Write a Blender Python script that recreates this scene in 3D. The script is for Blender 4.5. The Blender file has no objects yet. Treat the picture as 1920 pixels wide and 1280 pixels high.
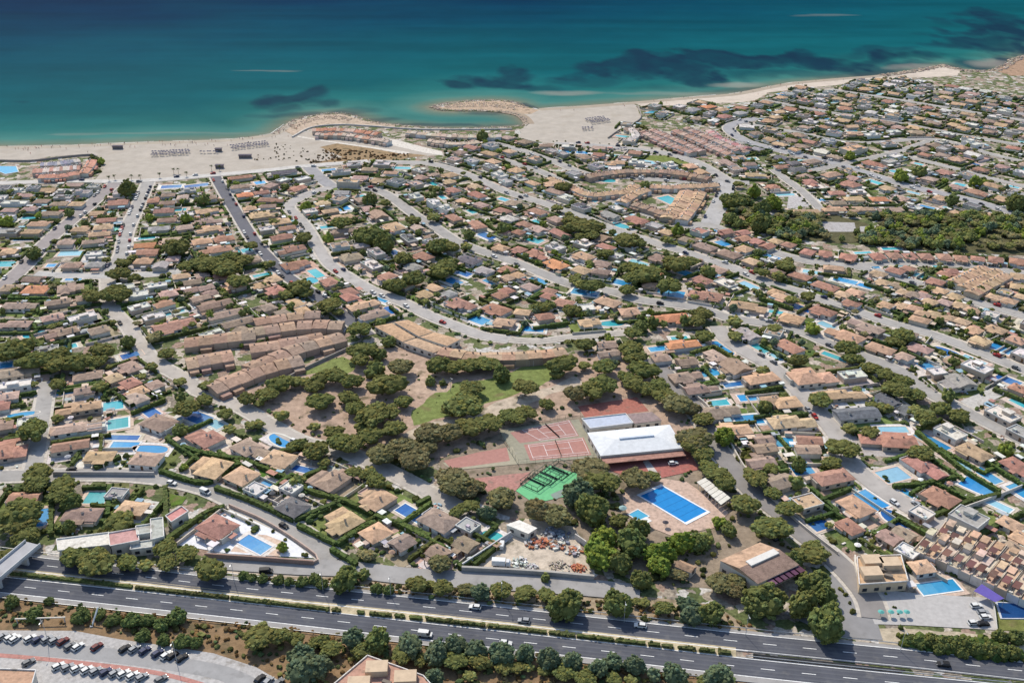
import bpy, math, random
import numpy as np
from mathutils import Vector, Matrix

random.seed(7)
RNG = np.random.default_rng(11)
SC = bpy.context.scene
COL = SC.collection
R = math.radians

# ------------------------------------------------------------------ camera
F, TH, H = 1900.0, R(27.0), 245.0
ST, CT = math.sin(TH), math.cos(TH)
YH = 640 - F * math.tan(TH)                      # horizon row of the photograph


def G(px, py, z=0.0):
    """pixel of the 1920x1280 photograph -> point of the level z"""
    u = (px - 960) / F
    v = (py - 640) / F
    t = (H - z) / (ST + v * CT)
    return (u * t, (CT - v * ST) * t)


def P(X, Y, Z=0.0):
    """point -> pixel"""
    dep = Y * CT + (H - Z) * ST
    up = Y * ST - (H - Z) * CT
    return (960 + F * X / dep, 640 - F * up / dep)


def ppm(py):
    return max(0.05, (py - YH) * CT / H)


cam = bpy.data.cameras.new("camera")
co = bpy.data.objects.new("camera", cam)
COL.objects.link(co)
co.location = (0, 0, H)
co.rotation_euler = (R(90) - TH, 0, 0)
cam.sensor_width = 36
cam.lens = F / 1920 * 36
cam.clip_end = 60000
SC.camera = co

# ------------------------------------------------------------------ light
SUN_EL, SUN_AZ = R(46), R(25)                    # azimuth: left of straight ahead
w = bpy.data.worlds.new("World")
SC.world = w
w.use_nodes = True
nt = w.node_tree
bg = nt.nodes["Background"]
sky = nt.nodes.new("ShaderNodeTexSky")
sky.sky_type = 'NISHITA'
sky.sun_disc = False
sky.sun_elevation = SUN_EL
sky.sun_rotation = -SUN_AZ
nt.links.new(sky.outputs[0], bg.inputs[0])
bg.inputs[1].default_value = 0.15
sl = bpy.data.lights.new("sun", 'SUN')
sl.energy = 3.7
sl.angle = R(0.5)
sl.color = (1.0, 0.915, 0.78)
so = bpy.data.objects.new("sun", sl)
COL.objects.link(so)
sv = Vector((-math.sin(SUN_AZ) * math.cos(SUN_EL), math.cos(SUN_AZ) * math.cos(SUN_EL), math.sin(SUN_EL)))
so.rotation_euler = (-sv).to_track_quat('-Z', 'Y').to_euler()
so.location = (0, 0, 400)
SC.view_settings.view_transform = 'Standard'
SC.view_settings.look = 'None'
SC.view_settings.exposure = 0.34
SC.view_settings.gamma = 1.0
SC.cycles.max_bounces = 5
SC.cycles.diffuse_bounces = 3
SC.cycles.glossy_bounces = 2
SC.cycles.transparent_max_bounces = 4


# ------------------------------------------------------------------ materials
def mat(name, rgb=None, amt=0.25, scale=0.5, rough=0.9, spec=0.04, bump=0.0, scale2=None, objvar=0.0, objcol=False,
        metal=0.0, stain=None):
    """base colour (given, or the 'col' attribute) times two octaves of noise"""
    m = bpy.data.materials.new(name)
    m.use_nodes = True
    t = m.node_tree
    b = t.nodes["Principled BSDF"]
    b.inputs["Roughness"].default_value = rough
    b.inputs["Specular IOR Level"].default_value = spec
    b.inputs["Metallic"].default_value = metal
    g = t.nodes.new("ShaderNodeNewGeometry")
    if objcol:
        a = t.nodes.new("ShaderNodeObjectInfo")
        src = a.outputs["Color"]
    elif rgb is None:
        a = t.nodes.new("ShaderNodeAttribute")
        a.attribute_name = "col"
        src = a.outputs["Color"]
    else:
        a = t.nodes.new("ShaderNodeRGB")
        a.outputs[0].default_value = (*rgb, 1)
        src = a.outputs[0]
    if amt > 0:
        n = t.nodes.new("ShaderNodeTexNoise")
        n.inputs["Scale"].default_value = scale
        n.inputs["Detail"].default_value = 6
        n.inputs["Roughness"].default_value = 0.65
        t.links.new(g.outputs["Position"], n.inputs["Vector"])
        mr = t.nodes.new("ShaderNodeMapRange")
        mr.inputs[1].default_value = 0.28
        mr.inputs[2].default_value = 0.72
        mr.inputs[3].default_value = 1 - amt
        mr.inputs[4].default_value = 1 + amt
        t.links.new(n.outputs["Fac"], mr.inputs[0])
        mx = t.nodes.new("ShaderNodeMix")
        mx.data_type = 'RGBA'
        mx.blend_type = 'MULTIPLY'
        mx.inputs[0].default_value = 1
        t.links.new(src, mx.inputs[6])
        cmb = t.nodes.new("ShaderNodeCombineColor")
        for i in range(3):
            t.links.new(mr.outputs[0], cmb.inputs[i])
        t.links.new(cmb.outputs[0], mx.inputs[7])
        src = mx.outputs[2]
        if stain:
            n2 = t.nodes.new("ShaderNodeTexNoise")
            n2.inputs["Scale"].default_value = stain[1]
            n2.inputs["Detail"].default_value = 5
            t.links.new(g.outputs["Position"], n2.inputs["Vector"])
            m3 = t.nodes.new("ShaderNodeMapRange")
            m3.inputs[1].default_value = stain[2]
            m3.inputs[2].default_value = stain[2] + 0.12
            m3.inputs[4].default_value = stain[3]
            t.links.new(n2.outputs["Fac"], m3.inputs[0])
            mm = t.nodes.new("ShaderNodeMix")
            mm.data_type = 'RGBA'
            mm.inputs[7].default_value = (*stain[0], 1)
            t.links.new(m3.outputs[0], mm.inputs[0])
            t.links.new(src, mm.inputs[6])
            src = mm.outputs[2]
    if objvar > 0:
        oi = t.nodes.new("ShaderNodeObjectInfo")
        hs = t.nodes.new("ShaderNodeHueSaturation")
        mh = t.nodes.new("ShaderNodeMapRange")
        mh.inputs[3].default_value = 0.5 - 0.015 * objvar
        mh.inputs[4].default_value = 0.5 + 0.016 * objvar
        t.links.new(oi.outputs["Random"], mh.inputs[0])
        t.links.new(mh.outputs[0], hs.inputs["Hue"])
        t.links.new(src, hs.inputs["Color"])
        src = hs.outputs[0]
    t.links.new(src, b.inputs["Base Color"])
    if bump > 0:
        bn = t.nodes.new("ShaderNodeTexNoise")
        bn.inputs["Scale"].default_value = scale2 or scale * 4
        bn.inputs["Detail"].default_value = 4
        t.links.new(g.outputs["Position"], bn.inputs["Vector"])
        bp = t.nodes.new("ShaderNodeBump")
        bp.inputs["Strength"].default_value = bump
        bp.inputs["Distance"].default_value = 0.4
        t.links.new(bn.outputs["Fac"], bp.inputs["Height"])
        t.links.new(bp.outputs[0], b.inputs["Normal"])
    return m


M_ROOF = mat("roof_tiles", amt=0.34, scale=0.55, bump=0.5, scale2=2.5, stain=((0.10, 0.085, 0.07), 0.22, 0.60, 0.55))
M_WALL = mat("plaster", amt=0.14, scale=0.4, stain=((0.25, 0.21, 0.17), 0.35, 0.62, 0.4))
M_PAVE = mat("paving", amt=0.26, scale=0.7, stain=((0.17, 0.145, 0.115), 0.3, 0.57, 0.55))
M_CLEAN = mat("coated_surface", amt=0.13, scale=0.6, stain=((0.30, 0.28, 0.26), 0.35, 0.62, 0.22))
M_ROAD = mat("asphalt", amt=0.16, scale=0.12, stain=((0.17, 0.165, 0.16), 0.22, 0.57, 0.40))
M_GRASS = mat("grass", amt=0.38, scale=0.35, bump=0.6, scale2=2.0, stain=((0.17, 0.14, 0.07), 0.11, 0.58, 0.7))
M_DRY = mat("dry_soil", amt=0.32, scale=0.3, bump=0.5, stain=((0.085, 0.08, 0.045), 0.16, 0.56, 0.7))
M_SAND = mat("sand", amt=0.13, scale=0.10, bump=0.3, scale2=0.6, stain=((0.30, 0.255, 0.20), 0.045, 0.55, 0.35))
M_LEAF = mat("foliage", amt=0.45, scale=0.7, rough=0.9, spec=0.03, objvar=1.0)
M_HEDGE = mat("hedge_leaves", amt=0.55, scale=0.9, rough=0.95, spec=0.03, bump=1.0, scale2=3.0)
M_TRUNK = mat("bark", (0.13, 0.09, 0.06), amt=0.3, scale=3)
M_ROCK = mat("rock", amt=0.45, scale=0.6, bump=0.6)
M_GLASS = mat("window_glass", (0.03, 0.035, 0.045), amt=0, rough=0.3, spec=0.3)
M_METAL = mat("galvanised_metal", (0.42, 0.43, 0.44), amt=0.1, rough=0.45, metal=0.3)
M_PAINT = mat("car_paint", objcol=True, amt=0, rough=0.55, spec=0.12)
M_RUBBER = mat("rubber", (0.02, 0.02, 0.02), amt=0)
M_LAMP = mat("headlight_glass", (0.7, 0.7, 0.68), amt=0, rough=0.15, spec=0.6)
M_MARK = mat("road_paint", (0.72, 0.72, 0.70), amt=0.25, scale=0.8)
M_POOL = mat("pool_water", amt=0.10, scale=0.4, rough=0.15, spec=0.15, bump=0.08, scale2=1.5)
M_SEA = mat("sea_water", amt=0.07, scale=0.02, rough=0.6, spec=0.02, bump=0.25, scale2=0.12)
M_CLOTH = mat("canvas", amt=0.08, scale=1)


_t = M_SEA.node_tree
_p = _t.nodes["Principled BSDF"]
_d = _t.nodes.new("ShaderNodeBsdfDiffuse")
_g = _t.nodes.new("ShaderNodeBsdfGlossy")
_g.inputs["Roughness"].default_value = 0.35
_x = _t.nodes.new("ShaderNodeMixShader")
_x.inputs[0].default_value = 0.006                  # wind-roughened water seen from high above: little mirror
_t.links.new(_p.inputs["Base Color"].links[0].from_socket, _d.inputs["Color"])
_t.links.new(_p.inputs["Normal"].links[0].from_socket, _g.inputs["Normal"])
_t.links.new(_d.outputs[0], _x.inputs[1])
_t.links.new(_g.outputs[0], _x.inputs[2])
_t.links.new(_x.outputs[0], _t.nodes["Material Output"].inputs["Surface"])


_t = M_LEAF.node_tree                                 # leaves let part of the sun through
_p = _t.nodes["Principled BSDF"]
_d = _t.nodes.new("ShaderNodeBsdfTranslucent")
_x = _t.nodes.new("ShaderNodeMixShader")
_x.inputs[0].default_value = 0.22
_t.links.new(_p.inputs["Base Color"].links[0].from_socket, _d.inputs["Color"])
_t.links.new(_p.outputs[0], _x.inputs[1])
_t.links.new(_d.outputs[0], _x.inputs[2])
_t.links.new(_x.outputs[0], _t.nodes["Material Output"].inputs["Surface"])


def land_mat():
    m = bpy.data.materials.new("town_ground")
    m.use_nodes = True
    t = m.node_tree
    b = t.nodes["Principled BSDF"]
    b.inputs["Roughness"].default_value = 0.95
    b.inputs["Specular IOR Level"].default_value = 0.1
    g = t.nodes.new("ShaderNodeNewGeometry")
    nz = t.nodes.new("ShaderNodeTexNoise")
    nz.inputs["Scale"].default_value = 0.15
    nz.inputs["Detail"].default_value = 4
    t.links.new(g.outputs["Position"], nz.inputs["Vector"])
    va = t.nodes.new("ShaderNodeVectorMath")
    va.operation = 'MULTIPLY_ADD'
    va.inputs[1].default_value = (6, 6, 6)
    t.links.new(nz.outputs["Color"], va.inputs[0])
    t.links.new(g.outputs["Position"], va.inputs[2])
    vo = t.nodes.new("ShaderNodeTexVoronoi")
    vo.distance = 'CHEBYCHEV'
    vo.inputs["Scale"].default_value = 0.22
    t.links.new(va.outputs[0], vo.inputs["Vector"])
    sp = t.nodes.new("ShaderNodeSeparateColor")
    t.links.new(vo.outputs["Color"], sp.inputs[0])
    rp = t.nodes.new("ShaderNodeValToRGB")
    rp.color_ramp.interpolation = 'CONSTANT'
    cols = [(0, (0.30, 0.255, 0.20)), (0.16, (0.10, 0.122, 0.048)), (0.36, (0.22, 0.19, 0.155)), (0.48, (0.125, 0.14, 0.06)),
            (0.62, (0.40, 0.35, 0.29)), (0.74, (0.08, 0.10, 0.042)), (0.86, (0.28, 0.20, 0.155)), (0.94, (0.45, 0.43, 0.40))]
    el = rp.color_ramp.elements
    el[0].position, el[0].color = cols[0][0], (*cols[0][1], 1)
    el[1].position, el[1].color = cols[1][0], (*cols[1][1], 1)
    for p_, c_ in cols[2:]:
        e = el.new(p_)
        e.color = (*c_, 1)
    t.links.new(sp.outputs[0], rp.inputs[0])
    n2 = t.nodes.new("ShaderNodeTexNoise")
    n2.inputs["Scale"].default_value = 0.8
    n2.inputs["Detail"].default_value = 6
    t.links.new(g.outputs["Position"], n2.inputs["Vector"])
    mr = t.nodes.new("ShaderNodeMapRange")
    mr.inputs[1].default_value = 0.3
    mr.inputs[2].default_value = 0.7
    mr.inputs[3].default_value = 0.55
    mr.inputs[4].default_value = 1.4
    t.links.new(n2.outputs["Fac"], mr.inputs[0])
    mx = t.nodes.new("ShaderNodeVectorMath")
    mx.operation = 'SCALE'
    t.links.new(rp.outputs[0], mx.inputs[0])
    t.links.new(mr.outputs[0], mx.inputs["Scale"])
    t.links.new(mx.outputs[0], b.inputs["Base Color"])
    return m


M_LAND = land_mat()


import bmesh
_b = bmesh.new()
bmesh.ops.create_icosphere(_b, subdivisions=1, radius=1)
ICO1 = (np.array([v.co[:] for v in _b.verts]), [[v.index for v in f.verts] for f in _b.faces])
_b.free()
_b = bmesh.new()
bmesh.ops.create_icosphere(_b, subdivisions=2, radius=1)
ICO2 = (np.array([v.co[:] for v in _b.verts]), [[v.index for v in f.verts] for f in _b.faces])
_b.free()


# ------------------------------------------------------------------ mesh helper
class MB:
    def __init__(s):
        s.v, s.f, s.c, s.m = [], [], [], []

    def add(s, vs, fs, col=(0.5, 0.5, 0.5), mi=0):
        o = len(s.v)
        s.v.extend(vs)
        for f in fs:
            s.f.append([i + o for i in f])
            s.c.append(col)
            s.m.append(mi)

    def face(s, pts, col=(0.5, 0.5, 0.5), mi=0):
        s.add(pts, [list(range(len(pts)))], col, mi)

    def prism(s, pts, z0, z1, col, mi=0, top=True, topcol=None):
        n = len(pts)
        if area2(pts) < 0:
            pts = pts[::-1]
        vs = [(x, y, z0) for x, y in pts] + [(x, y, z1) for x, y in pts]
        fs = [[i, (i + 1) % n, n + (i + 1) % n, n + i] for i in range(n)]
        s.add(vs, fs, col, mi)
        if top:
            s.face([(x, y, z1) for x, y in pts], topcol or col, mi)

    def box(s, cx, cy, z0, z1, w, d, yaw=0.0, col=(0.5, 0.5, 0.5), mi=0, topcol=None):
        s.prism(rect(cx, cy, w, d, yaw), z0, z1, col, mi, True, topcol)

    def tube(s, a, b, r0, r1, n=6, col=(0.5, 0.5, 0.5), mi=0, cap=True):
        a, b = Vector(a), Vector(b)
        d = (b - a).normalized()
        x = d.orthogonal().normalized()
        y = d.cross(x)
        vs = []
        for p, r in ((a, r0), (b, r1)):
            for k in range(n):
                q = p + (x * math.cos(k * 2 * math.pi / n) + y * math.sin(k * 2 * math.pi / n)) * r
                vs.append(tuple(q))
        fs = [[k, (k + 1) % n, n + (k + 1) % n, n + k] for k in range(n)]
        if cap:
            fs.append(list(range(n, 2 * n)))
            fs.append(list(range(n - 1, -1, -1)))
        s.add(vs, fs, col, mi)

    def build(s, name, mats, parent=None, loc=None, smooth=False):
        me = bpy.data.meshes.new(name)
        me.from_pydata(s.v, [], s.f)
        if not isinstance(mats, (list, tuple)):
            mats = [mats]
        for m in mats:
            me.materials.append(m)
        if s.f:
            if len(mats) > 1:
                me.polygons.foreach_set("material_index", s.m)
            a = me.attributes.new("col", 'FLOAT_COLOR', 'CORNER')
            cnt = np.array([len(f) for f in s.f])
            c = np.ones((len(s.f), 4), dtype=np.float32)
            c[:, :3] = np.array(s.c, dtype=np.float32)
            a.data.foreach_set("color", np.repeat(c, cnt, axis=0).ravel())
            if smooth:
                me.polygons.foreach_set("use_smooth", [True] * len(s.f))
        me.update()
        o = bpy.data.objects.new(name, me)
        COL.objects.link(o)
        if parent:
            o.parent = parent
        if loc:
            o.location = loc
        return o


def area2(p):
    return sum(p[i][0] * p[(i + 1) % len(p)][1] - p[(i + 1) % len(p)][0] * p[i][1] for i in range(len(p)))


def rect(cx, cy, w, d, yaw=0.0):
    c, s = math.cos(yaw), math.sin(yaw)
    return [(cx + x * c - y * s, cy + x * s + y * c) for x, y in ((-w / 2, -d / 2), (w / 2, -d / 2), (w / 2, d / 2), (-w / 2, d / 2))]


def tag(o, label=None, cat=None, group=None, kind=None):
    if label: o["label"] = label
    if cat: o["category"] = cat
    if group: o["group"] = group
    if kind: o["kind"] = kind
    return o


def thing(name, label, cat, loc, yaw=0.0, group=None):
    o = bpy.data.objects.new(name, None)
    o.empty_display_size = 1
    COL.objects.link(o)
    o.location = loc
    o.rotation_euler = (0, 0, yaw)
    return tag(o, label, cat, group)


def struct(name, mb, mats):
    return tag(mb.build(name, mats), kind="structure")


ORD = ["", "first", "second", "third", "fourth", "fifth", "sixth", "seventh", "eighth", "ninth", "tenth", "eleventh", "twelfth",
       "thirteenth", "fourteenth", "fifteenth", "sixteenth", "seventeenth", "eighteenth", "nineteenth", "twentieth"]
TENS = {20: "twenty", 30: "thirty", 40: "forty", 50: "fifty", 60: "sixty"}


def ordw(n):
    if n <= 20: return ORD[n]
    t, u = n // 10 * 10, n % 10
    if u == 0: return TENS[t][:-1] + "ieth"
    return TENS[t] + "-" + ORD[u]


def inpoly(x, y, poly):
    r = False
    j = len(poly) - 1
    for i in range(len(poly)):
        xi, yi = poly[i]
        xj, yj = poly[j]
        if (yi > y) != (yj > y) and x < (xj - xi) * (y - yi) / (yj - yi) + xi:
            r = not r
        j = i
    return r


def vnoise(x, y, seed=0):
    xi, yi = np.floor(x).astype(np.int64), np.floor(y).astype(np.int64)
    xf, yf = x - xi, y - yi
    u, v = xf * xf * (3 - 2 * xf), yf * yf * (3 - 2 * yf)

    def h(a, b):
        n = (a * 374761393 + b * 668265263 + seed * 1442695041) & 0x7fffffff
        n = ((n ^ (n >> 13)) * 1274126177) & 0x7fffffff
        n = n ^ (n >> 16)
        return (n & 0xffff) / 65535.0
    return (h(xi, yi) * (1 - u) + h(xi + 1, yi) * u) * (1 - v) + (h(xi, yi + 1) * (1 - u) + h(xi + 1, yi + 1) * u) * v


def fbm(x, y, o=5, seed=0):
    r, a, t = 0, 0.5, 0
    for k in range(o):
        r = r + a * vnoise(x * 2 ** k, y * 2 ** k, seed + k)
        t += a
        a *= 0.5
    return r / t


def smooth_path(pts, step=6.0):
    """Catmull-Rom through the points, resampled"""
    pts = [np.array(p, float) for p in pts]
    q = [2 * pts[0] - pts[1]] + pts + [2 * pts[-1] - pts[-2]]
    out = []
    for i in range(1, len(q) - 2):
        L = np.linalg.norm(q[i + 1] - q[i])
        n = max(2, int(L / step))
        for k in range(n):
            t = k / n
            a, b, c, d = q[i - 1], q[i], q[i + 1], q[i + 2]
            out.append(0.5 * (2 * b + (c - a) * t + (2 * a - 5 * b + 4 * c - d) * t * t + (3 * b - a - 3 * c + d) * t ** 3))
    out.append(pts[-1])
    return np.array(out)


def normals(path):
    d = np.gradient(path, axis=0)
    d /= np.linalg.norm(d, axis=1)[:, None] + 1e-9
    return np.stack([-d[:, 1], d[:, 0]], 1)


def ribbon(mb, path, off0, off1, z, col, mi=0):
    n = normals(path)
    a, b = path + n * off0, path + n * off1
    N = len(path)
    vs = [(x, y, z) for x, y in a] + [(x, y, z) for x, y in b]
    fs = [[i, N + i, N + i + 1, i + 1] if off1 < off0 else [i, i + 1, N + i + 1, N + i] for i in range(N - 1)]
    mb.add(vs, fs, col, mi)


def hedge_line(mb, path, w, z1, col):
    """clipped but leafy hedge: an uneven body and leaf clumps over it"""
    wall_line(mb, path, w, 0, z1, col, .2)
    n = normals(path)
    L = np.concatenate([[0], np.cumsum(np.linalg.norm(np.diff(path, axis=0), axis=1))])
    for _ in range(int(min(L[-1], 120) * 2.2)):
        s = random.uniform(0, L[-1])
        i = min(int(np.searchsorted(L, s)), len(path) - 1)
        r = random.uniform(.35, .75)
        e = random.uniform(-.55, .55) * w
        z = z1 * random.uniform(.45, 1.05)
        k = random.uniform(.6, 1.6)
        t = np.array([np.interp(s, L, path[:, 0]), np.interp(s, L, path[:, 1])]) + n[i] * e
        v = ICO1[0] * (1 + RNG.uniform(-.35, .35, size=(12, 1))) * np.array([r, r, r * .7]) + np.array([t[0], t[1], z])
        mb.add([tuple(q) for q in v], ICO1[1], (col[0] * k * random.uniform(.9, 1.25), col[1] * k, col[2] * k))


def wall_line(mb, path, w, z0, z1, col, jag=0.0, topcol=None):
    """upright strip of thickness w along a path"""
    n = normals(path)
    N = len(path)
    zz = [z1 + (random.uniform(-jag, jag) if jag else 0) for _ in range(N)]
    ww = [w * (1 + (random.uniform(-jag, jag) if jag else 0)) for _ in range(N)]
    vs = []
    for i in range(N):
        for sgn, z in ((1, z0), (1, zz[i]), (-1, zz[i]), (-1, z0)):
            p = path[i] + n[i] * sgn * ww[i] / 2
            vs.append((p[0], p[1], z))
    fs = []
    for i in range(N - 1):
        o, q = 4 * i, 4 * i + 4
        for k in range(3):
            fs.append([o + k, o + k + 1, q + k + 1, q + k][::-1])
    fs.append([0, 1, 2, 3])
    e = 4 * (N - 1)
    fs.append([e + 3, e + 2, e + 1, e])
    mb.add(vs, fs, col)
# ------------------------------------------------------------------ roads (pixels of the photograph, width in metres)
# key: (pixel points from the far / left end, width, colour, phrase, end word)
GR, DK = (0.33, 0.315, 0.295), (0.135, 0.135, 0.15)
ROADS = {
 'A': ([(-60, 895), (0, 893), (40, 892), (130, 890), (200, 889), (270, 893), (330, 901), (390, 916), (440, 939), (500, 966), (560, 996), (630, 1050)], 8, GR, "the near curving street", "left"),
 'B': ([(88, 715), (84, 745), (78, 785), (72, 830), (60, 892)], 7, GR, "the short far-left lane", "far"),
 'C': ([(200, 515), (207, 573), (240, 613), (262, 645), (285, 673), (312, 692), (350, 712), (372, 733), (400, 743), (440, 758), (480, 780), (505, 795), (542, 817), (580, 832), (640, 845), (700, 870), (770, 905), (835, 940), (880, 962)], 7, (0.40, 0.365, 0.325), "the park-side lane", "far"),
 'D': ([(218, 342), (150, 400), (95, 447), (60, 485), (30, 515), (-20, 560)], 10, (0.30, 0.27, 0.26), "the leftmost beach street", "sea"),
 'E': ([(278, 342), (257, 390), (237, 435), (228, 478), (200, 515)], 9, GR, "the second beach street", "sea"),
 'X': ([(66, 514), (210, 518), (340, 510)], 7, (0.40, 0.39, 0.37), "the left cross street", "left"),
 'Fr': ([(402, 328), (420, 360), (475, 450), (505, 485), (530, 512), (556, 531), (612, 567), (660, 605), (690, 630)], 8, DK, "the dark beach street", "sea"),
 'Gr': ([(575, 310), (605, 338), (627, 353)], 10, (0.27, 0.265, 0.27), "the short beach link", "sea"),
 'Lp': ([(620, 352), (595, 358), (562, 372), (542, 388), (562, 410), (580, 435), (597, 465), (620, 497), (655, 520), (692, 542), (755, 567), (805, 592), (855, 612), (905, 630), (955, 637)], 7.5, (0.36, 0.34, 0.32), "the looping park street", "sea"),
 'Le': ([(955, 637), (1010, 640), (1070, 632), (1130, 627), (1200, 622)], 4.5, (0.38, 0.35, 0.31), "the lane above the curved building", "left"),
 'Hr': ([(635, 352), (692, 355), (720, 362), (750, 382), (780, 405), (817, 427), (855, 452), (905, 472), (960, 490), (1022, 515), (1075, 535), (1147, 547), (1197, 562), (1260, 570), (1322, 580), (1360, 595), (1440, 608), (1502, 622), (1560, 647), (1630, 672), (1690, 697), (1740, 737), (1790, 760), (1830, 782), (1920, 828), (1990, 868)], 7.6, GR, "the long central avenue", "sea"),
 'Ir': ([(690, 303), (755, 305), (805, 307), (855, 320), (905, 340), (955, 362), (1022, 382), (1080, 402), (1135, 425), (1210, 450), (1260, 465), (1322, 485), (1385, 507), (1440, 530), (1490, 545), (1540, 562), (1595, 580), (1665, 605), (1740, 625), (1815, 652), (1890, 682), (1990, 720)], 7.6, GR, "the long upper avenue", "sea"),
 'J': ([(900, 262), (980, 283), (1035, 302), (1080, 320), (1120, 331), (1172, 333), (1235, 337), (1310, 341), (1355, 338)], 7, GR, "the behind-beach street", "left"),
 'K': ([(905, 290), (960, 305), (1020, 325), (1085, 357), (1120, 368), (1172, 382), (1210, 400), (1260, 415), (1300, 428)], 7, GR, "the crescent row street", "left"),
 'L': ([(1362, 340), (1358, 365), (1345, 392), (1330, 422)], 13, (0.36, 0.35, 0.34), "the short wide link", "far"),
 'N': ([(1295, 425), (1330, 422), (1385, 447), (1440, 470), (1515, 490), (1560, 493), (1615, 502), (1665, 515), (1715, 530), (1765, 545), (1815, 562), (1865, 577), (1910, 590), (1990, 612)], 8, GR, "the below-wood street", "left"),
 'Nb': ([(1600, 498), (1690, 495), (1790, 496), (1865, 505), (1920, 513), (1990, 525)], 6.5, GR, "the wood-side lane", "left"),
 'O': ([(1040, 270), (1100, 272), (1185, 280), (1260, 290), (1310, 307), (1350, 330), (1368, 340), (1405, 343)], 9, GR, "the sandy bay road", "left"),
 'Q': ([(1420, 222), (1385, 230), (1366, 240), (1380, 255), (1410, 269), (1440, 277), (1515, 295), (1565, 307), (1640, 330), (1715, 352), (1815, 375), (1920, 405), (1990, 425)], 10, (0.30, 0.295, 0.30), "the wide far avenue", "left"),
 'S': ([(1450, 318), (1475, 338), (1505, 360), (1545, 400)], 6, GR, "the far short lane", "far"),
 'T': ([(1752, 262), (1675, 287), (1575, 309), (1490, 327)], 6, GR, "the far cross lane", "far"),
 'U': ([(1672, 288), (1765, 310), (1865, 337), (1930, 353)], 6, GR, "the far right lane", "left"),
 'V': ([(1395, 232), (1490, 248), (1600, 268), (1752, 262), (1860, 290), (1990, 320)], 6, GR, "the distant middle lane", "left"),
 'W': ([(1430, 188), (1560, 212), (1690, 232), (1810, 255), (1990, 285)], 6, GR, "the distant upper lane", "left"),
 'Y': ([(1560, 168), (1700, 190), (1850, 215), (1990, 238)], 6, GR, "the coast lane", "left"),
 'M': ([(1345, 612), (1360, 635), (1397, 660), (1440, 684), (1490, 725), (1515, 757), (1540, 782), (1570, 817), (1583, 855), (1607, 882), (1645, 913), (1687, 940), (1728, 965), (1780, 990), (1840, 1020), (1900, 1052), (1990, 1100)], 9, (0.36, 0.335, 0.31), "the lower right street", "far"),
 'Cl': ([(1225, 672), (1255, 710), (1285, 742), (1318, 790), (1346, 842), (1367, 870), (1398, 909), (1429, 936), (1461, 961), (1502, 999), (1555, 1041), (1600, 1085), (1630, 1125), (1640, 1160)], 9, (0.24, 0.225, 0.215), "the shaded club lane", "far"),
 'Sv': ([(380, 1050), (470, 1057), (560, 1063), (640, 1066), (700, 1073), (760, 1080), (870, 1087), (1000, 1095), (1110, 1103), (1200, 1112)], 9, (0.29, 0.28, 0.27), "the motorway service road", "left"),
 'Bp': ([(-40, 345), (60, 342), (180, 341), (280, 339), (400, 329), (500, 320), (575, 312), (690, 303)], 8, (0.46, 0.44, 0.41), "the beach promenade", "left"),
}
for k, v in ROADS.items():                             # streets run on past the edges of the view
    p = v[0]
    if p[-1][0] >= 1910:
        a, b = p[-2], p[-1]
        s = (b[1] - a[1]) / (b[0] - a[0])
        p.append((b[0] + 300, b[1] + 300 * s))
    if p[0][0] <= 0 and k in ('A', 'Bp'):
        p.insert(0, (p[0][0] - 300, p[0][1] + 6))
RPATH = {k: smooth_path([G(*p) for p in v[0]]) for k, v in ROADS.items()}
RTAN = {k: np.gradient(p, axis=0) / (np.linalg.norm(np.gradient(p, axis=0), axis=1)[:, None] + 1e-9) for k, p in RPATH.items()}
RKEYS = list(ROADS)
ALLP = np.concatenate([RPATH[k] for k in RKEYS])
ALLK = np.concatenate([[i] * len(RPATH[k]) for i, k in enumerate(RKEYS)])
ALLI = np.concatenate([np.arange(len(RPATH[k])) for k in RKEYS])
ALLW = np.array([ROADS[RKEYS[i]][1] / 2 for i in ALLK])


def nearest_road(x, y, skip=()):
    d = np.hypot(ALLP[:, 0] - x, ALLP[:, 1] - y) - ALLW * 0.3
    for s in skip:
        d[ALLK == RKEYS.index(s)] += 1e6
    j = int(np.argmin(d))
    return RKEYS[ALLK[j]], int(ALLI[j]), float(d[j])


def road_gap(x, y):
    d = np.hypot(ALLP[:, 0] - x, ALLP[:, 1] - y) - ALLW
    return float(d.min())


HW_UP = smooth_path([G(*p) for p in [(-600, 985), (-120, 1038), (-40, 1045), (80, 1060), (250, 1079), (450, 1102), (800, 1138), (1200, 1182), (1400, 1204), (1600, 1224), (1720, 1236), (1920, 1258), (2040, 1271), (2500, 1320)]], 8)
HW_LO = smooth_path([G(*p) for p in [(-600, 1025), (-120, 1083), (-40, 1091), (22, 1098), (400, 1139), (600, 1161), (800, 1184), (1000, 1206), (1200, 1228), (1400, 1251), (1600, 1272), (1800, 1292), (2040, 1316), (2500, 1362)]], 8)

# ------------------------------------------------------------------ ground
SHORE = [(-900, 300), (-200, 279), (0, 275), (80, 274), (150, 272), (300, 266), (420, 262), (480, 256), (510, 251), (526, 241), (545, 228), (570, 219), (600, 214), (640, 212), (665, 217), (690, 225), (720, 231), (760, 235), (800, 238), (840, 240), (880, 240), (930, 238), (962, 237), (984, 233), (978, 224), (966, 216), (940, 211), (900, 208), (850, 208), (822, 206), (808, 200), (830, 194), (855, 191), (900, 188), (940, 188), (968, 192), (990, 201), (1010, 204), (1045, 202), (1080, 200), (1120, 197), (1160, 194), (1230, 188), (1300, 182), (1340, 179), (1380, 175), (1430, 165), (1480, 156), (1550, 149), (1600, 145), (1650, 141), (1700, 134), (1740, 127), (1770, 122), (1790, 128), (1820, 132), (1860, 131), (1880, 122), (1895, 112), (1920, 105), (2000, 80), (2150, 50), (2500, 0), (3200, -80)]
shore_w = [G(*p) for p in SHORE]
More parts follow.
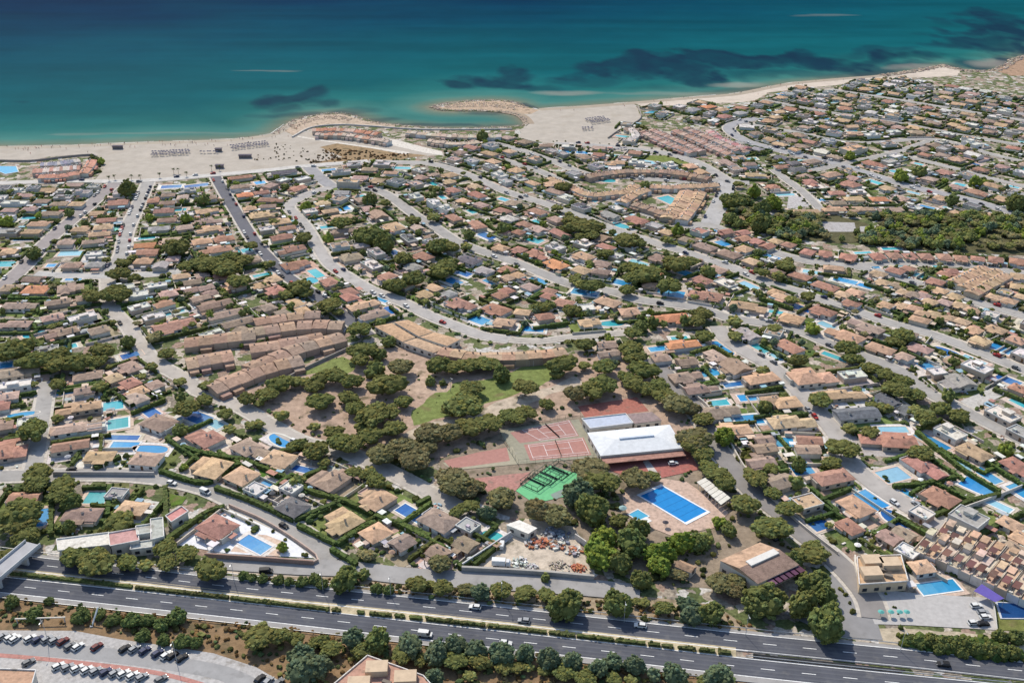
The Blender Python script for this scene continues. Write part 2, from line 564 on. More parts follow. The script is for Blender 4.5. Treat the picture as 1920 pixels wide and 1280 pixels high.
hole = [G(*p) for p in [(1412, 1224), (1700, 1255), (1680, 1267), (1412, 1240)]]
slit = G(1399, 1600)
outer = shore_w + [(4000, -300), (slit[0] + .02, -300), (hole[3][0] + .02, hole[3][1] - .02)] + [hole[2], hole[1], hole[0], hole[3]] + [(slit[0], -300), (-4000, -300), (-4000, shore_w[0][1])]
mb = MB()
mb.face([(x, y, 0) for x, y in outer])
struct("ground", mb, M_LAND)
mb = MB()                                             # sunken cutting under the motorway median
hp = hole
for i in range(4):
    a, b = hp[i], hp[(i + 1) % 4]
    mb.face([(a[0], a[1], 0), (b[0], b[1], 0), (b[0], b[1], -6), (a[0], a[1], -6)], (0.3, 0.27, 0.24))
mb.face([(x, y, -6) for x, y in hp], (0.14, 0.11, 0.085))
struct("underpass_cutting", mb, M_DRY)


def patch(name, pxs, mats, col, z, conv=True):
    m = MB()
    p = [G(*q) for q in pxs] if conv else pxs
    if area2(p) < 0: p = p[::-1]
    m.face([(x, y, z) for x, y in p], col)
    return struct(name, m, mats)


def soft_patch(name, pxs, mats, col, z, wob=2.0, seed=0):
    """patch with an uneven natural edge"""
    p = np.array([G(*q) for q in pxs])
    p = np.concatenate([p, p[:1]])
    q = []
    for i in range(len(p) - 1):
        L = np.linalg.norm(p[i + 1] - p[i])
        n = max(1, int(L / 3))
        for k in range(n):
            q.append(p[i] + (p[i + 1] - p[i]) * k / n)
    q = np.array(q)
    q = q + (np.stack([fbm(q[:, 0] * .12, q[:, 1] * .12, 4, seed), fbm(q[:, 0] * .12, q[:, 1] * .12, 4, seed + 9)], 1) - .5) * 4 * wob
    pts = [tuple(a) for a in q]
    if area2(pts) < 0: pts = pts[::-1]
    m = MB()
    m.face([(x, y, z) for x, y in pts], col)
    return struct(name, m, mats)


SAND = (0.385, 0.345, 0.295)
BEACH1 = [(-900, 312), (-200, 296), (0, 299), (60, 300), (110, 292), (170, 288), (192, 296), (196, 315), (178, 338), (230, 340), (400, 328), (570, 313), (700, 300), (820, 292), (832, 286), (780, 272), (700, 250), (620, 238), (560, 250), (545, 236), (528, 244), (512, 253), (480, 258), (420, 264), (300, 268), (150, 274), (0, 277), (-900, 302)]
soft_patch("beach_sand", BEACH1, M_SAND, SAND, 0.03, 1.0, 3)
BEACH2 = [(985, 236), (978, 224), (968, 214), (990, 207), (1010, 206), (1080, 202), (1160, 196), (1190, 194), (1202, 222), (1160, 243), (1142, 258), (1180, 270), (1240, 279), (1300, 297), (1250, 292), (1180, 287), (1100, 275), (1040, 270), (975, 262), (975, 245)]
soft_patch("beach_sand", BEACH2, M_SAND, SAND, 0.03, 1.0, 4)
BEACH3 = [(1190, 194), (1230, 190), (1300, 184), (1380, 177), (1430, 167), (1480, 158), (1550, 151), (1650, 143), (1740, 130), (1772, 124), (1800, 133), (1795, 142), (1700, 147), (1600, 157), (1500, 166), (1440, 174), (1420, 186), (1395, 192), (1300, 196), (1200, 200)]
soft_patch("beach_sand", BEACH3, M_SAND, (0.50, 0.43, 0.36), 0.03, 1.5, 5)
wet = smooth_path([G(*p) for p in SHORE[1:11]], 4)
mb = MB()
ribbon(mb, wet, -7, 1, 0.06, (0.36, 0.315, 0.255))
wet2 = smooth_path([G(*p) for p in SHORE[37:56]], 4)
ribbon(mb, wet2, -8, 1, 0.06, (0.33, 0.28, 0.22))
ribbon(mb, smooth_path([G(*p) for p in SHORE[23:27]], 4), -9, 1, 0.06, (0.30, 0.24, 0.18))
struct("wet_sand", mb, M_SAND)
soft_patch("headland_ground", [(1862, 133), (1882, 123), (1897, 113), (1920, 107), (2000, 83), (2000, 140), (1900, 142)], M_DRY, (0.33, 0.22, 0.15), 0.05, 2, 6)
soft_patch("dune_ground", [(600, 276), (640, 268), (700, 278), (770, 289), (800, 292), (740, 301), (680, 302), (610, 305), (575, 310), (560, 311), (640, 295)], M_DRY, (0.27, 0.19, 0.11), 0.07, 1.5, 7)
patch("paved_path", [(560, 255), (620, 265), (770, 286), (760, 290), (700, 279), (610, 266), (556, 257)], M_PAVE, (0.55, 0.51, 0.45), 0.10)
patch("car_park", [(705, 262), (740, 262), (790, 275), (828, 284), (832, 292), (800, 288), (740, 274), (690, 268)], M_PAVE, (0.56, 0.52, 0.46), 0.10)

# park, verges, sports grounds, yards
PARK = [(455, 735), (545, 695), (640, 655), (700, 650), (780, 655), (860, 672), (960, 668), (1080, 665), (1180, 665), (1235, 690), (1290, 760), (1330, 830), (1290, 880), (1200, 790), (1080, 780), (960, 800), (830, 860), (700, 858), (620, 838), (560, 815), (480, 775)]
soft_patch("park_ground", PARK, M_DRY, (0.37, 0.27, 0.205), 0.155, 1.0, 8)
soft_patch("lawn", [(547, 705), (640, 667), (664, 678), (668, 692), (650, 703), (600, 697)], M_GRASS, (0.175, 0.205, 0.07), 0.165, 1.2, 12)
soft_patch("lawn", [(797, 751), (830, 728), (862, 715), (920, 709), (978, 687), (1040, 677), (1045, 710), (960, 741), (920, 756), (832, 785), (770, 800), (765, 785)], M_GRASS, (0.165, 0.20, 0.065), 0.165, 1.5, 13)
soft_patch("dirt_path", [(755, 815), (790, 795), (860, 785), (915, 765), (960, 745), (1030, 725), (1080, 705), (1095, 720), (1000, 752), (930, 790), (860, 810), (800, 830), (770, 828)], M_DRY, (0.44, 0.37, 0.29), 0.17, 1.0, 14)
soft_patch("dirt_path", [(690, 675), (770, 685), (850, 715), (840, 735), (770, 740), (700, 715)], M_DRY, (0.42, 0.315, 0.24), 0.17, 1.5, 15)

SPORT = [(820, 868), (935, 795), (1080, 755), (1200, 740), (1275, 785), (1330, 870), (1400, 940), (1500, 1040), (1440, 1110), (1260, 1100), (1110, 1060), (1080, 985), (940, 965), (850, 915)]
soft_patch("club_ground", SPORT, M_DRY, (0.25, 0.20, 0.15), 0.03, 1.0, 16)
patch("court_surface", [(935, 806), (1085, 786), (1125, 857), (974, 870)], M_CLEAN, (0.28, 0.265, 0.20), 0.175)
patch("court_surface", [(830, 868), (961, 838), (975, 870), (846, 882)], M_CLEAN, (0.34, 0.31, 0.23), 0.178)
RED = (0.37, 0.195, 0.165)
patch("tennis_court", [(982, 834), (1094, 820), (1109, 853), (994, 864)], M_CLEAN, RED, 0.19)
patch("tennis_court", [(956, 811), (1068, 787), (1086, 818), (975, 831)], M_CLEAN, (0.34, 0.19, 0.165), 0.19)
patch("tennis_court", [(832, 864), (897, 848), (950, 839), (956, 864), (846, 879)], M_CLEAN, RED, 0.19)
patch("clay_court", [(1083, 762), (1194, 745), (1217, 771), (1098, 785)], M_PAVE, (0.33, 0.135, 0.105), 0.19)
patch("clay_court", [(889, 897), (996, 885), (981, 902), (967, 920), (915, 922)], M_PAVE, RED, 0.19)
patch("paved_terrace", [(1120, 872), (1290, 845), (1312, 880), (1200, 905)], M_PAVE, (0.34, 0.13, 0.11), 0.19)
patch("paved_terrace", [(1205, 865), (1215, 862), (1240, 895), (1225, 898)], M_PAVE, (0.5, 0.46, 0.42), 0.20)
GREEN = [(967, 920), (1031, 873), (1098, 893), (1066, 929), (1002, 944)]
patch("padel_court", GREEN, M_CLEAN, (0.15, 0.43, 0.21), 0.19)
patch("padel_court", [(1032, 927), (1060, 915), (1068, 922), (1040, 938)], M_CLEAN, (0.22, 0.27, 0.24), 0.20)
DECK = [(1165, 925), (1200, 905), (1217, 899), (1242, 897), (1288, 904), (1352, 948), (1366, 962), (1338, 990), (1290, 1000), (1258, 1004), (1230, 993), (1176, 966)]
patch("pool_deck", DECK, M_PAVE, (0.47, 0.345, 0.275), 0.19)
soft_patch("yard_ground", [(868, 1064), (958, 1002), (985, 972), (1078, 988), (1112, 1082), (1000, 1076)], M_DRY, (0.47, 0.40, 0.32), 0.17, 0.5, 17)
WHITEP = [(335, 1022), (372, 985), (390, 960), (445, 955), (505, 985), (586, 1036), (590, 1046), (430, 1038)]
patch("paved_terrace", WHITEP, M_CLEAN, (0.66, 0.67, 0.69), 0.175)
patch("paved_terrace", [(432, 1034), (460, 1000), (500, 1003), (535, 1017), (524, 1043)], M_PAVE, (0.55, 0.42, 0.33), 0.182)
# motorway verges
soft_patch("verge_ground", [(-80, 1030), (60, 1042), (300, 1060), (450, 1085), (600, 1068), (760, 1085), (1000, 1100), (1200, 1117), (1330, 1130), (1430, 1190), (1640, 1212), (1640, 1230), (1000, 1165), (400, 1100), (-80, 1055)], M_DRY, (0.32, 0.25, 0.17), 0.04, 0.6, 18)
soft_patch("verge_ground", [(-120, 1103), (20, 1114), (400, 1155), (800, 1200), (1200, 1244), (1700, 1290), (1700, 1420), (-120, 1420)], M_DRY, (0.225, 0.15, 0.085), 0.05, 0.6, 19)
soft_patch("dirt_track", [(300, 1062), (420, 1062), (640, 1076), (600, 1082), (470, 1078), (380, 1074)], M_DRY, (0.45, 0.38, 0.30), 0.06, 0.6, 20)
soft_patch("verge_ground", [(1635, 1175), (1705, 1180), (1870, 1190), (2000, 1200), (2000, 1262), (1850, 1240), (1648, 1212)], M_DRY, (0.40, 0.34, 0.25), 0.06, 0.8, 21)
patch("car_park", [(1610, 1100), (1722, 1113), (1862, 1121), (1868, 1181), (1710, 1172), (1640, 1170)], M_CLEAN, (0.40, 0.385, 0.37), 0.19)
patch("road", [(1500, 1120), (1560, 1075), (1606, 1085), (1640, 1150), (1655, 1200), (1560, 1192), (1470, 1150)], M_ROAD, (0.24, 0.235, 0.235), 0.185)
patch("car_park", [(-200, 1180), (140, 1182), (225, 1198), (310, 1210), (400, 1224), (480, 1250), (560, 1296), (560, 1420), (-200, 1420)], M_PAVE, (0.39, 0.375, 0.36), 0.07)
mb = MB()
ribbon(mb, smooth_path([G(*p) for p in [(-200, 1215), (0, 1228), (150, 1242), (300, 1262), (420, 1295)]], 5), -0.9, 0.9, 0.10, (0.40, 0.20, 0.17))
struct("cycle_path", mb, M_PAVE)
mb = MB()
ribbon(mb, smooth_path([G(*p) for p in [(-200, 1203), (0, 1212), (150, 1222), (300, 1240), (420, 1262), (500, 1300)]], 5), -3.0, 3.0, 0.09, (0.30, 0.295, 0.29))
struct("road", mb, M_ROAD)
patch("car_park", [(1537, 416), (1602, 418), (1606, 435), (1550, 435)], M_PAVE, (0.36, 0.345, 0.335), 0.19)
patch("car_park", [(1612, 425), (1655, 424), (1658, 436), (1613, 435)], M_PAVE, (0.36, 0.345, 0.335), 0.19)
patch("car_park", [(1480, 360), (1515, 345), (1532, 385), (1475, 392)], M_PAVE, (0.40, 0.38, 0.37), 0.15)
patch("car_park", [(1800, 752), (1890, 715), (1912, 726), (1828, 768)], M_PAVE, (0.44, 0.42, 0.39), 0.17)
patch("car_park", [(230, 548), (285, 530), (300, 545), (250, 560)], M_PAVE, (0.42, 0.40, 0.37), 0.17)
patch("sand_court", [(1660, 238), (1790, 232), (1778, 262), (1708, 256)], M_DRY, (0.26, 0.18, 0.12), 0.17)
patch("court_surface", [(190, 428), (222, 420), (228, 432), (185, 437)], M_CLEAN, (0.20, 0.50, 0.42), 0.17)
soft_patch("lawn", [(1195, 292), (1250, 292), (1300, 308), (1325, 325), (1300, 322), (1240, 306), (1198, 302)], M_GRASS, (0.15, 0.18, 0.05), 0.17, 0.8, 25)
soft_patch("lawn", [(318, 925), (350, 933), (342, 945), (320, 950)], M_GRASS, (0.10, 0.16, 0.03), 0.17, 0.4, 26)
soft_patch("lawn", [(485, 880), (530, 893), (522, 900), (490, 897)], M_GRASS, (0.08, 0.16, 0.03), 0.17, 0.3, 27)
soft_patch("scrub_ground", [(1350, 370), (1430, 400), (1480, 420), (1450, 440), (1400, 430), (1350, 415)], M_DRY, (0.25, 0.17, 0.10), 0.158, 1.5, 28)
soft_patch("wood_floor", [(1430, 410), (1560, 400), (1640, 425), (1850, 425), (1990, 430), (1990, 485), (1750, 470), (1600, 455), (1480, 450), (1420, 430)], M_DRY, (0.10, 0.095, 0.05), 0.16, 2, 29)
soft_patch("lawn", [(160, 910), (240, 905), (245, 960), (160, 945)], M_GRASS, (0.14, 0.14, 0.06), 0.13, 0.5, 30)

# roads and pavements
mbs = MB()
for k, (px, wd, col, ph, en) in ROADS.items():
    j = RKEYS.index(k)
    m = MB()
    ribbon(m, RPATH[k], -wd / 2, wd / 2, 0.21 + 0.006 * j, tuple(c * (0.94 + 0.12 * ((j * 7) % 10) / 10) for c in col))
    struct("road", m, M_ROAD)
    if k not in ('Sv', 'L'):
        for sgn in (1, -1):
            a, b = wd / 2, wd / 2 + 1.4
            ribbon(mbs, RPATH[k], sgn * a if sgn > 0 else -b, sgn * b if sgn > 0 else -a, 0.19 + 0.0006 * j, (0.47, 0.43, 0.375))
struct("pavement", mbs, M_PAVE)

# motorway
mb = MB()
for i, hw in enumerate((HW_UP, HW_LO)):
    ribbon(mb, hw, *((-4.5, 5.6) if i == 0 else (-6.6, 4.5)), 0.20 + i * .004, (0.088, 0.092, 0.108))
struct("motorway", mb, M_ROAD)
mb = MB()
for hw, a, b in ((HW_UP, 4.15, 5.55), (HW_UP, -4.45, -4.15), (HW_LO, 4.15, 4.45), (HW_LO, -6.6, -4.15)):
    ribbon(mb, hw, a, b, 0.225, (0.30, 0.29, 0.28))
struct("motorway_shoulder", mb, M_ROAD)
mb = MB()
for hw in (HW_UP, HW_LO):
    for o in (-2.75, -1.05, 1.05, 2.75):                # tracks worn by the tyres
        ribbon(mb, hw, o - .35, o + .35, 0.232, (0.104, 0.108, 0.122), 1)
    for o in (-3.95, 3.95):
        ribbon(mb, hw, o - .16, o + .16, 0.245, (0.7, 0.7, 0.68))
    L = np.concatenate([[0], np.cumsum(np.linalg.norm(np.diff(hw, axis=0), axis=1))])
    s = 0
    while s < L[-1] - 8:
        seg = np.array([[np.interp(t, L, hw[:, k]) for k in (0, 1)] for t in (s, s + 2.2, s + 4.5)])
        ribbon(mb, seg, -.13, .13, 0.245, (0.7, 0.7, 0.68))
        s += 13.0
struct("road_markings", mb, [M_MARK, M_ROAD])
MED = smooth_path([G(*p) for p in [(-60, 1068), (22, 1075), (250, 1100), (400, 1117), (600, 1140), (800, 1160), (1000, 1182), (1200, 1205), (1380, 1225)]], 6)
mb = MB()
ribbon(mb, MED, -1.6, 3.4, 0.23, (0.46, 0.39, 0.26))
struct("median_strip", mb, M_DRY)

# ------------------------------------------------------------------ sea: seabed colour by distance from the shore and by weed patches
xs = np.arange(-500, 2421, 6.0)
ys = np.concatenate([np.array([-326, -322, -315, -300, -280, -250, -210, -170, -130, -90, -60, -35, -15]), np.arange(0, 312, 1.6)])
PX, PY = np.meshgrid(xs, ys)
u = (PX - 960) / F
v = (PY - 640) / F
t = (H + 0.4) / (ST + v * CT)
WX, WY = u * t, (CT - v * ST) * t
sh = smooth_path(shore_w, 10)
D = np.full(PX.shape, 1e9)
for i in range(0, len(sh), 60):
    blk = sh[i:i + 60]
    dd = np.sqrt((WX[..., None] - blk[:, 0]) ** 2 + (WY[..., None] - blk[:, 1]) ** 2).min(-1)
    D = np.minimum(D, dd)
D = D * (0.8 + 0.4 * fbm(WX * .006, WY * .006, 4, 2))
stops = [0, 8, 25, 60, 130, 260, 480, 750, 1100, 2500]
cols = np.array([(0.20, 0.175, 0.125), (0.11, 0.155, 0.12), (0.045, 0.155, 0.138), (0.013, 0.112, 0.112), (0.004, 0.084, 0.099), (0.0025, 0.068, 0.090),
                 (0.001, 0.044, 0.076), (0.0005, 0.024, 0.060), (0.0005, 0.013, 0.047), (0.0005, 0.010, 0.038)])
C = np.stack([np.interp(D, stops, cols[:, k]) for k in range(3)], -1)
stre = fbm(WX * .004, WY * .03, 5, 31)
C *= (0.78 + 0.44 * stre)[..., None]
wobx = (fbm(WX * .02, WY * .012, 5, 5) - .5) * 2
woby = (fbm(WX * .02, WY * .012, 5, 8) - .5) * 2
weed = np.zeros(PX.shape)
for (cx, cy, rx, ry, am) in [(565, 190, 48, 15, .85), (540, 207, 22, 7, .5), (665, 207, 40, 8, .35), (640, 212, 30, 6, .5), (852, 160, 42, 10, .8), (960, 150, 100, 14, .8), (1020, 160, 70, 9, .6),
                             (1190, 130, 110, 16, .85), (1300, 118, 150, 16, .9), (1440, 113, 170, 14, .95), (1560, 118, 140, 12, .9), (1660, 130, 120, 10, .7), (1480, 140, 160, 9, .5), (1120, 150, 60, 8, .4),
                             (1800, 85, 110, 13, .8), (1890, 60, 110, 22, .9), (1640, 98, 60, 8, .5), (1950, 90, 120, 30, .9), (1840, 120, 60, 10, .7), (1880, 35, 90, 10, .6),
                             (985, 208, 30, 8, .75), (900, 216, 50, 4, .4), (590, 219, 70, 6, .5), (700, 228, 60, 4, .4), (830, 238, 120, 3, .5), (1330, 165, 120, 8, .35), (45, 190, 20, 2, .3)]:
    r = ((PX - cx + wobx * rx * 1.3) / rx) ** 2 + ((PY - cy + woby * ry * 2.2) / ry) ** 2
    weed = np.maximum(weed, .9 * am * np.clip(1.25 - r * .8, 0, 1))
weed = np.clip(weed * (0.75 + 0.6 * fbm(WX * .06, WY * .03, 4, 77)), 0, .95)
C = C * (1 - weed[..., None]) + np.array((0.006, 0.026, 0.050)) * weed[..., None]
for (cx, cy, rx, ry, am) in [(1065, 174, 70, 5, .45), (1370, 157, 60, 6, .5), (1250, 175, 120, 4, .25), (505, 133, 70, 1.5, .25), (1545, 29, 55, 2, .25), (1720, 127, 60, 6, .4), (1860, 118, 50, 9, .5), (150, 252, 60, 2, .2), (350, 250, 200, 2, .2)]:
    r = ((PX - cx + wobx * rx * .5) / rx) ** 2 + ((PY - cy + woby * ry) / ry) ** 2
    k = am * np.clip(1.2 - r, 0, 1)[..., None]
    C = C * (1 - k) + np.array((0.30, 0.27, 0.23)) * k
me = bpy.data.meshes.new("sea_water")
nyy, nxx = PX.shape
idx = np.arange(nyy * nxx).reshape(nyy, nxx)
faces = np.stack([idx[:-1, :-1], idx[1:, :-1], idx[1:, 1:], idx[:-1, 1:]], -1).reshape(-1, 4)
me.vertices.add(nyy * nxx)
me.vertices.foreach_set("co", np.stack([WX, WY, np.full(PX.shape, -0.4)], -1).astype(np.float32).ravel())
me.loops.add(faces.size)
me.loops.foreach_set("vertex_index", faces.ravel().astype(np.int32))
me.polygons.add(len(faces))
me.polygons.foreach_set("loop_start", np.arange(0, faces.size, 4, dtype=np.int32))
me.update(calc_edges=True)
a = me.attributes.new("col", 'FLOAT_COLOR', 'POINT')
a.data.foreach_set("color", np.concatenate([C, np.ones(PX.shape + (1,))], -1).astype(np.float32).ravel())
me.materials.append(M_SEA)
o = bpy.data.objects.new("sea_water", me)
COL.objects.link(o)
tag(o, kind="structure")
mb = MB()
for a_, b_ in ((1, 11), (37, 49)):
    p = smooth_path([G(*q) for q in SHORE[a_:b_]], 3)
    nn = normals(p)
    p = p + nn * (1.5 + 3.0 * (fbm(p[:, 0] * .05, p[:, 1] * .05, 4, 4) - .3))[:, None]
    for k in range(0, len(p) - 6, 5):
        if random.random() < .72:
            e = random.uniform(-.6, 1.2)
            ribbon(mb, p[k:k + 6], e - random.uniform(.15, .5), e + random.uniform(.2, .6), -0.25 + .002 * (k % 7), (0.62, 0.63, 0.60))
struct("surf_foam", mb, M_CLEAN)
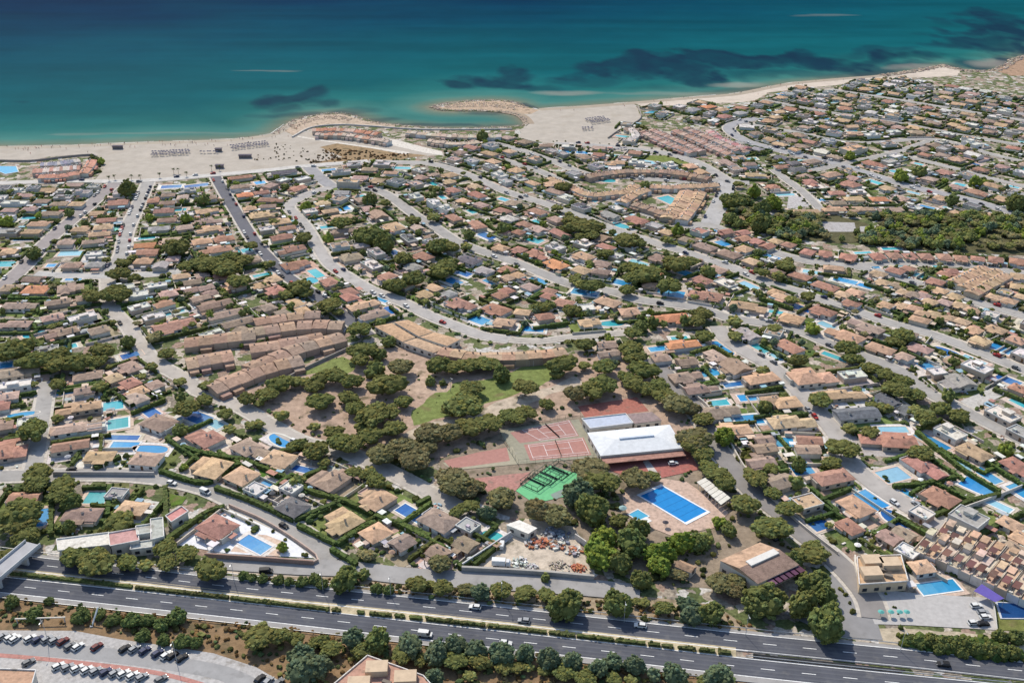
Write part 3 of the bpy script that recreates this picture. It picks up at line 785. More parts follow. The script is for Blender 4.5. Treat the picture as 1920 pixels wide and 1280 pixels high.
# ------------------------------------------------------------------ houses read off the photograph, tile by tile: "x y code [w d]"
# code: colour (T tan, B brown, R red, P pink, O orange, W white, G grey, D dark grey) + roof (h hip, g gable, f flat, t terraces)
HT = [
 ((0, 240, 4), """35 450 Df;140 460 Wf 12 9;240 450 Df 14 9;480 475 Wf 15 10;110 560 Wf 22 8;200 610 Ph 14 9;90 615 Ph 14 9;460 570 Bh 16 9;560 570 Th;380 640 Bh 15 8;290 720 Th 15 8;230 780 Th 15 9;60 775 Gf 16 9;470 520 Gf 15 8;620 480 Gf 14 10;
 890 560 Rg 15 11;800 690 Rg 14 8;670 860 Bh 20 9;690 940 Wf 12 7;560 1030 Bh 15 9;690 1025 Gh 15 9;1255 510 Bh 16 9;1170 540 Rh 9 12;1250 560 Bh 14 8;1360 520 Ph 9 12;1240 620 Rg 16 9;1250 690 Bh 14 8;1550 620 Th 19 9;1560 700 Bh 22 9;1560 757 Th 20 9;1180 760 Gh 17 9;1290 840 Ph 13 9;1090 880 Og 16 9;1110 930 Rg 17 10;1680 830 Rh 14 9;1620 915 Rh 24 11;
 1210 1025 Gg 12 11;1080 1000 Th 13 9;1290 985 Ph 10 9;260 1210 Oh 18 13;530 1200 Bh 16 13;90 1200 Bh 14 10;960 1190 Wf 8 7;1180 1180 Wf 12 6;1800 370 Rh 20 7;1850 500 Oh 15 8;1900 600 Th 14 9;1800 440 Bh 15 7;1450 1150 Bg 14 6;1500 1205 Bg 15 6;1540 1255 Bg 16 6;1370 1110 Th 12 8;1500 1110 Ph 12 7;700 440 Gf 9 7"""),
 ((480, 240, 4), """210 330 Dg 26 7;200 390 Wf 12 7;350 380 Wf 15 7;310 455 Rg 18 8;30 485 Rh 14 8;110 540 Rh 20 8;60 590 Bh 18 7;60 650 Th 22 10;90 755 Wf 13 7;225 750 Rg 14 8;190 820 Rg 15 9;260 910 Rg 20 9;330 1030 Rh 22 13;640 325 Gf 20 7;850 310 Bh 16 8;1010 335 Th 14 7;690 400 Tf 22 8;1060 400 Df 20 12;1240 370 Ph 13 8;1440 400 Th 14 8;1330 345 Ph 12 7;1480 465 Rh 16 7;650 485 Gg 14 9;800 520 Bh 16 8;500 565 Th 12 7;560 620 Th 14 8;610 685 Th 20 9;410 625 Wf 12 9;920 650 Bg 19 10;1050 740 Th 24 12;670 770 Bh 21 9;640 880 Bf 15 10;780 880 Gh 12 9;1150 830 Df 20 8;900 935 Gf 20 6;870 1020 Wf 24 9;1260 960 Rh 18 9;990 1110 Rh 12 9;1180 1040 Gh 14 8;1600 990 Dh 22 10;1200 510 Wf 16 8;1340 560 Wf 20 7;1420 600 Wf 22 7;1480 670 Rh 19 8;1660 725 Rh 20 8;1660 500 Rh 20 8;1560 545 Th 13 7;1690 575 Ph 14 7;1850 620 Rh 16 8;1880 780 Rh 14 8;1750 190 Th 20 8;1620 245 Gf 14 9;1760 290 Df 15 8;1830 350 Wf 22 9;1870 395 Gf 16 7;1700 1065 Gh 20 9;1850 900 Th 15 9;1880 1060 Rh 13 8;120 1140 Th 17 9;150 1215 Rh 15 9;550 1170 Rh 17 10;700 1250 Rh 18 10;1330 1215 Th 22 10;1430 1240 Gh 15 9;1850 1240 Rh 14 9;60 1170 Th 13 8;1850 1120 Th 15 8;1450 1060 Gf 9 6"""),
 ((960, 240, 4), """60 380 Gf 24 9;150 410 Th 20 8;330 480 Bh 26 9;400 520 Wf 22 9;520 590 Df 18 8;190 625 Rh 18 8;740 650 Gg 22 8;780 600 Wf 14 7;930 690 Rh 22 10;330 685 Ph 15 8;100 720 Rh 14 7;360 790 Rg 22 8;20 780 Rh 12 8;200 950 Rh 24 9;330 1020 Oh 22 10;540 960 Th 18 9;700 890 Rh 20 8;1110 980 Bh 28 12;700 1090 Bh 17 9;40 910 Rh 13 9;50 1105 Th 14 8;1160 780 Th 12 8;1070 730 Gf 14 8;1320 840 Bh 15 8;1450 890 Bh 19 9;1630 945 Bh 19 10;1800 1000 Th 14 9;1650 1160 Wf 22 11;1440 1250 Rh 20 11;280 1240 Rh 14 9;1060 1180 Th 11 8;1700 790 Rg 9 12;1760 830 Rg 9 12;1830 850 Rg 9 12;1900 880 Rg 9 12;1640 780 Rg 9 10;540 215 Bh 16 9;380 190 Gf 14 7;770 260 Th 22 8;1620 260 Ph 24 7;1830 350 Th 22 8;300 170 Gf 15 7"""),
 ((1440, 240, 4), """90 120 Th 18 8;200 160 Th 12 7;500 215 Ph 17 8;640 150 Tf 34 15;100 290 Rh 12 8;220 310 Dh 20 9;480 350 Th 22 9;330 410 Rh 22 9;620 420 Rh 20 12;510 490 Rh 16 10;640 530 Th 18 9;900 450 Th 14 8;40 440 Rh 12 8;800 270 Rh 26 10;1180 200 Rh 14 8;1320 150 Gf 24 10;1530 110 Wf 24 11;1330 330 Rh 16 9;1210 380 Ph 16 9;1600 310 Rh 14 8;1560 480 Rh 26 12;1680 430 Th 18 9;280 625 Th 22 7;500 612 Th 20 7;700 610 Th 22 7;920 612 Ph 20 7;1470 640 Th 24 9;1710 665 Th 20 8;1740 270 Ph 16 9;1840 150 Rh 16 9;1000 525 Ph 14 8;
 300 930 Rh 11 10;430 940 Rh 11 10;600 965 Rh 13 10;820 960 Rh 12 10;950 955 Rh 13 10;1060 960 Rh 11 10;1180 960 Rh 13 10;1320 965 Rh 12 10;1450 975 Rh 11 10;1580 980 Rh 11 10;1700 985 Rh 13 10;1870 1000 Rh 12 10;150 875 Rh 12 9;60 850 Th 12 9;970 1070 Rh 16 9;1120 1075 Rh 16 9;1250 1090 Rh 12 9;1370 1075 Rh 12 9;1260 1150 Rh 18 10;240 1110 Rh 17 8;440 1190 Rh 24 10;620 1240 Th 20 9;480 1050 Th 18 7;830 1090 Th 12 7;60 1080 Bh 11 8;60 1240 Th 18 9;860 1160 Th 14 7;980 1190 Bh 15 7;1090 1240 Bh 15 7;1880 1110 Th 12 8;1880 1190 Th 12 8;1800 1240 Tf 12 8"""),
 ((0, 540, 4), """170 130 Bh 26 11;420 105 Bh 22 9;410 220 Ph 14 7;600 215 Wf 18 8;80 270 Bh 24 10;460 335 Bh 18 9;350 460 Gf 13 6;1060 140 Wf 14 7;1230 130 Rh 16 9;1160 210 Wf 14 7;1310 280 Rg 24 13;1600 340 Wf 15 5;130 630 Bh 22 10;600 690 Bh 20 11;620 760 Bh 13 7;90 740 Wf 24 6;60 795 Ph 15 9;40 900 Rh 14 9;180 1005 Wf 12 4;30 1030 Bh 14 9;640 885 Th 24 9;590 1055 Ph 28 10;560 1190 Rg 22 9;720 1250 Th 22 9;45 1215 Rh 18 14;970 600 Ph 19 9;990 715 Rh 20 11;870 670 Th 11 9;1080 845 Ph 25 11;1190 1010 Bh 18 11;1540 1115 Rh 20 13;1100 1262 Ph 18 11;1060 770 Th 18 6;1130 735 Bh 10 9;
 1530 60 Bg 18 7;1610 125 Bg 20 8;1690 195 Bg 21 8;1770 265 Bg 21 8;1850 335 Bg 20 8;1480 10 Bg 16 6"""),
 ((480, 540, 4), """100 150 Bh 13 9;300 115 Th 16 8;190 185 Bh 15 7;350 165 Th 13 7;700 45 Rh 19 10;820 130 Th 20 8;890 200 Bh 18 8;1540 115 Rh 28 12;1810 160 Rh 24 12;1300 30 Th 22 9;1860 35 Rh 14 9"""),
 ((960, 540, 4), """280 45 Rh 13 10;390 105 Rh 20 9;210 215 Rh 19 11;90 185 Th 18 8;720 105 Th 19 10;880 175 Th 15 10;1190 225 Oh 26 11;1190 415 Oh 30 11;580 255 Th 15 7;710 425 Bg 12 8;730 490 Bg 12 6;1150 520 Bh 14 10;1280 545 Bg 13 10;1320 660 Bh 21 11;1460 775 Bg 21 10;1610 930 Bh 23 12;1700 1060 Th 24 11;1780 700 Th 24 12;1665 590 Bg 19 14;1530 500 Ph 18 8;1790 360 Gg 20 10;1900 820 Th 16 9;1450 55 Rh 24 12;1780 135 Th 28 11;1880 1170 Bg 20 9"""),
 ((1440, 540, 4), """100 60 Th 26 10;180 225 Th 16 9;420 190 Rh 24 11;150 435 Rh 22 10;560 335 Th 32 12;730 285 Bh 26 9;620 95 Rh 18 8;600 50 Th 15 8;860 455 Th 24 10;1190 450 Ph 18 9;1010 505 Ph 10 8;1400 540 Bh 12 8;1390 690 Gg 24 15;1280 625 Wf 13 9;1640 605 Wf 20 11;370 660 Th 30 17;600 650 Wf 17 9;540 795 Th 26 9;940 855 Dg 20 8;1030 900 Dg 15 8;720 955 Dg 24 11;90 845 Th 18 12;180 1000 Th 22 11;910 1145 Rh 30 12;1330 1095 Wf 20 11;1560 1230 Th 23 11;1890 790 Rh 12 8;1780 960 Wf 24 12;1880 1060 Gf 16 9;
 930 130 Th 12 8;1010 140 Th 10 9;1090 155 Th 12 9;1170 180 Th 12 9;1250 200 Th 12 9;1340 220 Th 12 9;1430 245 Th 12 9;1140 235 Th 14 7;1590 380 Th 20 11;1700 310 Th 16 9;1560 320 Th 14 9;1890 480 Wf 13 10;1870 390 Th 12 9;
 1050 30 Th 13 8;1150 60 Ph 13 8;1230 90 Th 12 7;1330 110 Ph 13 8;1430 130 Th 12 7;1530 160 Th 14 8;1640 190 Wf 14 9;1300 20 Th 12 8;1400 60 Th 12 8;1700 60 Th 14 8;1790 90 Th 13 8;1880 60 Th 12 8;1620 30 Bh 12 8"""),
 ((0, 820, 4.795), """240 555 Rg 18 5;740 690 Bh 20 9;1180 625 Th 20 10;1050 510 Gf 7 6"""),
 ((300, 820, 4.795), """440 265 Th 20 14;820 110 Bh 25 11;1130 205 Th 18 12;1510 370 Bh 20 16;760 370 Th 22 14;830 435 Wf 9 6;1190 590 Dh 20 12;515 800 Rh 17 11;1180 480 Wf 10 5"""),
 ((600, 820, 4.795), """490 540 Th 18 13;1060 745 Bh 21 12;190 740 Th 20 14;540 870 Th 18 13;700 930 Bg 13 10;1260 955 Bg 19 12;1120 1015 Bg 13 9;1380 820 Gf 8 6"""),
 ((1200, 780, 4.795), """1120 285 Bg 22 9;1100 365 Bg 20 9;1480 310 Bg 18 10;1430 210 Rg 16 6;1640 505 Rh 20 11;1260 590 Bg 12 9;1530 820 Tf 14 11;1790 975 Rh 15 8"""),
 ((1520, 740, 4.795), """1010 650 Rh 28 12;1850 640 Rh 20 10;1180 930 Rh 22 12;1420 1085 Gf 20 12;440 985 Th 18 11;1000 1060 Wf 8 8;1820 1215 Th 20 10;820 1235 Bg 14 7"""),
 ((1520, 1000, 4.5725), """720 45 Bg 14 7;860 130 Wf 12 7;1010 170 Wf 14 8;970 290 Th 10 6;1780 30 Th 18 9;1770 90 Bh 16 9"""),
]
# "x y L W [code]" codes: t turquoise, b blue, d deep blue, l light ; o rounded
PT = [
 ((0, 240, 4), "30 1020 13 9 t;170 840 12 3 b;1355 612 8 6 t;1100 825 11 4 t;400 1030 8 5 b;1830 920 11 7 t;1285 440 15 7 d;1475 432 18 7 d;220 675 11 5 t;550 1135 10 3 b;560 940 20 8 l"),
 ((480, 240, 4), "30 410 8 7 b;545 315 11 6 b;820 520 13 6 to;650 605 10 8 b;445 675 8 6 b;1330 415 11 7 to;1640 415 5 4 t;1400 520 8 4 t;1870 540 13 5 t;1620 625 9 5 t;1730 810 14 7 d;540 740 11 5 t;450 1090 14 6 t;420 1140 9 6 to;550 1245 9 5 bo;1480 1150 12 7 b;1560 1090 10 6 d;1760 1150 10 6 b;50 1100 12 4 t;1050 940 12 5 d;1090 300 15 6 t;1610 90 10 5 l"),
 ((960, 240, 4), "710 395 13 8 to;1180 540 17 11 t;1040 258 22 7 lo;1110 264 10 4 b;540 185 17 7 bo;850 65 17 6 to;600 540 10 6 t;190 705 9 5 t;170 840 12 8 t;810 730 14 7 to;950 1010 13 5 l;200 1145 13 6 b;800 1155 14 7 b;550 1230 16 9 b;1320 1095 14 7 b;1190 1240 16 9 b;1580 865 10 7 b;1530 770 5 5 b;1840 1230 10 5 b;1790 230 10 4 t;750 790 8 4 l;1770 1185 13 8 l;790 210 13 5 t"),
 ((1440, 240, 4), "390 165 11 5 b;30 965 11 4 b;800 405 13 6 t;440 540 11 5 b;130 500 14 5 l;1190 595 11 6 b;960 330 11 6 t;1440 425 8 6 t;1850 440 8 6 t;580 1145 14 6 b;330 1080 11 5 l;730 1185 9 5 b;1170 1115 13 6 t;810 1045 5 3 b;930 905 13 4 t;710 935 11 3 t;1010 1030 8 4 t;1270 1035 6 5 t;1550 270 9 4 d;1130 270 8 4 t;350 60 10 5 t;550 30 11 5 l;1350 600 8 4 l;1090 485 10 4 l;1720 280 8 4 t;1630 90 8 4 l"),
 ((0, 540, 4), "260 345 11 7 to;515 440 8 5 t;15 580 10 8 b;1300 180 12 5 t;490 775 8 6 b;850 880 9 8 t;885 1015 9 9 t;175 945 13 4 bo;990 500 11 6 d;1110 915 15 6 d;1480 970 14 8 d;930 1185 12 7 b;1125 1205 15 6 bo;910 1120 16 4 d;570 1130 13 3 t;1620 1020 8 5 l"),
 ((480, 540, 4), "1010 165 10 7 do;930 85 11 3 b;1665 235 13 8 b;545 45 9 6 bo;250 80 8 4 l;185 1140 13 7 bo"),
 ((960, 540, 4), "150 305 13 7 b;750 265 13 7 to;1255 375 9 4 t;1090 455 9 5 b;1580 450 16 7 bo;1480 635 10 7 b;1555 860 9 5 t;1775 985 13 8 b;1775 820 10 6 b;1870 455 12 5 t;1660 722 10 4 d;1840 35 10 5 t"),
 ((1440, 540, 4), "250 150 12 6 d;440 278 10 5 l;500 515 14 4 t;825 408 8 4 t;1340 480 14 7 do;1190 585 10 7 b;1540 540 12 5 l;1755 450 12 9 b;1230 1150 16 6 b;125 1155 8 8 b;940 1060 13 5 l;1890 860 9 5 t;1800 690 12 6 d;60 180 8 4 t;60 510 10 4 l"),
 ((300, 820, 4.795), "850 960 13 6 b;1010 420 10 4 b;1300 290 12 4 d"),
 ((600, 820, 4.795), "820 680 13 6 d;1540 900 9 8 to"),
 ((1200, 780, 4.795), "1450 470 9 9 b;1565 985 13 7 d"),
 ((1520, 740, 4.795), "1335 600 15 5 lo;740 720 12 9 l;1590 725 12 5 b;1510 830 14 8 b;540 945 13 8 b;760 1110 12 8 do;1890 850 9 8 b;1660 980 13 4 l;870 895 7 5 b"),
 ((0, 820, 4.795), "868 540 9 8 t;375 715 8 12 bo"),
 ((1520, 1000, 4.5725), "1095 458 15 6 b"),
]
# trees: "x y crown-width(zoomed px) [code]" p pine (default), r broadleaf, y yellow-green broadleaf, g grey-green, c bluish, s shrub
TT = [
 ((0, 240, 4), "960 460 150 r;1320 900 240;1400 1040 150;1560 1020 260;1700 1050 250;1830 990 160;1720 970 160;1790 1150 200;890 1090 170;920 1010 130;990 975 90;1010 1120 110;870 1200 130;800 1250 180;250 940 130 r;50 700 110 y;1400 680 90 y;1530 540 100 r;110 1215 90;800 990 80;1880 880 120;640 720 70 r;520 640 80 r;1120 670 70 y;760 250 60 y"),
 ((480, 240, 4), "820 810 240;1350 890 200;1450 890 160;1400 1060 220;1450 1010 150;1100 980 160;960 870 180 r;850 540 130 r;970 560 100;360 820 150;100 1020 100;330 1190 200;230 1250 120;1180 1130 200;1050 1180 180;1340 460 100;1330 670 110;140 700 90;640 710 180;1180 690 120;1580 890 100;380 1230 120;1000 1160 100;1850 760 110 r;1600 800 90 r;540 830 90 y;370 590 90 y;1700 60 100 r"),
 ((960, 240, 4), "530 740 260;450 700 180;600 800 140;520 820 120;860 840 200;950 860 130;700 940 140;1000 1090 260;880 1050 180;900 1130 160;1180 1180 200;1230 1020 200;1330 1000 150;600 1180 180;520 1170 120;1470 1080 120 r;1680 545 220;1240 770 110 y;1880 600 130 r;1860 720 170 r;1640 680 120 r;1160 840 100;1870 1080 130;340 600 100;380 440 130;1000 430 90 r;1700 420 90;860 1210 140;470 1140 100;430 650 80;1900 700 120 r;1700 720 90 r;1820 480 110 y"),
 ((1440, 240, 4), "130 1030 150;80 1110 120;40 560 140 y;150 1000 100;1380 540 110 r;1850 560 160 r;1000 360 110 y;1130 330 120 r;620 210 80 y;1560 400 100 y;700 130 60"),
 ((0, 540, 4), "110 460 280;40 510 140;280 540 260;430 510 220;440 570 220;600 560 220;730 550 170;760 470 200;700 60 160;880 50 200;890 10 100;960 400 120 r;1250 490 130;430 720 140;750 670 80;750 740 130;250 1070 260;430 980 100;1350 700 110;1530 840 140;1400 900 210;1690 940 140;1720 1060 110;1880 1030 100;1850 830 160;1550 730 120;1140 590 100;250 720 80;1150 370 130 g;60 1000 90;1350 1060 120 r;1350 820 100 r"),
 ((480, 540, 4), "800 470 220;780 530 180;920 500 120 r;900 600 130 r;860 640 100 r;1080 590 200 g;1360 575 220;1480 590 180;1600 580 180;1740 570 180;1310 700 90 r;1400 710 60 r;590 650 200;480 680 160;380 710 120;440 740 160;300 700 130;180 720 200;80 800 180;20 860 100;720 700 180;980 720 280;940 750 180;470 850 210;540 830 120;690 820 160;740 900 170;880 960 280;1000 930 180;820 980 160;1110 850 150;1040 1050 180;850 1110 220;790 1040 130;640 1150 220;580 1080 150;440 1040 100;190 955 130;1620 750 180;1570 800 170;1560 880 300;1470 920 160;1300 1090 240 g;1450 1080 220 g;1600 1040 220;1750 1010 220;1880 950 160;1100 1200 240 g;950 1250 220 g;1230 1180 160 g;550 130 180;620 180 100;780 310 200;990 400 110 r;360 40 120;460 1210 200;300 1180 160;20 1020 110;1840 650 150 r"),
 ((960, 540, 4), "380 570 240;340 640 120;540 580 110;690 590 190;980 610 220;860 670 160;920 720 200;690 720 220;1110 730 160;1000 760 160;470 790 200 g;600 760 200;1150 810 200;1240 870 220 g;1330 900 160 g;1440 980 160;100 740 240;100 930 180;260 870 140;30 970 160;550 420 160;890 450 200;920 520 170;910 340 160;970 280 110 r;1060 260 110 r;1420 190 150;1380 250 150;1450 360 160;1670 250 130;1670 360 130;1880 620 120;1900 310 80;1590 1110 170 y;1370 1130 260 g;1430 1230 180;240 140 150;450 170 150;1900 890 120 r;1300 250 110 r;420 400 60"),
 ((1440, 540, 4), "40 300 120;330 300 110 y;600 450 200;640 530 150;1010 350 200;960 400 150;890 650 180;1000 700 160;960 760 220;1120 800 150;780 600 150;390 840 180;230 540 150;1180 980 200;1300 900 150;1430 960 160;880 900 130;780 880 110;1100 920 130;610 1050 130;760 1080 160;560 1200 250;1150 1240 200;1780 1210 120 y;670 760 80;1350 810 120 r;300 60 130;180 90 120;1550 560 90 r;1400 560 100 r"),
 ((0, 820, 4.795), "340 330 270;330 410 260;300 450 200;560 440 280;540 520 260;650 590 180 r;190 670 380;200 760 300;230 900 280;60 1050 180;1080 750 280;620 800 160 r;520 811 80 r;1480 1000 230;1680 1040 220;670 1080 260;870 1130 340;1150 1130 200;1310 1150 150;1500 1130 200;1040 580 80 r;1410 240 60 r"),
 ((300, 820, 4.795), "1100 985 110 y;450 1190 310;1740 60 250;1400 130 230;1480 220 130;1230 400 150 r;1880 310 150;220 262 80 y;1250 380 130"),
 ((600, 820, 4.795), "560 150 200;760 110 300 g;850 190 300 g;960 100 200 g;1180 360 280 g;1300 420 230 g;1400 440 180 g;1630 550 250 g;1340 620 220;1230 670 180;430 330 170;500 390 240;300 310 150;430 1060 150 g;1080 1130 220 g;1500 680 160 c;380 1050 120 g"),
 ((1200, 780, 4.795), "500 230 300;560 340 230;620 460 200;700 520 220;770 610 230;940 790 280;1040 560 260;1180 470 160;1190 690 170;1330 830 230;1180 1000 320;1250 1040 200;710 950 140 y;800 1020 170 r;1560 1180 230;770 200 140;1430 440 160 r;1730 420 180;1400 600 150 r;100 540 160;1700 980 90"),
 ((780, 640, 3.43), "1130 830 260 g;1190 900 250;1050 980 200 c;1130 1080 220 r;780 1080 220 g;900 1120 200 g;1420 880 200 g;1010 1010 150 c;560 1000 180 g;250 920 220 g;340 960 160 g"),
 ((1100, 860, 4.795), "450 650 240 r;400 760 300 r;150 720 280 y;120 850 330 y;650 850 260 y;650 950 230 y;850 750 250 y;1000 750 220 r;1080 720 150 r;490 1090 200 r;820 1040 160 g;1200 1090 220 g;1330 1110 230 g;90 450 240 r;280 560 180;300 930 260 r"),
 ((400, 1000, 4.5725), "1130 390 250 r;1280 350 120 r;1750 430 230;400 870 280;560 880 220;710 900 160;900 930 180;1000 990 200;1200 900 220 c;1280 1000 200;1400 920 240 r;760 1050 230 c;760 1170 280 c;900 1140 230 c;1690 960 240 c;1620 1040 200;1780 1090 160"),
 ((800, 1000, 4.5725), "130 460 190;20 430 100;340 470 150 g;460 500 180 c;640 480 200;840 510 190;1030 530 190;1250 540 170;1190 620 270 r;1640 600 270 r;1800 580 100;1020 380 90 r;80 1020 250 c;250 960 220 c;250 1090 230;460 1100 200;420 1000 200 c;660 1150 170;640 1030 220 c;780 1150 150;880 1150 100;850 1030 200 c;1010 1180 120;1170 1190 200;1050 1080 220 c;1250 1100 200 c;1350 1240 190;1480 1150 200 c;1600 1100 180 c;1600 1240 150;1750 1260 120;1780 1130 180 c;60 1240 200 c;370 1220 120"),
 ((1200, 1000, 4.5725), "40 590 120;200 640 190;420 620 200 c;440 700 200 c;610 680 220 r;1060 570 330 r;1390 600 270 r;1500 430 280 r;1580 520 220 r;1600 760 340 r;120 1210 140 c;310 1210 210 c;680 1220 260 c;560 1260 160;680 430 250 g;800 480 200 g;1300 240 200 r;1480 180 250;1380 330 130"),
]
SHR = [((0, 1000, 4.5725), "100 580 140;420 580 90;700 700 170;850 690 120;960 740 140;1130 740 170;1260 740 150;1390 780 150;1510 710 180;280 690 170;1230 870 140;1400 910 130;1560 920 160;1680 930 120"),
       ((1520, 1000, 4.5725), "850 910 120;930 930 140;1030 920 150;1130 940 150;1230 950 160;1330 960 160;1430 990 150;1530 1000 160;1640 1010 160;1740 1020 140;1100 990 120;1300 1020 120;1620 880 140;1760 890 150"),
       ((400, 1000, 4.5725), "60 330 90;260 360 100;330 375 90;420 385 100;560 395 110;650 410 90;760 410 120;870 390 130;930 430 110;1400 470 110;1500 480 110")]


def rows(tab):
    for (ox, oy, s), txt in tab:
        for e in txt.replace("\n", " ").split(";"):
            q = e.split()
            if q: yield ox + float(q[0]) / s, oy + float(q[1]) / s, s, q[2:]


RC = {'T': (0.46, 0.315, 0.205), 'B': (0.305, 0.225, 0.175), 'R': (0.36, 0.20, 0.15), 'P': (0.40, 0.285, 0.235), 'O': (0.50, 0.23, 0.135),
      'W': (0.56, 0.53, 0.48), 'G': (0.33, 0.31, 0.295), 'D': (0.15, 0.145, 0.155)}
RWORD = {'T': "tan", 'B': "brown", 'R': "reddish", 'P': "pinkish", 'O': "orange", 'W': "white", 'G': "grey", 'D': "dark grey"}
FWORD = {'h': "hip-roofed", 'g': "gable-roofed", 'f': "flat-roofed", 't': "flat-roofed"}

EXCL = [[G(*p) for p in q] for q in (
    BEACH1, BEACH2, BEACH3, PARK, SPORT,
    [(430, 740), (640, 670), (670, 600), (560, 560), (420, 540), (350, 545), (300, 640), (330, 690), (360, 730)],
    [(690, 600), (790, 590), (960, 640), (1080, 640), (1080, 680), (860, 680), (760, 650)],
    [(540, 240), (700, 230), (980, 236), (960, 262), (870, 268), (840, 300), (560, 312)],
    [(1018, 318), (1075, 335), (1190, 330), (1350, 340), (1352, 430), (1290, 425), (1170, 380), (1085, 362)],
    [(1180, 255), (1200, 232), (1340, 232), (1390, 290), (1360, 335), (1300, 300), (1190, 285)],
    [(1340, 345), (1480, 350), (1560, 395), (1990, 415), (1990, 500), (1700, 475), (1440, 460), (1350, 430)],
    [(-400, 1020), (1700, 1180), (2200, 1190), (2200, 1500), (-400, 1500)],
    [(-300, 275), (205, 275), (205, 335), (-300, 345)], [(1590, 1090), (1900, 1110), (1990, 1190), (1620, 1200)],
    [(370, 915), (640, 1050), (330, 1040)], [(860, 1070), (985, 965), (1115, 1085)],
    [(1690, 1030), (1770, 1000), (1990, 1100), (1990, 1180), (1900, 1130)], [(100, 985), (310, 970), (320, 1040), (90, 1050)],
    [(1795, 745), (1885, 710), (1925, 725), (1830, 775)],
    [(1790, 470), (1860, 500), (1900, 520), (1830, 560), (1790, 550)])]
HOUSES = []      # dict per house


def lies(k, i):
    """street runs across the view rather than away from it"""
    p = RPATH[k][i]
    a, b = P(*p), P(*(p + RTAN[k][i] * 6))
    return abs(b[0] - a[0]) > 1.25 * abs(b[1] - a[1])


def add_house(px, py, col, form, w_, d_, hand=True):
    h = {'f': random.choice([2.7, 2.9, 4.4 if w_ > 19 else 2.8]), 'h': random.uniform(2.15, 2.7), 'g': random.uniform(2.2, 2.8)}[form]
    w_, d_ = w_ * (.93 if py > 560 else .88), d_ * .93
    if hand:
        X, Y = G(px, py, h * 0.9 + 0.4)
    else:
        X, Y = px, py
    k, i, gap = nearest_road(X, Y, ('X', 'Gr', 'Sv', 'L') if hand else ())
    t_ = RTAN[k][i]
    yaw = math.atan2(t_[1], t_[0]) - (0 if lies(k, i) else math.pi / 2)
    if hand and lies(k, i): w_ = w_ * .82
    HOUSES.append(dict(x=X, y=Y, w=w_, d=d_, h=h, yaw=yaw, col=col, form=form, hand=hand, road=k, ri=i))


POOLS = []
for px, py, s, q in rows(PT):
    X, Y = G(px, py, .25)
    k, i, gap = nearest_road(X, Y, ('X', 'Gr', 'Sv', 'L'))
    t_ = RTAN[k][i]
    POOLS.append(dict(x=X, y=Y, L=float(q[0]), W=float(q[1]), c=q[2], yaw=math.atan2(t_[1], t_[0]) - (0 if lies(k, i) else math.pi / 2), road=k, ri=i, px=px, py=py))
for px, py, s, q in rows(HT):
    w_, d_ = (float(q[1]), float(q[2])) if len(q) > 2 else (random.uniform(12, 16), random.uniform(9, 11))
    add_house(px, py, q[0][0], q[0][1], w_, d_)
# villas whose yaw the photograph shows differently from the nearest street
NH = len(HOUSES)
# fill the rest of the town along the streets
hx = [h['x'] for h in HOUSES]
hy = [h['y'] for h in HOUSES]
hx += [p['x'] for p in POOLS]
hy += [p['y'] for p in POOLS]


def free(X, Y, rad):
    return all((X - a) ** 2 + (Y - b) ** 2 > rad * rad for a, b in zip(hx, hy))


for k in RKEYS:
    if k in ('Sv', 'L', 'Gr', 'Cl'): continue
    path = RPATH[k]
    nn = normals(path)
    L = np.concatenate([[0], np.cumsum(np.linalg.norm(np.diff(path, axis=0), axis=1))])
    for row_ in (1, 2, 3, 4, 5):
        for sgn in (1, -1):
            s = random.uniform(4, 14)
            while s < L[-1]:
                i = int(np.searchsorted(L, s))
                i = min(i, len(path) - 1)
                off = ROADS[k][1] / 2 + 11 + (row_ - 1) * 17.5 + random.uniform(-1, 1)
                X, Y = path[i] + nn[i] * sgn * off
                s += random.uniform(13.5, 17)
                px, py = P(X, Y)
                if not (-330 < px < 2260 and 60 < py < 1300): continue
                if (py > 640 and 0 < px < 1950) or any(inpoly(X, Y, e) for e in EXCL): continue
                if not inpoly(X, Y, shore_w + [(4000, 0), (-4000, 0)]): continue
                if road_gap(X, Y) < 8.5 or not free(X, Y, 13.5): continue
                c = random.choices("TBRPOWGD", (38, 18, 10, 15, 1, 14, 7, 1) if py > 330 else (26, 18, 10, 16, 1, 20, 12, 2))[0]
                f = random.choices("hgf", (60, 20, 20))[0] if c not in "WGD" else random.choices("hgf", (10, 10, 80))[0]
                add_house(X, Y, c, f, random.uniform(9.5, 14), random.uniform(7.5, 10), hand=False)
                hx.append(X)
                hy.append(Y)
def ext(h, ux, uy):
    c, s = math.cos(h['yaw']), math.sin(h['yaw'])
    return abs(ux * c + uy * s) * h['w'] / 2 + abs(-ux * s + uy * c) * h['d'] / 2


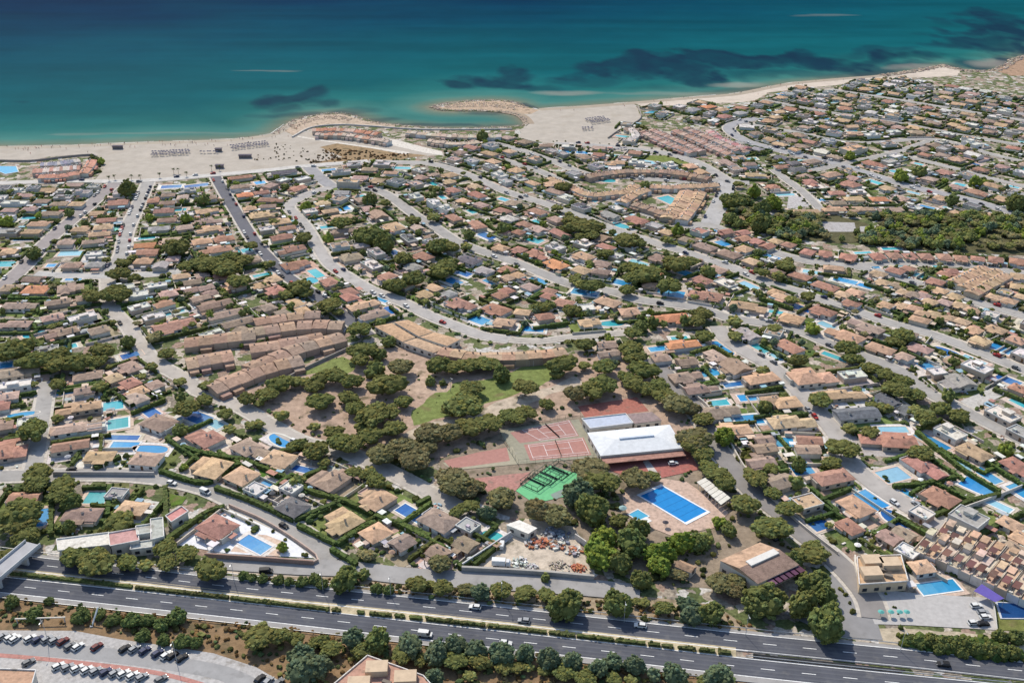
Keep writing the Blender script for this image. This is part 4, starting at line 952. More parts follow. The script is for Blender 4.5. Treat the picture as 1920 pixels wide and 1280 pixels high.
for _it in range(4):                                   # neighbours keep a gap
    for i, h in enumerate(HOUSES):
        for g in HOUSES[i + 1:]:
            dx, dy = g['x'] - h['x'], g['y'] - h['y']
            if abs(dx) > 32 or abs(dy) > 32: continue
            D_ = math.hypot(dx, dy) + 1e-6
            over = ext(h, dx / D_, dy / D_) + ext(g, dx / D_, dy / D_) + 1.4 - D_
            if over > 0 and (h['hand'] or g['hand']):
                for q in (h, g):
                    q['w'] = max(q['w'] * .92, 7.5)
                    q['d'] = max(q['d'] * .95, 6.5)
                m_ = min(over * .25, .8)
                h['x'] -= dx / D_ * m_
                h['y'] -= dy / D_ * m_
                g['x'] += dx / D_ * m_
                g['y'] += dy / D_ * m_
for _it in range(3):                                   # no house stands in a pool
    for h in HOUSES:
        for p in POOLS:
            dx, dy = h['x'] - p['x'], h['y'] - p['y']
            if abs(dx) > 26 or abs(dy) > 26: continue
            D_ = math.hypot(dx, dy) + 1e-6
            q = dict(yaw=p['yaw'], w=p['L'] + 1.5, d=p['W'] + 1.5)
            over = ext(h, dx / D_, dy / D_) * .9 + ext(q, dx / D_, dy / D_) - D_
            if over > 0:
                h['w'] = max(h['w'] * .94, 7.5)
                h['d'] = max(h['d'] * .94, 6.5)
                m_ = min(over * .7, 2.5)
                h['x'] += dx / D_ * m_
                h['y'] += dy / D_ * m_
                if road_gap(h['x'], h['y']) < h['d'] * .45:
                    h['x'] -= dx / D_ * m_
                    h['y'] -= dy / D_ * m_
for h in HOUSES:
    px, py = P(h['x'], h['y'], h['h'])
    h['px'], h['py'] = px, py
    s = ppm(py)
    h['area'] = h['w'] * h['d'] * s * s * (py - YH) * CT / F if (-15 < px < 1935 and 0 < py < 1290) else 0
HOUSES.sort(key=lambda h: -h['area'])
N_IND = 288 - 40                                  # the special houses and terrace units below count among the 300
for n, h in enumerate(HOUSES):
    h['ind'] = n < N_IND and h['area'] > 0


# ------------------------------------------------------------------ labels by street
def side_word(h):
    k = h['road']
    p = RPATH[k][h['ri']]
    a = P(*p)
    q = P(*(p + RTAN[k][h['ri']] * 8))
    dx, dy = q[0] - a[0], q[1] - a[1]
    if abs(dx) > 1.6 * abs(dy):
        return "beyond" if h['py'] < a[1] else "before"
    return "left of" if h['px'] < a[0] else "right of"


def street_labels(items):
    g = {}
    for h in items:
        if 'road' not in h:
            h['road'], h['ri'], _ = nearest_road(h['x'], h['y'])
        h['side'] = side_word(h)
        g.setdefault((h['road'], h['side']), []).append(h)
    for (k, sd), L in g.items():
        L.sort(key=lambda h: h['ri'] + 0.001 * h['x'])
        for n, h in enumerate(L):
            h['where'] = (ordw(n + 1), ROADS[k][4], sd, ROADS[k][3])


# ------------------------------------------------------------------ house builder
def hip(mb, cx, cy, z, w_, d_, rise, col, over=0.45, yaw=0.0, thick=0.18):
    W, Dp = w_ / 2 + over, d_ / 2 + over
    z0 = z - 0.05
    c, s = math.cos(yaw), math.sin(yaw)
    if W >= Dp:
        r = W - Dp * 0.85
        rid = [(-r, 0), (r, 0)]
    else:
        r = Dp - W * 0.85
        rid = [(0, -r), (0, r)]
    V = [(-W, -Dp, z0), (W, -Dp, z0), (W, Dp, z0), (-W, Dp, z0)] + [(x, y, z0 + thick) for x, y in ((-W, -Dp), (W, -Dp), (W, Dp), (-W, Dp))] + [(x, y, z0 + thick + rise) for x, y in rid]
    V = [(cx + x * c - y * s, cy + x * s + y * c, zz) for x, y, zz in V]
    fs = [[0, 1, 5, 4], [1, 2, 6, 5], [2, 3, 7, 6], [3, 0, 4, 7], [3, 2, 1, 0]]
    if W >= Dp:
        fs += [[4, 5, 9, 8], [6, 7, 8, 9], [5, 6, 9], [7, 4, 8]]
    else:
        fs += [[4, 5, 8], [5, 6, 9, 8], [6, 7, 9], [7, 4, 8, 9]]
    mb.add(V, fs, col)


def gable(mb, cx, cy, z, w_, d_, rise, col, over=0.4, along=None, thick=0.16, mono=False):
    """ridge along the longer side (or along='x'/'y')"""
    W, Dp = w_ / 2 + over, d_ / 2 + over
    z0 = z - 0.05
    ax = along or ('x' if W >= Dp else 'y')
    pr = [(-1, z0), (1, z0), (1, z0 + thick), (0 if not mono else 1, z0 + thick + rise), (-1, z0 + thick)]
    if mono: pr = [(-1, z0), (1, z0 + rise), (1, z0 + thick + rise), (-1, z0 + thick)]
    A, B = (W, Dp) if ax == 'x' else (Dp, W)
    V = []
    for e in (-A, A):
        for t_, zz in pr:
            V.append((cx + e, cy + t_ * B, zz) if ax == 'x' else (cx - t_ * B, cy + e, zz))
    n = len(pr)
    fs = [[k, (k + 1) % n, n + (k + 1) % n, n + k][::-1] for k in range(n)] + [list(range(n)), list(range(2 * n - 1, n - 1, -1))]
    mb.add(V, [f[::-1] for f in fs], col)


WALLC = [(0.50, 0.45, 0.37), (0.56, 0.53, 0.47), (0.44, 0.36, 0.28), (0.47, 0.38, 0.31), (0.60, 0.59, 0.56)]


def jit(c, a=0.08):
    k = 1 + random.uniform(-a, a)
    return tuple(min(0.9, max(0.01, x * k * (1 + random.uniform(-a * .4, a * .4)))) for x in c)


def house_geo(h):
    """parts in local coordinates: dict name -> list of (MB, material, sub-parts)"""
    w_, d_, hh, form = h['w'], h['d'], h['h'], h['form']
    rc = jit(RC[h['col']], 0.12)
    wc = jit(random.choice(WALLC), 0.05)
    wall, roof = MB(), MB()
    chim = []
    annex = MB()
    blocks = []
    rise = 0.17 * min(w_, d_) * random.uniform(0.9, 1.15)
    if form in 'hg':
        fn = hip if form == 'h' else gable
        if w_ * d_ > 150 and form == 'h' or (w_ > 15 and random.random() < .6):
            k = random.choice([-1, 1])
            q = random.choice([-1, 1])
            w1 = w_ * random.uniform(.62, .72)
            x1 = k * (w_ - w1) / 2
            d1 = d_ * random.uniform(.86, 1.0)
            blocks = [(x1, 0, w1, d1, hh), (-k * (w_ * .5 - w_ * .23), q * d_ * .13, w_ * .44, d_ * .70, hh - .55)]
            if random.random() < .55:
                blocks.append((x1 + random.uniform(-.1, .1) * w_, -q * d_ * .42, w1 * .45, d_ * .42, hh - .28))
        else:
            blocks = [(0, 0, w_, d_, hh)]
            if random.random() < .5:
                blocks.append((random.choice([-1, 1]) * w_ * .22, random.choice([-1, 1]) * d_ * .40, w_ * .42, d_ * .42, hh - .45))
        for n, (x, y, a, b, z) in enumerate(blocks):
            wall.box(x, y, 0, z, a, b, 0, wc)
            f2 = fn if n == 0 else random.choice([fn, gable])
            f2(roof, x, y, z, a, b, rise * min(a, b) / min(w_, d_), jit(rc, .06))
        if random.random() < .5:                      # porch with its own lean-to roof
            x = random.uniform(-.2, .2) * w_
            annex.box(x, -d_ / 2 - 1.2, 2.3, 2.5, w_ * .45, 3.2, 0, jit(rc, .08))
            for sx in (-1, 1):
                annex.box(x + sx * w_ * .2, -d_ / 2 - 2.5, 0, 2.3, .3, .3, 0, wc)
        if random.random() < .5:                      # roof terrace or flat-roofed wing with a parapet
            a, b = random.choice([-1, 1]) * w_ * .40, random.uniform(-.25, .25) * d_
            zt = hh - .35
            tc = jit(random.choice([(.56, .50, .43), (.48, .36, .29), (.60, .58, .54), (.44, .30, .24)]), .1)
            wall.box(a, b, 0, zt, w_ * .36, d_ * .55, 0, wc, 0, tc)
            for (x, y, p_, q_) in ((0, d_ * .275, w_ * .36, .2), (0, -d_ * .275, w_ * .36, .2), (w_ * .18, 0, .2, d_ * .53), (-w_ * .18, 0, .2, d_ * .53)):
                wall.box(a + x, b + y, zt - .01, zt + .55, p_, q_, 0, wc)
        ztop = hh + rise
    else:
        blocks = [(0, 0, w_, d_, hh)]
        wall.box(0, 0, 0, hh, w_, d_, 0, wc)
        fc = rc
        roof.box(0, 0, hh - .02, hh + .12, w_ + .3, d_ + .3, 0, fc)
        for (x, y, a, b) in ((0, d_ / 2, w_ + .3, .25), (0, -d_ / 2, w_ + .3, .25), (w_ / 2, 0, .25, d_ - .26), (-w_ / 2, 0, .25, d_ - .26)):
            roof.box(x, y, hh + .1, hh + .55, a, b, 0, jit((0.62, 0.60, 0.56), .05))
        if w_ > 11:
            x = random.uniform(-.25, .25) * w_
            wall.box(x, d_ * .18, hh + .13, hh + 1.7, w_ * .32, d_ * .4, 0, wc)
            roof.box(x, d_ * .18, hh + 1.7, hh + 1.85, w_ * .35, d_ * .45, 0, jit(fc, .1))
        for _ in range(random.randint(1, 4)):
            annex.box(random.uniform(-.38, .38) * w_, random.uniform(-.42, -.12) * d_, hh + .13, hh + random.uniform(.6, 1.3), random.uniform(.7, 1.6), random.uniform(.7, 1.2), 0, jit((.4, .4, .4), .3))
        ztop = hh
    for _ in range(random.choice([1, 1, 2])):
        c = MB()
        b = blocks[0]
        x, y = b[0] + random.uniform(-.3, .3) * b[2], b[1] + random.uniform(-.3, .3) * b[3]
        zb = hh - .2
        c.box(x, y, zb, ztop + .55, .75, .6, 0, wc)
        c.box(x, y, ztop + .55, ztop + .70, 1.0, .85, 0, jit(rc, .1))
        chim.append(c)
    return wall, roof, annex, chim, blocks, wc


def make_house(h, label, group="houses of the seaside estate"):
    wall, roof, annex, chim, blocks, wc = house_geo(h)
    t = thing("house", label, "house", (h['x'], h['y'], 0.1), h['yaw'], group)
    wo = wall.build("wall", M_WALL, t)
    ro = roof.build("roof", M_ROOF if h['form'] in 'hg' else M_PAVE, t)
    big = h['area'] > 700
    if h['area'] > 350:
        for c in chim:
            c.build("chimney", M_WALL, ro)
    if annex.v:
        annex.build("porch" if h['form'] in 'hg' else "roof_unit", M_ROOF if h['form'] in 'hg' else M_WALL, t)
    if h['area'] > 420:
        b = blocks[0]
        nw = max(2, int(b[2] / 4))
        for sy in ((-1, 1) if big else (-1,)):
            for i in range(nw):
                x = b[0] - b[2] / 2 + (i + .5) * b[2] / nw
                y = b[1] + sy * (b[3] / 2 + .03)
                if sy == -1 and i == nw // 2:
                    m = MB()
                    m.box(x, y, 0.05, 2.0, 1.1, .12, 0, (0.16, 0.09, 0.05))
                    m.build("door", M_WALL, t)
                else:
                    m = MB()
                    m.box(x, y, 0.85, 1.95, 1.5, .08, 0, (0.03, 0.035, 0.045))
                    wn = m.build("window", M_GLASS, t)
                    if big:
                        m = MB()
                        m.box(x, y + sy * .06, 0.72, 0.85, 1.8, .25, 0, (0.6, 0.58, 0.54))
                        m.build("sill", M_WALL, wn)
    return t


street_labels([h for h in HOUSES if h['ind']])
for h in HOUSES:
    if h['ind']:
        o_, e_, s_, r_ = h['where']
        sz = "large " if h['w'] * h['d'] > 230 else ("small " if h['w'] * h['d'] < 95 else "")
        h['phrase'] = f"{o_} {s_} {r_}"
        lb = (f"{sz}{RWORD[h['col']]} {FWORD[h['form']]} house, {o_} from the {e_} end, {s_} {r_}")
        make_house(h, lb if len(lb.split()) <= 16 else lb[len(sz):])
farw, farr = MB(), MB()
for h in HOUSES:
    if h['ind']: continue
    wall, roof, annex, chim, blocks, wc = house_geo(h)
    c, s = math.cos(h['yaw']), math.sin(h['yaw'])
    for src, dst in ((wall, farw), (roof, farr), (annex, farr)):
        o = len(dst.v)
        dst.v += [(h['x'] + x * c - y * s, h['y'] + x * s + y * c, z + .1) for x, y, z in src.v]
        dst.f += [[i + o for i in f] for f in src.f]
        dst.c += src.c
        dst.m += src.m
# ------------------------------------------------------------------ plots: patios, lawns, garden walls, hedges
plots = {'p': MB(), 'g': MB(), 'd': MB()}
zi = 0
shrub_pts = []
for n, h in enumerate(HOUSES):
    pw, pd = h['w'] + random.uniform(7, 11), h['d'] + random.uniform(7, 11)
    zi += 1
    z = 0.02 + (zi % 400) * 0.0002
    r = rect(h['x'], h['y'], pw, pd, h['yaw'])
    kind = random.choices("pgd", (54, 30, 16))[0]
    col = {'p': jit(random.choice([(0.52, 0.46, 0.385), (0.47, 0.39, 0.32), (0.46, 0.315, 0.25), (0.58, 0.55, 0.50), (0.40, 0.37, 0.335)]), .1),
           'g': jit((0.135, 0.17, 0.055), .2), 'd': jit((0.29, 0.235, 0.165), .15)}[kind]
    plots[kind].face([(x, y, z) for x, y in r], col)
    c, s = math.cos(h['yaw']), math.sin(h['yaw'])
    for _ in range(random.randint(1, 3)):                # smaller beds, terraces and lawns in the plot
        a, b = random.choice([-1, 1]) * (h['w'] / 2 + 1.5), random.uniform(-.5, .5) * pd
        if random.random() < .5: a, b = random.uniform(-.5, .5) * pw, random.choice([-1, 1]) * (h['d'] / 2 + 1.5)
        kk = random.choices("pgd", (45, 40, 15))[0]
        cc = {'p': jit((0.5, 0.45, 0.38), .2), 'g': jit((0.125, 0.165, 0.05), .25), 'd': jit((0.25, 0.19, 0.13), .2)}[kk]
        zi += 1
        plots[kk].face([(x, y, z + .09) for x, y in rect(h['x'] + a * c - b * s, h['y'] + a * s + b * c, random.uniform(3, 7), random.uniform(3, 7), h['yaw'])], cc)
    ns = random.randint(9, 17)
    for _ in range(ns):
        sd = random.randint(0, 3)
        f = random.uniform(-.5, .5)
        a, b = ((f * pw, -pd / 2), (f * pw, pd / 2), (-pw / 2, f * pd), (pw / 2, f * pd))[sd]
        X, Y = h['x'] + a * c - b * s, h['y'] + a * s + b * c
        if road_gap(X, Y) > 1.5 and not any((X - p['x']) ** 2 + (Y - p['y']) ** 2 < (p['L'] * .6) ** 2 for p in POOLS): shrub_pts.append((X, Y, random.uniform(.6, 1.7)))
    h['plot'] = (pw, pd)
for kk, (nm, m_) in {'p': ("patio_paving", M_PAVE), 'g': ("garden_lawn", M_GRASS), 'd': ("garden_soil", M_DRY)}.items():
    struct(nm, plots[kk], m_)


def side_path(h, sides, inset=0.0, step=1.6):
    pw, pd = h['plot']
    c, s = math.cos(h['yaw']), math.sin(h['yaw'])
    crn = [(-pw / 2, -pd / 2), (pw / 2, -pd / 2), (pw / 2, pd / 2), (-pw / 2, pd / 2)]
    out = []
    for sd in sides:
        a, b = crn[sd], crn[(sd + 1) % 4]
        L = math.hypot(b[0] - a[0], b[1] - a[1])
        nn_ = max(2, int(L / step))
        for k in range(nn_ + 1):
            x, y = a[0] + (b[0] - a[0]) * k / nn_, a[1] + (b[1] - a[1]) * k / nn_
            out.append((h['x'] + x * c - y * s, h['y'] + x * s + y * c))
    return out


def clear_run(pts, gap=1.6):
    """longest run of points off the streets and off other houses"""
    best, cur = [], []
    for p in pts:
        ok = road_gap(*p) > gap
        if ok: cur.append(p)
        if not ok or p is pts[-1]:
            if len(cur) > len(best): best = cur
            cur = []
    return best


for h in HOUSES:
    if not h['ind']: continue
    near = h['py'] > 420
    if random.random() < .72:
        s0 = random.randint(0, 3)
        sides = [s0, (s0 + 1) % 4][:random.choice([1, 2, 2])]
        run = clear_run(side_path(h, sides))
        if len(run) > 4:
            m = MB()
            hedge_line(m, np.array(run), 1.3, random.uniform(1.5, 2.3), jit((0.080, 0.108, 0.036), .25))
            tag(m.build("hedge", M_HEDGE), f"dark green garden hedge of the house {h['phrase']}", "hedge", "garden hedges of the estate")
    if random.random() < .55:
        s0 = random.randint(0, 3)
        run = clear_run(side_path(h, [s0, (s0 + 1) % 4][:random.choice([1, 2])], step=4), .9)
        if len(run) > 3:
            m = MB()
            run = [(h['x'] + (x - h['x']) * 1.06, h['y'] + (y - h['y']) * 1.06) for x, y in run]
            wall_line(m, np.array(run), .28, 0, random.uniform(1.2, 1.8), jit((0.56, 0.51, 0.44), .1))
            tag(m.build("garden_wall", M_WALL), f"pale low garden wall of the house {h['phrase']}", "garden wall", "garden walls of the estate")

# ------------------------------------------------------------------ swimming pools
PC = {'t': (0.05, 0.34, 0.38), 'b': (0.03, 0.22, 0.44), 'd': (0.02, 0.10, 0.30), 'l': (0.22, 0.43, 0.50)}
PW = {'t': "turquoise", 'b': "blue", 'd': "deep blue", 'l': "pale blue"}


def pool_outline(L, W, rnd, grow=0.0):
    L, W = L + 2 * grow, W + 2 * grow
    if not rnd:
        return rect(0, 0, L, W)
    pts = []
    for k in range(28):
        a = k * 2 * math.pi / 28
        r = 1 + .10 * math.cos(2 * a + .6)
        ca, sa = math.cos(a), math.sin(a)
        pts.append((math.copysign(abs(ca) ** .7, ca) * L / 2 * r, math.copysign(abs(sa) ** .75, sa) * W / 2 * (1 + .14 * math.cos(a))))
    return pts


def make_pool(x, y, L, W, c, yaw, label, group="garden swimming pools"):
    t = thing("swimming_pool", label, "pool", (x, y, 0.0), yaw, group)
    rnd = 'o' in c
    o2, o1 = pool_outline(L, W, rnd, .55 + .3 * (W > 6)), pool_outline(L, W, rnd)
    n = len(o1)
    m = MB()
    cc = jit(random.choice([(0.66, 0.65, 0.62), (0.62, 0.58, 0.52), (0.58, 0.47, 0.38)]), .05)
    V = [(a, b, .30) for a, b in o2] + [(a, b, .30) for a, b in o1] + [(a, b, 0) for a, b in o2] + [(a, b, .0) for a, b in o1]
    fs = []
    for i in range(n):
        j = (i + 1) % n
        fs += [[i, j, n + j, n + i], [2 * n + i, 2 * n + j, j, i], [n + i, n + j, 3 * n + j, 3 * n + i]]
    m.add(V, fs, cc)
    m.build("coping", M_CLEAN, t)
    m = MB()
    wc = jit(PC[c[0]], .15)
    lite = tuple(q * .75 + r * .25 for q, r in zip(wc, (.30, .52, .55)))
    if rnd:
        m.face([(a, b, .20) for a, b in o1], wc)
    else:                                             # deep end, slope, shallow end
        e = random.choice([-1, 1])
        ks = [-.5, -.18, .1, .34, .5]
        for k in range(4):
            x0, x1 = e * ks[k] * L, e * ks[k + 1] * L
            if x0 > x1: x0, x1 = x1, x0
            f = (0, .3, .7, 1.0)[k]
            m.face([(x0, -W / 2, .2), (x1, -W / 2, .2), (x1, W / 2, .2), (x0, W / 2, .2)], tuple(q * (1 - f) + r * f for q, r in zip(wc, lite)))
    m.build("water", M_POOL, t)
    return t


street_labels(POOLS)
for p in POOLS:
    o_, e_, s_, r_ = p['where']
    make_pool(p['x'], p['y'], p['L'], p['W'], p['c'], p['yaw'], f"{PW[p['c'][0]]} {'rounded' if 'o' in p['c'] else 'rectangular'} pool, {o_} from the {e_} end, {s_} {r_}")
    if p['L'] * p['W'] > 40 and random.random() < .8:
        zi += 1
dk = MB()
for n, p in enumerate(POOLS):
    dk.face([(x, y, .13 + n * .0004) for x, y in rect(p['x'], p['y'], p['L'] + random.uniform(3, 6), p['W'] + random.uniform(3, 5), p['yaw'])], jit(random.choice([(0.60, 0.58, 0.54), (0.52, 0.45, 0.37), (0.50, 0.38, 0.31)]), .08))
struct("poolside_paving", dk, M_PAVE)
# ------------------------------------------------------------------ large and special buildings, from the corners of their roofs
def lerp(a, b, t): return (a[0] + (b[0] - a[0]) * t, a[1] + (b[1] - a[1]) * t)


def quad_building(name, label, cat, pxs, h, kind, col, wallcol=(0.60, 0.55, 0.47), rise=1.8, parapet=True, rmat=None, over=.3, extra=None, group=None, col2=None):
    q = [G(*p, h) for p in pxs]
    if area2(q) < 0: q = q[::-1]
    cx, cy = sum(p[0] for p in q) / 4, sum(p[1] for p in q) / 4
    t = thing(name, label, cat, (cx, cy, 0.1), 0, group)
    q = [(x - cx, y - cy) for x, y in q]
    big = [(x * (1 + over / math.hypot(x, y)), y * (1 + over / math.hypot(x, y))) for x, y in q]
    m = MB()
    m.prism(q, 0, h - .12, wallcol, 0, True)
    wl = m.build("wall", M_WALL, t)
    m = MB()
    if kind == 'flat':
        m.prism(big, h - .1, h + .12, col)
        if parapet:
            for i in range(4):
                a, b = big[i], big[(i + 1) % 4]
                wall_line(m, np.array([a, lerp(a, b, .5), b]), .28, h + .1, h + .6, jit((0.62, 0.6, 0.56), .05))
    else:
        L = [math.hypot(big[i][0] - big[(i + 1) % 4][0], big[i][1] - big[(i + 1) % 4][1]) for i in range(2)]
        if L[0] < L[1]: big = big[1:] + big[:1]
        a, b = lerp(big[0], big[3], .5), lerp(big[1], big[2], .5)
        k = .5 * min(L) / max(L) if kind == 'hip' else 0
        r0, r1 = lerp(a, b, k), lerp(a, b, 1 - k)
        V = [(x, y, h - .1) for x, y in big] + [(r0[0], r0[1], h + rise), (r1[0], r1[1], h + rise)]
        m.add(V, [[0, 1, 5, 4], [2, 3, 4, 5], [1, 2, 5], [3, 0, 4], [3, 2, 1, 0]], col)
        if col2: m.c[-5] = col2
    ro = m.build("roof", rmat or (M_PAVE if kind == 'flat' else M_ROOF), t)
    # windows on the two walls turned to the viewer
    for i in range(4):
        a, b = q[i], q[(i + 1) % 4]
        if b[0] - a[0] <= 0.5: continue              # outward normal has -Y
        L = math.hypot(b[0] - a[0], b[1] - a[1])
        n = int(L / 4)
        for st in range(max(1, int(h / 3))):
            for k in range(n):
                p = lerp(a, b, (k + .5) / n)
                w_ = MB()
                nx, ny = (b[1] - a[1]) / L * .05, -(b[0] - a[0]) / L * .05
                w_.box(p[0] + nx, p[1] + ny, st * 3 + .95, st * 3 + 2.3, 1.7, .08, math.atan2(b[1] - a[1], b[0] - a[0]), (0.03, 0.03, 0.04))
                w_.build("window", M_GLASS, t)
    if extra: extra(t, ro, q, h)
    return t


WH = (0.60, 0.615, 0.62)


def hall_extra(t, ro, q, h):
    m = MB()
    a, b = lerp(q[0], q[3], .5), lerp(q[1], q[2], .5)
    p0, p1 = lerp(a, b, .3), lerp(a, b, .72)
    wall_line(m, np.array([p0, lerp(p0, p1, .5), p1]), 1.2, h + .5, h + 1.8, (0.52, 0.56, 0.62))
    m.build("ridge_vent", M_CLEAN, ro)
    m = MB()                                              # lower brown canopy along the front
    f = [q[0], q[1]]
    dx, dy = f[1][0] - f[0][0], f[1][1] - f[0][1]
    L = math.hypot(dx, dy)
    nx, ny = dy / L, -dx / L
    m.prism([f[0], f[1], (f[1][0] + nx * 4.5, f[1][1] + ny * 4.5), (f[0][0] + nx * 4.5, f[0][1] + ny * 4.5)], h - 1.5, h - 1.2, (0.34, 0.19, 0.15))
    m.build("front_canopy", M_ROOF, t)


quad_building("sports_hall", "large sports hall with a bright white hip roof beside the tennis courts", "sports hall", [(1127, 854), (1281, 839), (1255, 796), (1102, 811)], 4.0, 'hip', WH, rise=1.3, rmat=M_CLEAN, extra=hall_extra)
quad_building("covered_court", "long low hall with a pale blue-grey roof behind the white sports hall", "hall", [(1107, 804), (1186, 794), (1172, 777), (1092, 786)], 4.2, 'flat', (0.42, 0.46, 0.54), rmat=M_CLEAN)
quad_building("club_terrace_roof", "brown shaded terrace roof behind the right half of the white sports hall", "terrace roof", [(1190, 794), (1240, 788), (1222, 773), (1177, 777)], 3.6, 'flat', (0.26, 0.20, 0.19), parapet=False)


def club_extra(t, ro, q, h):
    m = MB()
    a, b = lerp(q[0], q[3], .5), lerp(q[1], q[2], .5)
    wall_line(m, np.array([lerp(a, b, .22), lerp(a, b, .6), lerp(a, b, .92)]), 3.0, h + .2, h + 1.9, (0.6, 0.58, 0.54))
    m.build("flat_strip", M_CLEAN, ro)
    m = MB()
    for k in range(6):
        p, r = lerp(q[0], q[1], .28 + k * .13), lerp(q[3], q[2], .28 + k * .13)
        d = (p[0] - r[0], p[1] - r[1])
        L = math.hypot(*d)
        c_ = (p[0] + d[0] / L * 1.6, p[1] + d[1] / L * 1.6)
        m.box(c_[0], c_[1], h - .9, h - .7, 3.2, 3.2, math.atan2(q[1][1] - q[0][1], q[1][0] - q[0][0]), jit((0.12, 0.06, 0.09), .3))
    m.build("awning", M_CLOTH, t)


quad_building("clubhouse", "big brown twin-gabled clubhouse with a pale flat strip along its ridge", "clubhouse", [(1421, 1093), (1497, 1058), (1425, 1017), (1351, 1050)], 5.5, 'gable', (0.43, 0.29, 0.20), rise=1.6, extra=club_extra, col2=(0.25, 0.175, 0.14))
quad_building("garden_shed", "small brown shed among the trees left of the brown clubhouse", "shed", [(1264, 1060), (1295, 1073), (1306, 1062), (1276, 1050)], 2.8, 'gable', (0.36, 0.24, 0.16), rise=1)
quad_building("long_warehouse", "long low building with a flat white roof beside the motorway", "building", [(111, 1033), (206, 1022), (203, 1000), (108, 1012)], 4.0, 'flat', (0.60, 0.57, 0.51))
quad_building("pink_workshop", "pinkish flat-roofed workshop joined to the long white building", "building", [(208, 1024), (260, 1014), (257, 992), (205, 1001)], 4.6, 'flat', (0.46, 0.27, 0.25))
quad_building("grey_store", "grey flat-roofed store beyond the pink workshop", "building", [(258, 1003), (284, 999), (283, 984), (256, 988)], 5, 'flat', (0.40, 0.40, 0.36))
quad_building("grey_store", "tall grey-green flat-roofed store at the right end of the pink workshop", "building", [(284, 1012), (307, 1006), (305, 972), (283, 975)], 5.2, 'flat', (0.38, 0.39, 0.35))
quad_building("grey_store", "low grey shed in front of the grey-green store, near the motorway pines", "building", [(246, 1031), (288, 1026), (290, 1013), (248, 1019)], 3.2, 'flat', (0.45, 0.46, 0.42))
quad_building("pink_house", "pink house with a sunken roof terrace beside the green lawn", "house", [(322, 979), (352, 960), (340, 951), (312, 968)], 4, 'flat', (0.50, 0.24, 0.22))
quad_building("row_block", "large tan flat block, front left of four beside the looping street", "building", [(754, 640), (778, 632), (735, 606), (703, 612)], 3.6, 'hip', (0.45, 0.30, 0.19), rise=.6)
quad_building("row_block", "large tan flat block, back right of four beside the looping street", "building", [(785, 630), (812, 622), (766, 600), (740, 604)], 3.6, 'hip', (0.45, 0.30, 0.19), rise=.6)
quad_building("row_block", "large tan flat block, front right of four beside the looping street", "building", [(812, 661), (832, 652), (782, 634), (757, 642)], 3.6, 'hip', (0.44, 0.31, 0.21), rise=.6)
quad_building("row_block", "large tan flat block, right end of four beside the looping street", "building", [(838, 648), (862, 636), (815, 623), (789, 632)], 3.6, 'hip', (0.46, 0.31, 0.20), rise=.6)
quad_building("yard_shed", "white flat-roofed slab shed at the back of the construction yard", "shed", [(990, 1000), (1006, 990), (974, 976), (950, 984)], 3.5, 'flat', (0.66, 0.63, 0.57), parapet=False)


def tan_extra(t, ro, q, h):
    m = MB()
    for a, b in ((.25, .3), (.7, .62), (.3, .75)):
        p = lerp(lerp(q[0], q[1], a), lerp(q[3], q[2], a), b)
        m.box(p[0], p[1], h + .1, h + 2.4, 7, 5, .05, (0.52, 0.40, 0.28))
    m.build("stair_tower", M_WALL, ro)
    m = MB()
    for a, b in ((.62, .2), (.68, .8), (.5, .45)):
        p = lerp(lerp(q[0], q[1], a), lerp(q[3], q[2], a), b)
        m.box(p[0], p[1], h + .1, h + 1.2, 3, 1.2, -.4, (0.2, 0.17, 0.14))
    m.build("roof_unit", M_WALL, ro)


quad_building("tan_apartments", "broad tan flat-roofed building beside the pale parking lot", "building", [(1612, 1096), (1701, 1090), (1688, 1042), (1608, 1046)], 4.2, 'flat', (0.50, 0.34, 0.21), wallcol=(0.55, 0.43, 0.30), extra=tan_extra)
quad_building("terracotta_house", "large tan terraced building cut by the bottom edge of the photo", "building", [(596, 1310), (830, 1310), (792, 1268), (690, 1231)], 4.5, 'flat', (0.42, 0.25, 0.19), wallcol=(0.48, 0.34, 0.25), extra=tan_extra)
quad_building("terracotta_house", "small tan terrace building at the bottom left corner", "building", [(-30, 1290), (58, 1286), (66, 1258), (-30, 1254)], 4, 'flat', (0.44, 0.28, 0.19))


